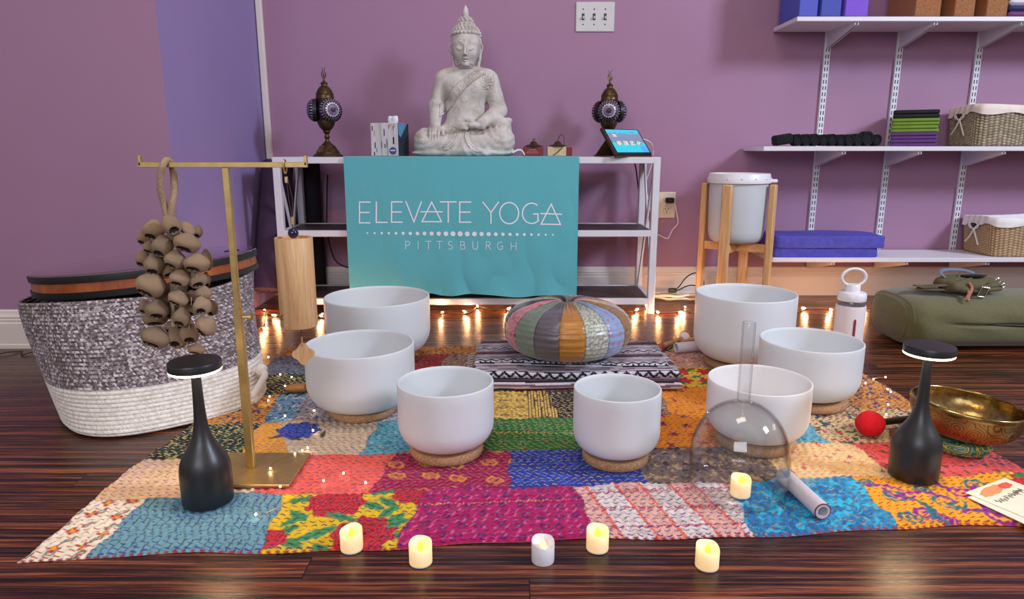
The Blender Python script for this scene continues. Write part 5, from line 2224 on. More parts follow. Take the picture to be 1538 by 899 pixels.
# ------------------------------------------------------------------ white lidded bucket on a wooden plant stand
BKX, BKY = P(1108, 300, 2.80)[0], 2.80
ws = empty('plant_stand', (BKX, BKY, 0), 'pale wooden four-legged plant stand holding the white lidded bucket', 'plant stand')
rs, rotS = .137, 0
LH = .507
for k in range(4):
    a = radians(55.3) + k * pi / 2
    cx, cy = rs * cos(a), rs * sin(a)
    M = Matrix.Translation((cx, cy, 0)) @ Matrix.Rotation(a, 4, 'Z')
    MB().box((0, 0, LH / 2), (.024, .038, LH), bev=.004, M=M).build('leg', WOOD_PALE, ws)
for k in range(2):
    a = radians(55.3) + k * pi / 2
    M = Matrix.Rotation(a, 4, 'Z')
    MB().box((0, 0, .252), (2 * rs - .024, .020, .034), bev=.002, M=M).build('cross_bar', wood_mat('pale_beech_bar', rgb(196, 146, 92), rgb(226, 180, 128), 0, 5), ws)
PAIL = mat('pale_grey_pail', rgb(204, 208, 212), .42, var=.04, nscale=8)
LIDM = mat('white_lid', rgb(232, 230, 234), .35, var=.02)
pb_ = empty('lidded_bucket', (BKX, BKY, .2694), 'white lidded bucket sitting in the pale wooden plant stand', 'bucket')
Rk = .1135
b = MB()
b.lathe([(Rk * .60, 0), (Rk * .74, .003), (Rk * .86, .012), (Rk * .93, .028), (Rk * .965, .05), (Rk, .20), (Rk, .240), (Rk + .003, .241), (Rk + .003, .246), (Rk - .002, .246)], 72)
b.build('pail', PAIL, pb_)
b = MB()
b.lathe([(Rk + .0045, .240), (Rk + .009, .242), (Rk + .010, .258), (Rk + .0075, .262), (Rk + .006, .274), (Rk + .003, .279), (Rk - .004, .279), (Rk - .008, .274), (.01, .274)], 72, cap0=False)
for k in range(14):
    a = 2 * pi * k / 14
    b.box(((Rk + .0085) * cos(a), (Rk + .0085) * sin(a), .260), (.005, .012, .003), bev=.001, M=None)
b.build('lid', LIDM, pb_)
b = MB()
b.box((Rk + .004, -.045, .250), (.030, .030, .014), bev=.004)
b.ball((Rk + .016, -.050, .250), .008, 12)
b.build('lid_latch', LIDM, pb_)

# ------------------------------------------------------------------ glass water bottle with white sleeve
wx, wy = P(1278, 460, 2.0)[0], 2.0
wb = empty('water_bottle', (wx, wy, 0), 'clear glass water bottle with white sleeve and ring cap behind the right singing bowls', 'bottle')
SLEEVE = mat('white_silicone_sleeve', rgb(226, 214, 214), .55, var=.02)
b = MB()
b.lathe([(.036, 0), (.0415, .003), (.042, .183), (.0405, .187), (.0385, .187), (.0385, .006), (.02, .005)], 48, cap1=True)
b.build('sleeve', SLEEVE, wb)
THINGLASS = NT('thin_clear_glass')
tr = THINGLASS.n('ShaderNodeBsdfTransparent')

gl = THINGLASS.n('ShaderNodeBsdfGlossy')
gl.inputs['Roughness'].default_value = .02
gl.inputs[0].default_value = (1, 1, 1, 1)
fr_ = THINGLASS.n('ShaderNodeLayerWeight')
mx = THINGLASS.n('ShaderNodeMixShader')
THINGLASS.l(THINGLASS.mix(THINGLASS.math('POWER', fr_.outputs['Facing'], 5.0), (.98, .985, .985), (.34, .31, .30)), tr.inputs[0])
THINGLASS.l(THINGLASS.math('ADD', THINGLASS.math('MULTIPLY', THINGLASS.math('POWER', fr_.outputs['Facing'], 4.0), .72), .035), mx.inputs[0])
THINGLASS.l(tr.outputs[0], mx.inputs[1])
THINGLASS.l(gl.outputs[0], mx.inputs[2])
THINGLASS.l(mx.outputs[0], THINGLASS.out.inputs['Surface'])
gd.data.materials[0] = THINGLASS.m
b = MB()
b.lathe([(.0372, .02), (.0375, .188), (.0368, .198), (.0345, .203), (.0345, .214)], 48, cap0=False, cap1=False)
b.build('glass_body', THINGLASS.m, wb)
b = MB()
b.lathe([(.0370, .200), (.0395, .202), (.0400, .208), (.0395, .222), (.036, .226), (.021, .228), (.0205, .246), (.017, .250), (.002, .250)], 48)
lid = b.build('cap', LIDM, wb)
b = MB()
b.tube([(.0355 * 1.0 * cos(a) * (1 + .0 * sin(a)), 0, .270 + .0255 * sin(a)) for a in [2 * pi * k / 26 for k in range(26)]], .0042, 12, closed=True, smooth=2)
b.build('carry_ring', LIDM, wb)
b = MB()
M = Matrix.Rotation(radians(-18), 4, 'Z')
V, Fc = [], []
for i in range(9):
    a = -pi / 2 + (i - 4) * .022 - radians(6)
    for z in np.linspace(.055, .152, 12):
        k = 1.0
        hw = abs(i - 4) / 4.0
        z2 = min(z, .152 - .006 * hw ** 2)
        V.append((.0425 * cos(a), .0425 * sin(a), z2))
for i in range(8):
    for j in range(11):
        Fc.append((i * 12 + j, (i + 1) * 12 + j, (i + 1) * 12 + j + 1, i * 12 + j + 1))
b.add(V, Fc)
b.build('red_window', mat('red_window', rgb(150, 44, 58), .4), wb)

# ------------------------------------------------------------------ olive bolster and sling bag
OLIVE = NT('olive_canvas')
_v = OLIVE.coords()
_n = OLIVE.noise(_v, 500, 3)
OLIVE.set(color=OLIVE.ramp(_n, [(.3, rgb(78, 76, 44)), (.7, rgb(112, 108, 66))]), rough=.85, sheen=.3)
OLIVE.bump(_n, .35, .001)
BO = Vector((1.262, 2.28, 0))
bol = empty('bolster', BO, 'large olive green rectangular yoga bolster lying on the floor at the right', 'bolster', rz=radians(-1.5))


def make_bolster():
    nu, nv = 220, 150
    Lb, Db, Hb = .92, .30, .172
    U = (1 - np.cos(np.linspace(0, pi, nu))) / 2
    A = np.linspace(0, 2 * pi, nv, endpoint=False)
    UU, AA = np.meshgrid(U, A, indexing='ij')
    cy, cz = superell(AA, 3.2)
    x = UU * Lb
    e = np.clip(x / .085, 0, 1)
    e2 = np.clip((Lb - x) / .085, 0, 1)
    k = (1 - (1 - np.minimum(e, e2)) ** 2.3) ** (1 / 2.3)
    k = np.maximum(k, .015)
    bul = .004 * np.sin(x * 11) + .004 * np.sin(x * 5 + 2)
    Y = cy * (Db / 2 + bul) * k
    Z = Hb / 2 + cz * Hb / 2 * k
    # horizontal zip crease along the front
    d = np.abs((Z - (.094 - .020 * (x - .1))))
    front = (cy < -.6)
    cr = np.exp(-(d / .005) ** 2) * np.clip((x - .12) / .12, 0, 1)
    Y = Y + front * cr * .014
    Y = Y + front * .004 * np.sin(x * 30 + Z * 40) * np.exp(-(d / .03) ** 2)
    return np.stack([x, Y, np.maximum(Z, .001)], -1), nu, nv


_V, nu, nv = make_bolster()
Fc = list(map(tuple, grid_faces(nu, nv, cv=True)))
Fc.append(tuple(range(nv - 1, -1, -1)))
Fc.append(tuple((nu - 1) * nv + j for j in range(nv)))
mesh_obj('cover', _V.reshape(-1, 3), Fc, OLIVE.m, bol)
b = MB()
for xx in (.022, .036):
    i = int(np.argmin(np.abs(_V[:, 0, 0] - xx)))
    ring_ = [tuple(_V[i, j]) for j in range(0, nv, 3)]
    c_ = Vector((xx, 0, .086))
    ring_ = [tuple(c_ + (Vector(p) - c_) * 1.004) for p in ring_]
    b.tube(ring_, .0016, 6, closed=True)
b.build('piping', OLIVE.m, bol)
b = MB()
zp = []
for i in range(40):
    x = .20 + .66 * i / 39
    zp.append((x, -.1385 + .000 * i, .094 - .020 * (x - .1)))
b.tube(zp, .0032, 6)
b.build('zip', mat('black_zip', rgb(22, 20, 18), .6), bol)

OLD = mat('dark_olive_canvas', rgb(92, 84, 56), .85, var=.2, nscale=300, bump=.4, bscale=500)
bg_ = Vector((1.475, 2.24, .1785))
bag = empty('sling_bag', bg_, 'small olive canvas sling bag with leather tab lying on the green bolster', 'bag')
sd = SDF((-.12, -.12, -.01), (.17, .12, .09), .0022)
sd.ell((.05, .02, .020), (.105, .062, .024), .01)
sd.ell((.015, .01, .030), (.075, .05, .024), .01)
sd.ell((.085, .01, .026), (.07, .045, .020), .01)
sd.cap((-.03, -.03, .022), (.05, -.045, .026), .018, .016, .008)
sd.cap((.02, .0, .052), (.085, -.01, .044), .010, .008, .006)
sd.ell((.048, -.012, .066), (.052, .018, .020), .006, cut=True)
sd.path([(-.045, -.02, .012), (-.03, -.045, .022), (-.005, -.058, .016)], [.013, .015, .012], .006)
sd.cap((.03, -.052, .010), (.13, -.03, .014), .006, .006, .004)
sd.cap((.02, -.05, .022), (.135, -.028, .026), .0045, .004, .003)
for (p, q) in (((-.02, -.04, .035), (.03, -.03, .05)), ((.06, -.045, .036), (.12, -.02, .04)), ((.0, -.01, .055), (.03, .02, .056))):
    sd.cap(p, q, .004, .003, .006)
v_, f_ = sd.mesh()
me = mesh_obj('pouch', v_, f_, OLD, bag)


def strap(name, pts, w, t, m, parent, smooth=6):
    """flat webbing along points; width across z-normal"""
    q = MB()
    q.tube(pts, w / 2, 8, smooth=smooth, flat=t / w)
    return q.build(name, m, parent)


strap('webbing_strap', [(-.035, -.02, .026), (-.075, -.022, .024), (-.11, -.015, .018), (-.125, -.005, .020), (-.11, .012, .016), (-.06, .018, .016)], .034, .007, OLD, bag)
strap('webbing_strap', [(-.13, -.005, .012), (-.10, -.03, .012), (-.06, -.03, .012)], .028, .006, OLD, bag)
strap('blue_strap', [(-.035, .0, .046), (-.042, .02, .060), (-.01, .045, .066), (.05, .055, .064), (.09, .05, .054)], .012, .005, mat('blue_grey_webbing', rgb(96, 116, 140), .8), bag)
strap('leather_tab', [(.010, -.052, .040), (.012, -.066, .026), (.002, -.076, .010), (-.012, -.088, .002), (-.022, -.094, -.012)], .012, .005, mat('tan_leather', rgb(140, 84, 58), .5), bag)
strap('leather_tab', [(.004, -.060, .022), (-.008, -.084, .006), (-.018, -.100, -.010)], .008, .004, mat('tan_leather_loop', rgb(160, 104, 76), .5), bag)
STEEL = mat('silver_buckle', rgb(200, 196, 180), .3, metal=1.0)
b = MB()
M = Matrix.Translation((.045, -.072, .012)) @ Matrix.Rotation(.15, 4, 'Y') @ Matrix.Rotation(.3, 4, 'X')
for (c, s_) in (((-.012, 0, 0), (.004, .004, .038)), ((.012, 0, 0), (.004, .004, .038)), ((0, 0, .017), (.024, .004, .004)), ((0, 0, -.017), (.024, .004, .004))):
    b.box(c, s_, M=M, bev=.001)
b.build('buckle', STEEL, bag)
b = MB()
b.box((0, .001, 0), (.020, .003, .045), M=M, bev=.001)
b.build('buckle_strap', OLD, bag)
b = MB()
b.tube([(.125 + .008 * cos(a), -.02, .040 + .008 * sin(a)) for a in [2 * pi * k / 14 for k in range(14)]], .002, 6, closed=True)
b.tube([(.138 + .006 * cos(a), -.03, .026 + .006 * sin(a)) for a in [2 * pi * k / 14 for k in range(14)]], .002, 6, closed=True)
b.build('metal_ring', STEEL, bag)
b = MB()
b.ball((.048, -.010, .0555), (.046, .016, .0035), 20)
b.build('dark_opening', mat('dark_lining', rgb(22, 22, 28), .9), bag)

# ------------------------------------------------------------------ things on the wall shelves
FY = SF + .004
BLUEF = mat('blue_foam', rgb(84, 92, 190), .8, var=.04, bump=.1, bscale=500)
BLUEF2 = mat('slate_blue_foam', rgb(72, 84, 172), .8, var=.04, bump=.1, bscale=500)
VIOF = mat('violet_foam', rgb(126, 84, 206), .8, var=.04, bump=.1, bscale=500)
CORKB = mat('brown_cork_block', rgb(152, 98, 58), .85, var=.4, nscale=320, bump=.5, bscale=420)


def at_shelf(px, z):
    """x of something seen at px on the front of a shelf at height z"""
    dep = FY * cos(PITCH) + (CAM_H - z) * sin(PITCH)
    return (px - 769) / FPX * dep


for (l, r_, m, lb, nm, dp) in [(1199, 1227.5, BLUEF, 'blue foam yoga block, first on the left of the top shelf', 'foam_block', .152), (1232, 1262.5, BLUEF2, 'slate blue foam yoga block between the blue and violet blocks', 'foam_block', .152),
                           (1268, 1303, VIOF, 'violet foam yoga block beside the cork blocks on the top shelf', 'foam_block', .152), (1373, 1412, CORKB, 'brown cork yoga block, first of three on the top shelf', 'cork_block', .152),
                           (1432, 1463, CORKB, 'brown cork yoga block, middle of three on the top shelf', 'cork_block', .152), (1480, 1512, CORKB, 'brown cork yoga block, last of three on the top shelf', 'cork_block', .152)]:
    xa, xb = at_shelf(l, ZT), at_shelf(r_, ZT)
    o = MB().box((0, 0, .1145), (xb - xa, dp + .05, .229), bev=.003).build(nm, m, loc=((xa + xb) / 2, FY + (dp + .05) / 2, ZT + .0004))
    tag(o, lb, 'yoga block', 'foam yoga blocks' if nm == 'foam_block' else 'cork yoga blocks')
xs = at_shelf(1518, ZT)
for i, (c, nm) in enumerate([((118, 60, 110), 'purple'), ((52, 50, 96), 'navy'), ((212, 206, 216), 'white'), ((180, 170, 190), 'pale lilac')]):
    o = MB().box((0, 0, .011), (.22, .2, .0215), bev=.009).build('folded_blanket', mat(nm.replace(' ', '_') + '_blanket_cloth', rgb(*c), .9, bump=.4, bscale=300), loc=(xs + .11, FY + .11, ZT + .0004 + .022 * i))
    tag(o, f'{nm} folded blanket in the stack at the right end of the top shelf', 'blanket', 'folded blankets on the top shelf')
# middle shelf: row of rolled black straps
STRAP = mat('black_cotton_strap', rgb(20, 18, 22), .95, var=.2, nscale=300, bump=.5, bscale=500)


def rolled_strap(L, R):
    b_ = MB()
    n = 24
    pts = []
    V, Fc = [], []
    for k in range(n * 3 + 1):
        a = 2 * pi * k / n
        r_ = R * (1 - .22 * k / n / 3)
        for y in (-L / 2, L / 2):
            V.append((r_ * cos(a), y, r_ * sin(a)))
            V.append(((r_ - .0022) * cos(a), y, (r_ - .0022) * sin(a)))
    for k in range(n * 3):
        p, q = 4 * k, 4 * k + 4
        Fc += [(p, q, q + 2, p + 2), (p + 1, p + 3, q + 3, q + 1), (p, p + 1, q + 1, q), (p + 2, q + 2, q + 3, p + 3)]
    b_.add(V, Fc)
    b_.lathe([(R * .72, -L / 2 + .002), (R * .72, L / 2 - .002)], 20, M=Matrix.Rotation(pi / 2, 4, 'X'))
    return b_


s0 = None
pxs = [(1199, .0155), (1212, .0155), (1225, .0158), (1238, .0150), (1251, .0156), (1264, .0150), (1277, .0153), (1290, .0160), (1304, .0190), (1318, .0150)]
for i, (px, R_) in enumerate(pxs):
    x = at_shelf(px, ZM)
    if s0 is None:
        s0 = rolled_strap(.04, .0155).build('rolled_strap', STRAP)
        o = s0
    else:
        o = s0.copy()
        COL.objects.link(o)
    sc_ = R_ / .0155
    o.scale = (sc_ * 1.13, 1.3, sc_ * 1.55)
    o.location = (x, FY + .030, ZM + R_ * 1.55 + .0006)
    o.rotation_euler = (0, 0, 0)
    nth = ['first', 'second', 'third', 'fourth', 'fifth', 'sixth', 'seventh', 'eighth', 'fattest and ninth', 'last'][i]
    tag(o, f'rolled black yoga strap, {nth} from the left on the middle shelf', 'yoga strap', 'rolled black straps on the middle shelf')
x = at_shelf(1179, ZM)
b = MB()
b.box((0, 0, .023), (.072, .05, .040), bev=.007, M=Matrix.Rotation(radians(-9), 4, 'Y'))
o = b.build('folded_strap', STRAP, loc=(x, FY + .026, ZM + .004))
tag(o, 'squarish folded black strap tilting at the left end of the strap row', 'yoga strap')
# folded felt cloths
xa, xb = at_shelf(1336, ZM), at_shelf(1402, ZM)
zz = ZM + .0004
cols = [((92, 52, 112), 'purple')] * 4 + [((112, 140, 44), 'green')] * 4 + [((26, 24, 26), 'black')] * 2
felt = {n: mat(n + '_felt', rgb(*c), .9, bump=.4, bscale=350) for c, n in cols}
pos = ['lowest', 'second from the bottom', 'third from the bottom', 'uppermost']
cnt = {}
for i, (c, nm) in enumerate(cols):
    h = .0138 if nm != 'black' else .0165
    k = cnt.get(nm, 0)
    cnt[nm] = k + 1
    o = MB().box((0, 0, h / 2), (.165 + .003 * sin(i * 2), .150, h - .0004), bev=h * .25).build('folded_cloth', felt[nm], loc=(1.657 + .0015 * cos(i * 3), 2.910, zz), sharp=80)
    o.rotation_euler = (0, 0, radians(-28.8))
    where = pos[k] if nm != 'black' else ['lower', 'topmost'][k]
    tag(o, f'folded {nm} felt cloth, {where} {nm} one, beside the wicker basket', 'cloth', 'folded felt cloths on the middle shelf')
    zz += h


# baskets
def wicker(name, loc, w, d, h, cols, liner_col, label, taper=.06, drop=.04):
    nu, nv = 420, 74
    r = empty(name, loc, label, 'basket', 'lined wicker baskets')
    A = np.linspace(0, 2 * pi, nu, endpoint=False)
    T = np.linspace(0, 1, nv)
    AA, TT = np.meshgrid(A, T, indexing='ij')
    cx, cy = superell(AA, 7)
    k = 1 - taper * (1 - TT)
    per = (np.arange(nu) / nu * (2 * w + 2 * d))[:, None] + 0 * TT
    pitchu, pitchv = .0145, .0105
    col_i = np.floor(per / pitchu)
    row_i = np.floor(TT * h / pitchv + .0 * AA)
    sv = TT * h / pitchv + .5 * (col_i % 2) + .25 * np.sin(col_i)
    ridge = np.abs(np.sin(per / pitchu * pi)) * .6 + np.abs(np.sin(sv * pi)) * .6
    off = .0045 * ridge
    foot = np.clip(1 - TT * h / .010, 0, 1) ** 2 * .006
    X = cx * (w / 2 * k + off - foot)
    Y = cy * (d / 2 * k + off - foot)
    Z = TT * h + .001
    m1 = np.clip(ridge / 1.2, 0, 1)
    n = vnoise(per, TT * h, 260, 3) * .5 + hsh(col_i, np.floor(sv)) * .5
    c0, c1, c2 = [np.array(c) for c in cols]
    t = np.clip(m1 * 1.25 - .15, 0, 1)[..., None]
    C = c0 * (1 - t) + (c1 * (1 - n[..., None]) + c2 * n[..., None]) * t
    Fc = list(map(tuple, grid_faces(nu, nv, cu=True)))
    Fc.append(tuple(i * nv for i in range(nu - 1, -1, -1)))
    mesh_obj('wicker_wall', np.stack([X, Y, Z], -1).reshape(-1, 3), Fc, attr_mat(name + '_wicker', .8, .2, 500, .001, .1, 400), r, col=C.reshape(-1, 3))
    # cloth liner folded over the rim
    q = [(-.004, h * .35), (-.006, h * .9), (-.004, h + .006), (.003, h + .010), (.0085, h + .006), (.0098, h - drop * .5), (.0100, h - drop)]
    V = np.zeros((nu, len(q), 3))
    for j, (o_, z) in enumerate(q):
        kk = 1 - taper * (1 - min(z / h, 1))
        cxx, cyy = superell(A, 7)
        wob = .0022 * np.sin(A * 23 + j) * (j > 3)
        sag = .006 * np.sin(A * 2 + .6) + (.006 * np.sin(A * 9) if j == len(q) - 1 else 0)
        V[:, j, 0] = cxx * (w / 2 * kk + o_ + wob)
        V[:, j, 1] = cyy * (d / 2 * kk + o_ + wob)
        V[:, j, 2] = z + sag * (j > 0)
    lm = mat(name + '_liner', liner_col, .9, var=.05, bump=.3, bscale=300)
    mesh_obj('cloth_liner', V.reshape(-1, 3), grid_faces(nu, len(q), cu=True), lm, r)
    b_ = MB()
    # handle opening edge and tied ribbon on the left end
    xl = -w / 2 - .012
    b_.tube([(xl - .002, -.0 + .030 * cos(a), h - drop * .9 - .006 + .014 * sin(a)) for a in [2 * pi * k / 20 for k in range(20)]], .0026, 8, closed=True)
    b_.build('handle_edge', lm, r)
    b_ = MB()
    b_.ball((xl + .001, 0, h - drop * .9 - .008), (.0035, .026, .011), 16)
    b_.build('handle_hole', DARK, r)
    b_ = MB()
    zt = h - drop - .018
    b_.tube([(xl - .002, -.03, h - drop + .004), (xl - .006, -.015, zt + .004), (xl - .006, -.012, zt)], .0036, 8, smooth=4, flat=.6)
    b_.tube([(xl - .002, .028, h - drop + .004), (xl - .006, .005, zt + .006), (xl - .006, -.012, zt)], .0036, 8, smooth=4, flat=.6)
    b_.tube([(xl - .006, -.012, zt), (xl - .004, -.028, zt - .03), (xl - .002, -.045, zt - .062)], .0036, 8, smooth=4, flat=.6)
    b_.tube([(xl - .006, -.012, zt), (xl - .005, .008, zt - .03), (xl - .002, .040, zt - .058)], .0036, 8, smooth=4, flat=.6)
    b_.ball((xl - .006, -.012, zt), .006, 10)
    b_.build('ribbon_tie', lm, r)
    return r


xa = at_shelf(1468, ZM)
wicker('wicker_basket', (xa + .21, FY + .118, ZM), .42, .215, .150, (rgb(60, 48, 36), rgb(140, 120, 92), rgb(206, 190, 160)), rgb(232, 216, 204),
       'grey-brown wicker basket with cream liner at the right of the middle shelf', .03, .026)
xa = at_shelf(1490, ZL)
wicker('wicker_basket', (xa + .21, FY + .122, ZL), .42, .225, .150, (rgb(120, 88, 58), rgb(182, 146, 106), rgb(214, 182, 142)), rgb(236, 230, 226),
       'tan wicker basket with white liner and tied ribbon on the lowest shelf', .07, .026)
# two thick blue mats
BLUEM = NT('royal_blue_foam')
_v = BLUEM.coords()
_n = BLUEM.noise(_v, 60, 4)
BLUEM.set(color=BLUEM.ramp(_n, [(.3, rgb(76, 72, 170)), (.7, rgb(90, 84, 188))]), rough=.8)
BLUEM.bump(BLUEM.noise(_v, 60, 3), .25, .004)
xa, xb = at_shelf(1163, ZL), at_shelf(1326, ZL)
for i, (w0, w1, z, h, y0, d, lb) in enumerate([(xa, xb - .012, ZL + .0006, .037, FY + .008, .20, 'lower royal blue foam mat on the lowest shelf, partly shaded by the one above'),
                                              (xa, xb + .012, ZL + .039, .049, FY + .002, .215, 'upper royal blue foam mat on the lowest shelf beside the bucket stand')]):
    nu_, nv_ = 90, 60
    b = MB()
    w, cx_, cy_ = (w1 - w0), (w0 + w1) / 2, y0 + d / 2
    U = np.linspace(0, 2 * pi, 160, endpoint=False)
    T = np.array([0, .06, .14, .5, .86, .94, 1.0])
    rr = [.985, .996, 1, .998, 1, .996, .985]
    V = []
    sx, sy = superell(U, 14)
    for t_, r_ in zip(T, rr):
        wob = 1 + .006 * np.sin(U * 7 + i * 2 + t_ * 3)
        V.append(np.stack([sx * w / 2 * r_ * wob, sy * d / 2 * r_ * wob, t_ * h + .0015 * np.sin(U * 5 + i) * (t_ > .5)], -1))
    V = np.stack(V, 1).reshape(-1, 3)
    Fc = list(map(tuple, grid_faces(160, 7, cu=True)))
    Fc.append(tuple(k * 7 for k in range(159, -1, -1)))
    Fc.append(tuple(k * 7 + 6 for k in range(160)))
    o = mesh_obj('foam_mat', V, Fc, BLUEM.m, loc=(cx_, cy_, z), sharp=50)
    tag(o, lb, 'mat', 'royal blue foam mats')

# ------------------------------------------------------------------ leaflets
PAPER = mat('cream_paper', rgb(244, 230, 208), .7, var=.02)
INK = mat('dark_ink', rgb(70, 62, 60), .7)


def card(loc, w, h, rz, label, marks, tilt=0.0):
    r = MB().box((0, 0, .0006), (w, h, .0010)).build('leaflet', PAPER, loc=loc, smooth=False)
    r.rotation_euler = (tilt, 0, rz)
    tag(r, label, 'leaflet', 'paper leaflets on the rug')
    return r


cpx = [G(1448, 748, .012), G(1512, 727, .012), G(1538, 781, .012)]
c1 = card((.950, 1.116, .0112), .128, .20, radians(27), 'cream leaflet with dark handwriting and peach brush strokes at the right rug edge', 1)
c2 = card((.938, 1.092, .0098), .128, .20, radians(22), 'second cream leaflet peeking out from beneath the handwritten one', 0)


def blob(name, pts, z, c, parent):
    b_ = MB()
    n = len(pts)
    b_.prism(pts, z, z + .0002)
    return b_.build(name, mat(name, c, .7, var=.1), parent, smooth=False)


def brush(cx, cy, L, W, a, seed):
    rr_ = np.random.default_rng(seed)
    out_ = []
    for k in range(22):
        t = 2 * pi * k / 22
        x, y = L / 2 * cos(t) * (1 + rr_.uniform(-.12, .1)), W / 2 * np.sign(sin(t)) * abs(sin(t)) ** .6 * (1 + rr_.uniform(-.2, .1))
        out_.append((cx + x * cos(a) - y * sin(a), cy + x * sin(a) + y * cos(a)))
    return out_


blob('peach_brush_stroke', brush(-.012, .082, .075, .024, .1, 1), .0012, rgb(236, 150, 100), c1)
blob('coral_brush_stroke', brush(.03, .082, .035, .018, .1, 2), .0013, rgb(220, 90, 70), c1)
blob('peach_brush_stroke', brush(.01, -.070, .055, .020, .2, 3), .0012, rgb(240, 190, 150), c1)
blob('coral_brush_stroke', brush(.045, -.062, .03, .012, .6, 4), .0013, rgb(226, 84, 66), c1)
b = MB()
rr_ = np.random.default_rng(5)
for i, (x, y, L) in enumerate([(-.050, .052, .035), (-.012, .055, .03), (.018, .058, .024)]):
    pts = []
    for k in range(16):
        pts.append((x + L * k / 15, y + .006 * sin(k * 1.9 + i) * (1 + .4 * sin(k)), .0013))
    b.tube(pts, .0006, 5)
b.build('handwriting', INK, c1)
blob('grey_brush_stroke', brush(-.05, -.085, .03, .012, .5, 6), .0012, rgb(140, 160, 170), c2)

# ------------------------------------------------------------------ warm string lights along the wall
WIRE = mat('dark_green_wire', rgb(30, 38, 30), .6)
BULB = NT('warm_mini_bulb')
BULB.set(color=rgb(255, 220, 170), emis=(1.0, .50, .20), emis_s=120.0)
SOCK = mat('dark_green_socket', rgb(24, 40, 30), .5)


def string_lights(name, pix, label, cat='string lights', zoff=.006):
    pts = [G(px, py, zoff) for px, py, on in pix]
    p0 = pts[0]
    r = empty(name, (p0[0], p0[1], 0), label, cat)
    b_ = MB()
    path = []
    for i, (p, (px, py, on)) in enumerate(zip(pts, pix)):
        path.append((p[0] - p0[0], p[1] - p0[1] + .006, .004 + .003 * (i % 2)))
        if i < len(pts) - 1:
            q = pts[i + 1]
            path.append(((p[0] + q[0]) / 2 - p0[0], (p[1] + q[1]) / 2 - p0[1] + .02 * sin(i * 2.1), .003))
    b_.tube(path, .0016, 6, smooth=6)
    path2 = [(x + .002, y + .004 * sin(i * 2), z + .0012) for i, (x, y, z) in enumerate(path)]
    b_.tube(path2, .0014, 6, smooth=6)
    b_.build('wire', WIRE, r)
    first = None
    for i, (p, (px, py, on)) in enumerate(zip(pts, pix)):
        if not on:
            continue
        if first is None:
            bb = MB()
            bb.lathe([(.0030, .006), (.0034, .010), (.0028, .017), (.001, .021)], 12)
            first = bb.build('bulb', BULB.m, r)
            sk = MB()
            sk.lathe([(.0034, -.004), (.0036, .0065)], 12)
            sock = sk.build('socket', SOCK, first)
            o = first
        else:
            o = first.copy()
            COL.objects.link(o)
            s2 = sock.copy()
            COL.objects.link(s2)
            s2.parent = o
        o.location = (p[0] - p0[0], p[1] - p0[1], .006)
        o.rotation_euler = (1.25 + .3 * sin(i), 0, i * 1.7)
        ld = bpy.data.lights.new('mini_bulb_glow', 'POINT')
        ld.energy = .30
        ld.color = (1.0, .48, .20)
        ld.shadow_soft_size = .004
        lo_ = bpy.data.objects.new('mini_bulb_glow', ld)
        COL.objects.link(lo_)
        lo_.parent = r
        lo_.location = (p[0] - p0[0], p[1] - p0[1], .030)
    return r


string_lights('string_lights', [(372, 480, 0), (393, 493, 1), (397, 467, 1), (417, 474, 1), (440, 478, 0), (479, 476, 1), (520, 478, 1), (566, 474, 1), (610, 472, 1), (662, 471, 1), (702, 470, 1), (718, 461, 1), (760, 465, 1),
                                (800, 470, 1), (850, 468, 1), (900, 470, 1), (953, 467, 1), (974, 463, 1), (990, 470, 1), (1018, 469, 1), (1027, 462, 1), (1055, 476, 0), (1100, 479, 0), (1150, 477, 0), (1190, 470, 0), (1211, 464, 1),
                                (1245, 464, 1), (1262, 463, 1), (1300, 462, 1), (1330, 465, 0), (1350, 467, 0)],
              'string of warm mini lights on dark wire running along the floor by the rear wall')
string_lights('string_lights', [(-30, 535, 0), (8, 530, 0), (30, 528, 0), (47, 530, 0), (90, 532, 0)], 'dark unlit string light wire along the left baseboard behind the rope basket')

# fairy lights on copper wire lying on the rug
COPPER = mat('copper_wire', rgb(200, 140, 90), .3, metal=1.0)
FBULB = NT('fairy_light_led')
FBULB.set(color=rgb(255, 235, 200), emis=(1.0, .80, .52), emis_s=26.0)


def fairy(pix, label, heights=None):
    z0 = RZ + .003
    pts = []
    for i, (px, py, on) in enumerate(pix):
        z = z0 + (heights[i] if heights else (.004 if i % 2 else .0))
        x, y = G(px, py, z)
        pts.append((x, y, z))
    o0 = pts[0]
    r = empty('fairy_lights', (o0[0], o0[1], 0), label, 'fairy lights')
    b_ = MB()
    b_.tube([(p[0] - o0[0], p[1] - o0[1], p[2]) for p in pts], .0005, 5, smooth=8)
    b_.build('copper_wire', COPPER, r)
    first = None
    for p, (px, py, on) in zip(pts, pix):
        if not on:
            continue
        if first is None:
            first = MB().ball((0, 0, 0), (.0021, .0021, .0024), 8).build('tiny_led', FBULB.m, r)
            o = first
        else:
            o = first.copy()
            COL.objects.link(o)
        o.location = (p[0] - o0[0], p[1] - o0[1], p[2])


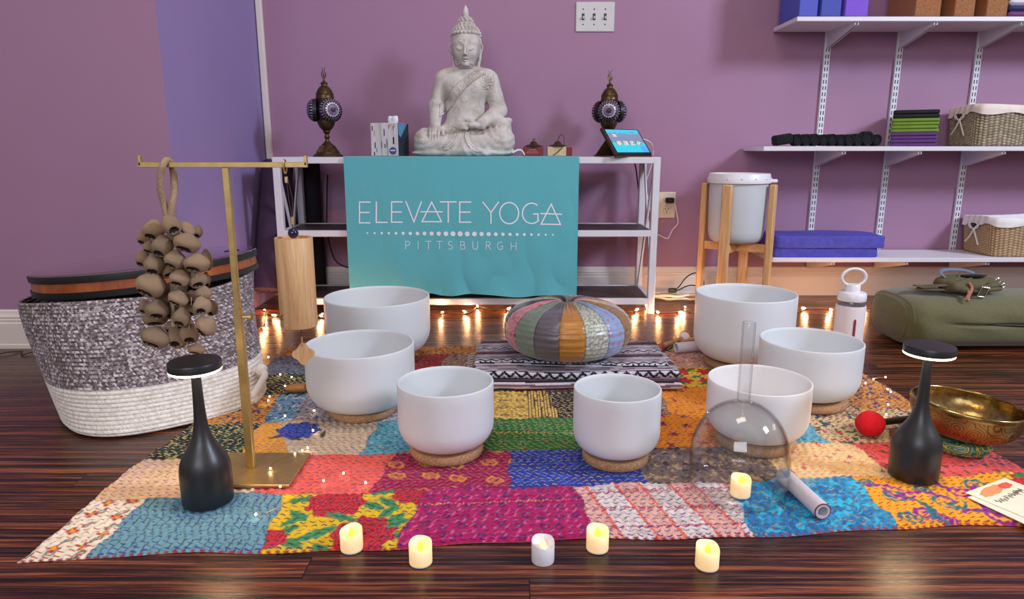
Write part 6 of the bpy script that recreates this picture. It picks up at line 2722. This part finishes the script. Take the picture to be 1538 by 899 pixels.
_fl = [(425, 526, 0), (403, 536, 1), (398, 545, 0), (415, 548, 0), (421, 562, 1), (432, 570, 0), (438, 566, 1), (428, 579, 1), (412, 588, 0), (405, 595, 1), (403, 601, 1), (418, 612, 0), (428, 624, 1), (450, 628, 0),
       (472, 616, 1), (468, 640, 0), (470, 646, 1), (462, 672, 1), (454, 676, 1), (443, 681, 1), (420, 690, 0), (406, 703, 1), (421, 730, 1), (404, 742, 0), (384, 772, 1), (420, 760, 0), (486, 721, 1), (500, 704, 0), (516, 710, 1),
       (530, 718, 0), (549, 724, 1)]
_h = []
for (px, py, on) in _fl:
    x, y = G(px, py, .0)
    onplate = (-.645 < x < -.40) and (1.18 < y < 1.36)
    _h.append(.008 if onplate else .003)
fairy(_fl, 'copper wire fairy lights scattered over the rug around the brass stand foot', _h)
fairy([(1330, 566, 1), (1312, 569, 1), (1334, 580, 0), (1333, 584, 1), (1338, 588, 1), (1336, 602, 0), (1334, 607, 1), (1331, 622, 1), (1290, 630, 1), (1281, 636, 0), (1300, 575, 1)],
      'copper wire fairy lights arching over the right rear rug corner behind the red felt ball', [.03, .012, .04, .03, .02, .01, .006, .002, .002, .002, .002])

# ------------------------------------------------------------------ seated Buddha statue
TOPZ = .6165
BUX, BUY = -.192, 2.80


def buddha():
    S_ = SDF((-.225, -.135, -.006), (.235, .135, .575), .0021)
    c = S_
    # spread robe base
    c.ell((0, -.01, .012), (.198, .105, .022), .012)
    c.ell((0, -.055, .012), (.20, .058, .018), .012)
    # thighs and knees
    c.cap((-.055, .02, .060), (-.142, -.040, .056), .060, .052, .02)
    c.cap((.060, .02, .060), (.150, -.040, .058), .060, .054, .02)
    # crossed shins
    c.cap((-.140, -.055, .050), (.015, -.098, .034), .040, .026, .018)
    c.cap((.148, -.055, .052), (.020, -.090, .048), .040, .026, .018)
    c.ell((.025, -.104, .020), (.062, .022, .014), .008)
    c.ell((0, -.02, .055), (.085, .075, .045), .02)
    # hips, belly, chest, shoulders
    c.ell((.008, .020, .105), (.088, .070, .060), .03)
    c.ell((.010, .014, .165), (.076, .056, .070), .03)
    c.ell((.012, .012, .235), (.084, .056, .065), .03)
    c.ell((-.030, -.018, .262), (.040, .030, .034), .025)
    c.ell((.050, -.018, .262), (.040, .030, .034), .025)
    c.cap((-.062, .014, .298), (.088, .014, .298), .036, .036, .03)
    # neck
    c.cap((.012, .010, .312), (.013, .004, .350), .032, .029, .012)
    c.ell((.012, .014, .318), (.070, .034, .024), .022)
    for z in (.334, .343):
        c.ell((.012, .000, z), (.0345, .034, .0030), .003)
    # right arm (viewer's left) reaching down over the shin
    c.cap((-.078, .012, .292), (-.108, .010, .190), .034, .030, .014)
    c.cap((-.108, .010, .190), (-.108, -.050, .108), .030, .020, .012)
    c.ell((-.104, -.066, .098), (.024, .022, .016), .008)
    for k, (x, L) in enumerate([(-.122, .038), (-.112, .046), (-.101, .048), (-.090, .042)]):
        c.path([(x, -.080, .098), (x - .001, -.094, .082), (x - .001, -.094 - .001 * k, .098 - L)], [.0062, .0058, .0044], .003)
    c.path([(-.084, -.068, .100), (-.074, -.082, .092), (-.072, -.088, .080)], [.0066, .0060, .0046], .003)
    # left arm (viewer's right) bent, forearm across to the lap
    c.cap((.104, .012, .290), (.140, .008, .175), .036, .032, .014)
    c.cap((.140, .008, .175), (.075, -.062, .122), .030, .022, .014)
    c.ell((.040, -.074, .116), (.030, .020, .012), .008)
    for k, (z, L) in enumerate([(.121, .044), (.116, .050), (.111, .050), (.106, .042)]):
        c.path([(.020, -.082, z), (.000, -.086, z - .001), (.020 - L, -.084, z + .001)], [.0058, .0054, .0040], .003)
    c.path([(.045, -.070, .126), (.030, -.074, .134), (.015, -.078, .134)], [.0062, .0056, .0042], .003)
    # robe sleeve hanging from the left forearm
    c.cap((.120, -.030, .140), (.165, -.030, .118), .030, .022, .016)
    c.cap((.168, -.020, .120), (.178, -.010, .050), .014, .020, .016)
    c.ell((.178, -.012, .135), (.016, .034, .012), .010)
    # head
    hx = .014

    def q(z):
        return .566 - (.566 - z) * 1.15

    def E(p, r, k=.01, **kw):
        c.ell((p[0], p[1], q(p[2])), (r[0], r[1], r[2] * 1.12), k, **kw)

    def PT(pts, rads, k=.01, flat=(1, 1, 1)):
        c.path([(p[0], p[1], q(p[2])) for p in pts], rads, k, flat)
    E((hx, -.006, .432), (.0545, .058, .064))
    E((hx, -.016, .400), (.034, .038, .036), .016)
    E((hx, -.046, .3735), (.012, .011, .009), .010)
    for s in (-1, 1):
        E((hx + s * .024, -.040, .408), (.017, .014, .018), .012)
        PT([(hx + s * .055, .004, .452), (hx + s * .059, .004, .430), (hx + s * .053, .006, .395), (hx + s * .046, .008, .366)], [.0080, .0092, .0070, .0090], .006, (.7, 1.2, 1))
        E((hx + s * .0605, -.006, .432), (.004, .006, .011), .002, cut=True)
        # sockets, lids, brows
        E((hx + s * .0215, -.0660, .4290), (.0140, .0065, .0070), .006, cut=True)
        E((hx + s * .0215, -.0525, .4225), (.0135, .0080, .0068), .002)
        PT([(hx + s * .009, -.0592, .4195), (hx + s * .0215, -.0612, .4160), (hx + s * .034, -.0530, .4200)], [.0013, .0017, .0010], .0012)
        PT([(hx + s * .004, -.0605, .434), (hx + s * .018, -.0600, .4425), (hx + s * .037, -.0500, .4370)], [.0024, .0027, .0014], .002)
        E((hx + s * .0070, -.0660, .4005), (.0050, .0050, .0036), .002)
    PT([(hx, -.0605, .434), (hx, -.0670, .418), (hx, -.0720, .4035)], [.0036, .0046, .0058], .003)
    E((hx, -.0625, .4475), (.0035, .0026, .0032), .002)
    PT([(hx - .014, -.0550, .3880), (hx - .004, -.0615, .3898), (hx + .004, -.0615, .3898), (hx + .014, -.0550, .3880)], [.0014, .0030, .0030, .0014], .0015)
    PT([(hx - .011, -.0555, .3835), (hx, -.0605, .3810), (hx + .011, -.0555, .3835)], [.0014, .0035, .0014], .0015)
    E((hx, .004, .462), (.0550, .054, .042), .006)
    E((hx, .004, .498), (.030, .030, .030), .014)
    # carved relief: work on the distance field of the front
    X, Y, Z = np.meshgrid(*c.ax, indexing='ij')
    D = c.D
    near = np.abs(D) < .010
    front = near & (Y < .03)
    rel = np.zeros_like(D)
    # sash from the left shoulder to the right waist
    a, b_ = np.array([.074, .318]), np.array([-.052, .206])
    t_ = (b_ - a) / np.linalg.norm(b_ - a)
    u = (X - a[0]) * t_[0] + (Z - a[1]) * t_[1]
    bow = .010 * np.sin(np.clip(u / .17, 0, 1) * pi)
    v = -(X - a[0]) * t_[1] + (Z - a[1]) * t_[0] + bow
    w = .013 + .006 * np.clip(u / .17, 0, 1)
    torso = front & (Z > .11) & (Z < .325) & (np.abs(X - .01) < .10)
    band = torso & (np.abs(v) < w) & (u > -.01)
    rel += np.where(band, .0030, 0)
    edge = torso & (np.abs(np.abs(v) - w + .0018) < .0018) & (u > -.01)
    rel += np.where(edge, .0022, 0)
    # scrolls on the sash
    for k in range(8):
        uc = .012 + .021 * k
        rr_ = np.hypot(u - uc, v)
        ang = np.arctan2(v, u - uc)
        sp = np.abs(((rr_ / .0042 + ang / (2 * pi)) % 1) - .5) < .22
        rel += np.where(band & (rr_ < .0095) & sp, -.0014, 0)
    # robe body is thicker below the sash and over the left shoulder
    side = (v > w) if False else ((v < -w) | (v > w))
    cover = front & (Z > .10) & (Z < .32) & (((v * 1.0) > w - .001) == ((.05 - a[0]) * -t_[1] + (.20 - a[1]) * t_[0] > 0)) & (X > -.055) & (X < .085)
    rel += np.where(cover, .0012, 0)
    # round medallions
    meds = [(-.022, .176, .012), (.052, .166, .012), (.048, .252, .011), (-.035, .272, .010), (.122, .222, .011), (-.150, .060, .013), (.125, .062, .013), (-.085, .045, .010), (.005, .215, .010), (-.120, .200, .009), (.146, .150, .010)]
    for (mx_, mz_, r_) in meds:
        rr_ = np.hypot(X - mx_, Z - mz_)
        ang = np.arctan2(Z - mz_, X - mx_)
        pat = (np.abs(rr_ - r_) < .0016) | ((rr_ < r_ - .003) & (np.abs(((rr_ / .0040 + ang / (2 * pi)) % 1) - .5) < .2))
        rel += np.where(front & pat, .0014, 0)
    # shoulder scrollwork
    q = front & (X > .072) & (X < .125) & (Z > .252) & (Z < .312)
    sc = np.abs(np.sin(X * 330 + 2.2 * np.sin(Z * 240)) + np.sin(Z * 300 + 1.5 * np.sin(X * 260))) < .55
    rel += np.where(q & sc, .0020, 0)
    # decorated hems over the shins
    for (cx_, cz_, r_, x0, x1) in ((-.085, .088, .062, -.07, -.005), (.085, .083, .066, .0, .062)):
        rr_ = np.hypot(X - cx_, Z - cz_)
        hem = front & (np.abs(rr_ - r_) < .0085) & (X > x0) & (X < x1) & (Z < .10) & (Z > .012) & (Y < -.02)
        rel += np.where(hem, .0026, 0)
        dots = hem & (np.abs(np.sin(np.arctan2(Z - cz_, X - cx_) * 22)) < .45) & (np.abs(rr_ - r_) < .0045)
        rel += np.where(dots, -.0016, 0)
    # cloth folds over the legs
    legs = front & (Z < .115) & (Y < .0)
    rel += np.where(legs, .0008 * np.sin((np.hypot((np.abs(X) - .16), (Z - .11)) / .012) * pi), 0)
    base = near & (Z < .026)
    rel += np.where(base, .0012 * np.sin(X * 90 + Y * 60), 0)
    c.D = D - rel
    return c.mesh()


bv, bf = buddha()
bv[:, 2] = np.maximum(bv[:, 2], .0003)
STONE = NT('white_stone_shaded_creases')
_v = STONE.coords()
_n = STONE.noise(_v, 22, 5, .6)
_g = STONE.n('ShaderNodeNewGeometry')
_pt = STONE.ramp(_g.outputs['Pointiness'], [(.45, (.50, .42, .38)), (.500, (1, 1, 1))])  # darkens the carved creases, shade put into the stone colour
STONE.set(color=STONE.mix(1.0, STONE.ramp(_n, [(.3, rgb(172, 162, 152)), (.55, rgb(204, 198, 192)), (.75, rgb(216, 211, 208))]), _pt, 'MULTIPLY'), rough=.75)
STONE.bump(STONE.noise(_v, 300, 4), .35, .001)
bud = empty('buddha_statue', (BUX, BUY, TOPZ + .0004), 'white stone statue of a seated Buddha in the middle of the console shelf', 'statue')
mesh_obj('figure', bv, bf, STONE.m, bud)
b = MB()
hx = .014


def curl(p, n_, r):
    n_ = Vector(n_).normalized()
    M = Matrix.Translation(p) @ n_.to_track_quat('Z', 'Y').to_matrix().to_4x4()
    b.lathe([(r * 1.0, -r * .5), (r * .98, r * .15), (r * .62, r * .55), (r * .40, r * .52), (r * .34, r * .85), (.0002, r * 1.05)], 9, M=M, cap0=False)


for row in range(7):
    ph = radians(6 + row * 11.0)
    R_ = (.0560, .0565, .044)
    n = max(int(25 * cos(ph)), 6)
    for k in range(n):
        a = 2 * pi * (k + .5 * (row % 2)) / n
        p = Vector((hx + R_[0] * cos(ph) * cos(a), .004 + R_[1] * cos(ph) * sin(a), .447 + R_[2] * 1.12 * sin(ph)))
        if row == 0 and sin(a) < -.2:
            p.z += .006
            p.y -= .002
        if p.z > .484 and math.hypot(p.x - hx, p.y - .004) < .026:
            continue
        curl(p, (cos(ph) * cos(a) / R_[0], cos(ph) * sin(a) / R_[1], sin(ph) / R_[2]), .0066)
for row in range(4):
    ph = radians(8 + row * 20)
    n = max(int(13 * cos(ph)), 5)
    for k in range(n):
        a = 2 * pi * (k + .5 * (row % 2)) / n
        p = (hx + .031 * cos(ph) * cos(a), .004 + .031 * cos(ph) * sin(a), .490 + .033 * sin(ph))
        curl(p, (cos(ph) * cos(a), cos(ph) * sin(a), sin(ph)), .0060)
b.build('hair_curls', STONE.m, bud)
b = MB()
b.lathe([(.010, .520), (.0125, .528), (.0118, .540), (.0085, .551), (.004, .560), (.0006, .564)], 20, c=(hx, .004, 0))
b.build('flame_finial', STONE.m, bud)

# ------------------------------------------------------------------ mosaic lamps
MIR = mat('mirror_tile', rgb(206, 196, 214), .16, metal=.7, var=.1, nscale=200)
LILAC = mat('lilac_glass_tile', rgb(140, 112, 156), .15, spec=.8, var=.3, nscale=200)
DKT = mat('dark_grout', rgb(26, 20, 22), .45, spec=.5)
WHT = mat('white_glass_tile', rgb(196, 190, 204), .2, spec=.8)


def mosaic_disc(parent, ang, R=.0435, off=.036):
    """bulging round shade set into the body, facing angle ang (0 = +x)"""
    nr, na = 26, 72
    V, C, Fc, fm = [], [], [], []
    for i in range(nr + 1):
        t = i / nr
        for k in range(na):
            a = 2 * pi * k / na
            r_ = R * min(t / .86, 1.0)
            x = .042 * sqrt(max(1 - (min(t / .86, 1) * .92) ** 2, 0)) if t <= .86 else .042 * sqrt(1 - .92 ** 2) - (t - .86) * .13
            V.append((off - .004 + x, r_ * cos(a), r_ * sin(a)))
    for i in range(nr):
        for k in range(na):
            k2 = (k + 1) % na
            Fc.append((i * na + k, i * na + k2, (i + 1) * na + k2, (i + 1) * na + k))
            t = (i + .5) / nr / .86
            a = (k + .5) / na
            star = .20 + .10 * abs(((a * 7) % 1) * 2 - 1)
            if t > 1.02:
                mi = 0
            elif t < star:
                mi = 0
            elif t < .44:
                mi = 1 if ((a * 14) % 1) > .12 else 0
            elif t < .50:
                mi = 0
            elif t < .72:
                w_ = (t - .50) / .22
                mi = 2 if abs(((a * 18) % 1) - .5) * 2 < (1 - w_) * 1.0 + .05 else 0
            elif t < .84:
                mi = 0 if ((a * 36) % 1) < .3 else (3 if t > .77 else 0)
            elif t < .90:
                mi = 0
            else:
                mi = 3 if ((a * 48) % 1) > .35 else 0
            fm.append(mi)
    V = [tuple(Matrix.Rotation(ang, 3, 'Z') @ Vector(p)) for p in V]
    return mesh_obj('mosaic_disc', V, Fc, [DKT, LILAC, WHT, MIR], parent, fm=fm, loc=(0, 0, .178))


def mosaic_lamp(x, y, ang0, label):
    r = empty('mosaic_lamp', (x, y, TOPZ - .003 if True else 0), label, 'lamp', 'bronze mosaic lamps')
    b_ = MB()
    pr = [(.0575, 0), (.0585, .002), (.0570, .005), (.048, .011), (.0465, .014), (.042, .020), (.0335, .030), (.031, .034), (.026, .043), (.0150, .054), (.0085, .061), (.0070, .066),
          (.0085, .071), (.0110, .076), (.0085, .081), (.0070, .086), (.0115, .092), (.0145, .096), (.0130, .100)]
    b_.lathe(pr, 48)
    for k in range(30):
        a = 2 * pi * k / 30
        b_.tube([(.0445 * cos(a), .0445 * sin(a), .0165), (.036 * cos(a), .036 * sin(a), .0275), (.0275 * cos(a), .0275 * sin(a), .0425)], .0015, 5)
    b_.build('foot', BRONZE, r)
    b_ = MB()
    b_.lathe([(.013, .099), (.020, .106), (.028, .116), (.0325, .126), (.0345, .134), (.0345, .138), (.031, .140)], 48)
    b_.build('lower_cup', BRONZE, r)
    b_ = MB()
    V, Fc = [], []
    n = 60
    for j, z in enumerate(np.linspace(.138, .222, 24)):
        for k in range(n):
            a = 2 * pi * k / n
            rr_ = .0325
            V.append((rr_ * cos(a), rr_ * sin(a), z))
    for j in range(23):
        for k in range(n):
            Fc.append((j * n + k, j * n + (k + 1) % n, (j + 1) * n + (k + 1) % n, (j + 1) * n + k))
    fm = []
    for j in range(23):
        for k in range(n):
            u = (k % 10) - 5
            vv = (j % 8) - 4
            fm.append(1 if abs(u) + abs(vv) * 1.2 < 1.9 else 0)
    mesh_obj('mosaic_body', V, Fc, [DKT, LILAC], r, fm=fm)
    b_ = MB()
    b_.lathe([(.0340, .219), (.0355, .223), (.0345, .227), (.0335, .236), (.0345, .239), (.0325, .243), (.0275, .254), (.0205, .264), (.0125, .270), (.0115, .275), (.0135, .278), (.0135, .281), (.009, .284), (.0045, .288), (.0035, .300)], 48)
    b_.build('crown_cap', BRONZE, r)
    b_ = MB()
    for s in (-1, 1):
        b_.tube([(0, 0, .296), (s * .0065, 0, .304), (s * .0078, 0, .314), (s * .0040, 0, .324), (s * .0030, 0, .331), (s * .0075, 0, .340)], [.0016, .0020, .0020, .0017, .0014, .0006], 8, smooth=5)
    b_.tube([(0, 0, .297), (0, 0, .312), (0, 0, .322)], [.0018, .0030, .0004], 8, smooth=4)
    b_.build('tulip_finial', BRONZE, r)
    for k in range(3):
        mosaic_disc(r, ang0 + k * 2 * pi / 3)
    return r


lx = P(492, 220, 2.79)[0]
mosaic_lamp(lx, 2.79, radians(-90 + 38), 'bronze Turkish mosaic table lamp at the left end of the console shelf')
lx2 = P(914, 200, 2.878)[0]
mosaic_lamp(lx2, 2.878, radians(-90 - 9), 'bronze Turkish mosaic table lamp standing behind the tablet')

# ------------------------------------------------------------------ tissue box
tb_w, tb_h = .112, .124
tx0 = P(579, 210, 2.70)[0]
tb = empty('tissue_box', (tx0 + .006, 2.765, TOPZ + .0003), 'birch-patterned tissue box with dark side between the left lamp and the statue', 'tissue box', rz=radians(-13))
BIRCH = NT('birch_print')
_v = BIRCH.coords((34, 34, 2.2))
_n = BIRCH.noise(_v, 1.6, 3)
BIRCH.set(color=BIRCH.ramp(_n, [(.32, rgb(150, 144, 150)), (.5, rgb(204, 198, 200)), (.7, rgb(222, 216, 214))]), rough=.5)
TEALD = mat('dark_teal_card', rgb(34, 50, 60), .5)
b = MB()
b.box((0, 0, tb_h / 2), (tb_w, tb_w, tb_h), bev=.0012)
o = b.build('carton', BIRCH.m, tb, smooth=False)
b = MB()
b.box((tb_w / 2 + .0004, 0, tb_h / 2), (.0008, tb_w - .003, tb_h - .002))
o2 = b.build('side_panel', TEALD, tb, smooth=False)
b = MB()
b.prism([(-.050, .0), (.038, .0), (-.030, -.052), (-.050, -.040)], 0, .0006, M=Matrix.Translation((tb_w / 2 + .0008, 0, tb_h - .002)) @ Matrix(((0, 0, 1, 0), (1, 0, 0, 0), (0, 1, 0, 0), (0, 0, 0, 1))))
b.build('blue_triangle', mat('sky_blue_print', rgb(92, 150, 190), .5), tb, smooth=False)
MK = [mat('black_bark_mark', rgb(44, 42, 48), .6), mat('violet_bark_mark', rgb(110, 100, 140), .6), mat('tan_bark_mark', rgb(176, 150, 120), .6)]
b = MB()
yf = -tb_w / 2 - .0005
for (cx_, cy_, w_, h_, mi) in [(162, 290, 22, 100, 0), (200, 380, 22, 110, 2), (395, 370, 32, 150, 1), (490, 260, 16, 80, 0), (575, 285, 12, 90, 0), (575, 530, 36, 150, 0), (440, 580, 24, 180, 1), (400, 635, 22, 90, 0),
                               (335, 610, 14, 140, 0), (205, 620, 24, 130, 0), (235, 715, 18, 90, 1), (185, 785, 26, 80, 0), (600, 240, 20, 80, 2), (520, 230, 14, 40, 1)]:
    X_, Z_ = (cx_ - 390) / 540 * tb_w, (830 - cy_) / 645 * tb_h
    b.box((X_, yf, Z_), (w_ / 540 * tb_w * .8, .0006, h_ / 645 * tb_h * .9), mi, bev=.0003)
b.build('bark_marks', MK, tb, smooth=False)
b = MB()
b.lathe([(.0001, 0), (.0145, 0), (.0145, .0006), (.0001, .0006)], 28, M=Matrix.Translation(((555 - 390) / 540 * tb_w, yf + .0001, (830 - 730) / 645 * tb_h)) @ Matrix.Rotation(pi / 2, 4, 'X'))
bd = b.build('round_badge', mat('violet_badge', rgb(84, 70, 120), .5), tb, smooth=False)
b = MB()
b.box(((555 - 390) / 540 * tb_w, yf - .0008, (830 - 722) / 645 * tb_h), (.020, .0004, .0045))
b.build('badge_band', mat('pale_badge_band', rgb(220, 214, 226), .5), bd, smooth=False)
sd = SDF((-.03, -.03, -.01), (.05, .03, .045), .0013)
sd.path([(-.012, 0, 0), (-.013, .002, .014), (-.016, 0, .022)], [.008, .009, .005], .006, (1, .5, 1))
sd.path([(.006, 0, 0), (.008, -.003, .014), (.013, 0, .024)], [.009, .010, .004], .006, (1, .5, 1))
sd.path([(-.006, .004, .004), (0, .006, .016), (.004, .006, .020)], [.010, .009, .005], .006, (1, .5, 1))
v_, f_ = sd.mesh()
mesh_obj('tissue', v_, f_, mat('white_tissue', rgb(228, 230, 240), .9), tb, loc=(.022, -.01, tb_h))

# ------------------------------------------------------------------ little boxes with tingsha bells
RB = mat('dark_red_card', rgb(120, 36, 42), .6, var=.2, nscale=150)
CB = mat('cream_card', rgb(206, 178, 140), .6, var=.15, nscale=100)
xr = P(801, 226, 2.72)[0]
b = MB().box((0, 0, .0175), (.078, .05, .035), bev=.001)
o = b.build('red_box', RB, loc=(xr, 2.745, TOPZ + .0003), smooth=False)
b = MB()
for k in range(3):
    b.box((-.004, -.0254, .012 + .006 * k), (.052 - .012 * k, .0006, .0016))
b.build('pale_lines', mat('pink_print', rgb(196, 130, 120), .6), o, smooth=False)
tag(o, 'small dark red box under the left tingsha bell, right of the statue', 'box')
xc = P(839, 226, 2.72)[0]
b = MB().box((0, 0, .0175), (.098, .05, .035), bev=.001)
o = b.build('cream_box', CB, loc=(xc + .006, 2.748, TOPZ + .0003), smooth=False)
b = MB()
b.box((.036, -.0254, .0175), (.024, .0006, .034))
b.build('red_panel', RB, o, smooth=False)
tag(o, 'small cream and red box under the right tingsha bell', 'box')


def tingsha(x, y, z, label, cord):
    r = empty('tingsha_bell', (x, y, z), label, 'bell', 'tingsha bells')
    MB().lathe([(.034, 0), (.0345, .002), (.030, .0055), (.018, .008), (.0125, .014), (.010, .018), (.006, .0205), (.002, .021)], 40).build('cymbal', BRONZE, r)
    b_ = MB()
    b_.tube(cord, .0014, 6, smooth=6)
    b_.build('leather_cord', mat('dark_leather_cord', rgb(58, 38, 30), .6) if 'dark_leather_cord' not in bpy.data.materials else bpy.data.materials['dark_leather_cord'], r)
    return r


tingsha(xr + .002, 2.745, TOPZ + .0357, 'bronze tingsha bell resting on the small dark red box', [(0, 0, .019), (-.004, -.01, .026), (.002, -.006, .030), (.006, 0, .024)])
tingsha(xc - .002, 2.748, TOPZ + .0360, 'bronze tingsha bell with arched cord resting on the cream box', [(0, 0, .019), (.004, -.004, .036), (.014, -.004, .045), (.024, -.004, .036), (.024, -.006, .016), (.022, -.020, .004), (.012, -.0275, -.008), (-.008, -.0285, -.026), (-.02, -.0285, -.033)])
b = MB()
b.tube([(P(770, 232, 2.71)[0], 2.71, TOPZ + .012), (P(777, 228, 2.71)[0], 2.712, TOPZ + .022), (P(784, 227, 2.71)[0], 2.716, TOPZ + .020), (P(788, 229, 2.71)[0], 2.716, TOPZ + .003)], [.003, .004, .003, .002], 8, smooth=5)
o = b.build('white_ribbon', CABLE)
tag(o, 'scrap of white ribbon lying between the statue and the red box', 'ribbon')

# ------------------------------------------------------------------ tablet in its case
tc = Vector(((P(941, 213, 2.72)[0]), 2.712, 0))
tab = empty('tablet', (tc.x, tc.y, TOPZ - .0025), 'tablet with glowing cyan screen in a brown folio case before the right mosaic lamp', 'tablet', rz=radians(33))
tw, thh, lean = .185, .132, radians(42)
M = Matrix.Translation((0, -.045, .006)) @ Matrix.Rotation(-lean, 4, 'X')
TBK = mat('tablet_black', rgb(18, 16, 20), .3)
CASE = mat('brown_case_leather', rgb(104, 70, 48), .6, bump=.3, bscale=300)
MB().box((0, 0, thh / 2), (tw, .009, thh), bev=.004, M=M).build('tablet_body', TBK, tab)
b = MB()
b.box((0, .0062, thh / 2), (tw + .006, .004, thh + .006), bev=.0015, M=M)
b.box((-tw / 2 - .001, .0, thh / 2), (.006, .012, thh + .004), bev=.001, M=M)
b.build('case_shell', mat('dark_brown_case', rgb(58, 36, 30), .5), tab)
sw_, sh_ = tw - .020, thh - .018
scr = NT('tablet_screen')
_tc = scr.n('ShaderNodeTexCoord')
_sp = scr.n('ShaderNodeSeparateXYZ')
scr.l(_tc.outputs['Generated'], _sp.inputs[0])
_n = scr.noise(_tc.outputs['Generated'], 7, 3)
_c1 = scr.ramp(scr.math('ADD', scr.math('MULTIPLY', _sp.outputs[2], 1.0), scr.math('MULTIPLY', scr.math('SUBTRACT', _n, .5), .5)), [(.15, rgb(40, 190, 214)), (.34, rgb(30, 200, 206)), (.45, rgb(110, 130, 160)), (.82, rgb(120, 136, 170)), (.88, rgb(44, 190, 226))])
_k = scr.math('MULTIPLY', scr.math('GREATER_THAN', _sp.outputs[0], .8), scr.math('LESS_THAN', _sp.outputs[2], .3))
_c2 = scr.mix(scr.math('MULTIPLY', _k, .5), _c1, rgb(90, 110, 240))
scr.set(color=(.01, .01, .01), rough=.1, emis=_c2, emis_s=1.15)
o = MB().box((0, -.0050, thh / 2 + .001), (sw_, .0008, sh_), M=M).build('screen', scr.m, tab, smooth=False)
ic = NT('app_icon')
_oi = ic.n('ShaderNodeTexCoord')
ic.set(color=(.02, .02, .02), emis=ic.ramp(ic.noise(_oi.outputs['Object'], 120, 1), [(.35, rgb(60, 90, 110)), (.5, rgb(236, 240, 244)), (.65, rgb(226, 150, 110))]), emis_s=1.0)
ici = None
for k in range(4):
    icn = MB().box((-.048 + .033 * k, -.0058, thh / 2 - .010), (.020, .0006, .020), bev=.0002, M=M).build('app_icon', ic.m, o, smooth=False)
b = MB()
b.box((-.052, -.0058, thh / 2 + .028), (.018, .0006, .012), M=M)
b.build('status_patch', ic.m, o, smooth=False)
# folio stand behind
b = MB()
top = M @ Vector((0, .008, thh * .62))
b.add([(-tw / 2, top.y, top.z), (tw / 2, top.y, top.z), (tw / 2, .075, .003), (-tw / 2, .075, .003), (-tw / 2, top.y + .003, top.z + .001), (tw / 2, top.y + .003, top.z + .001), (tw / 2, .079, .003), (-tw / 2, .079, .003)],
      [(0, 1, 2, 3), (7, 6, 5, 4), (0, 4, 5, 1), (2, 6, 7, 3), (1, 5, 6, 2), (0, 3, 7, 4)])
b.box((0, .014, .0024), (tw + .004, .130, .0028), bev=.001)
b.build('folio_flap', CASE, tab, smooth=False)
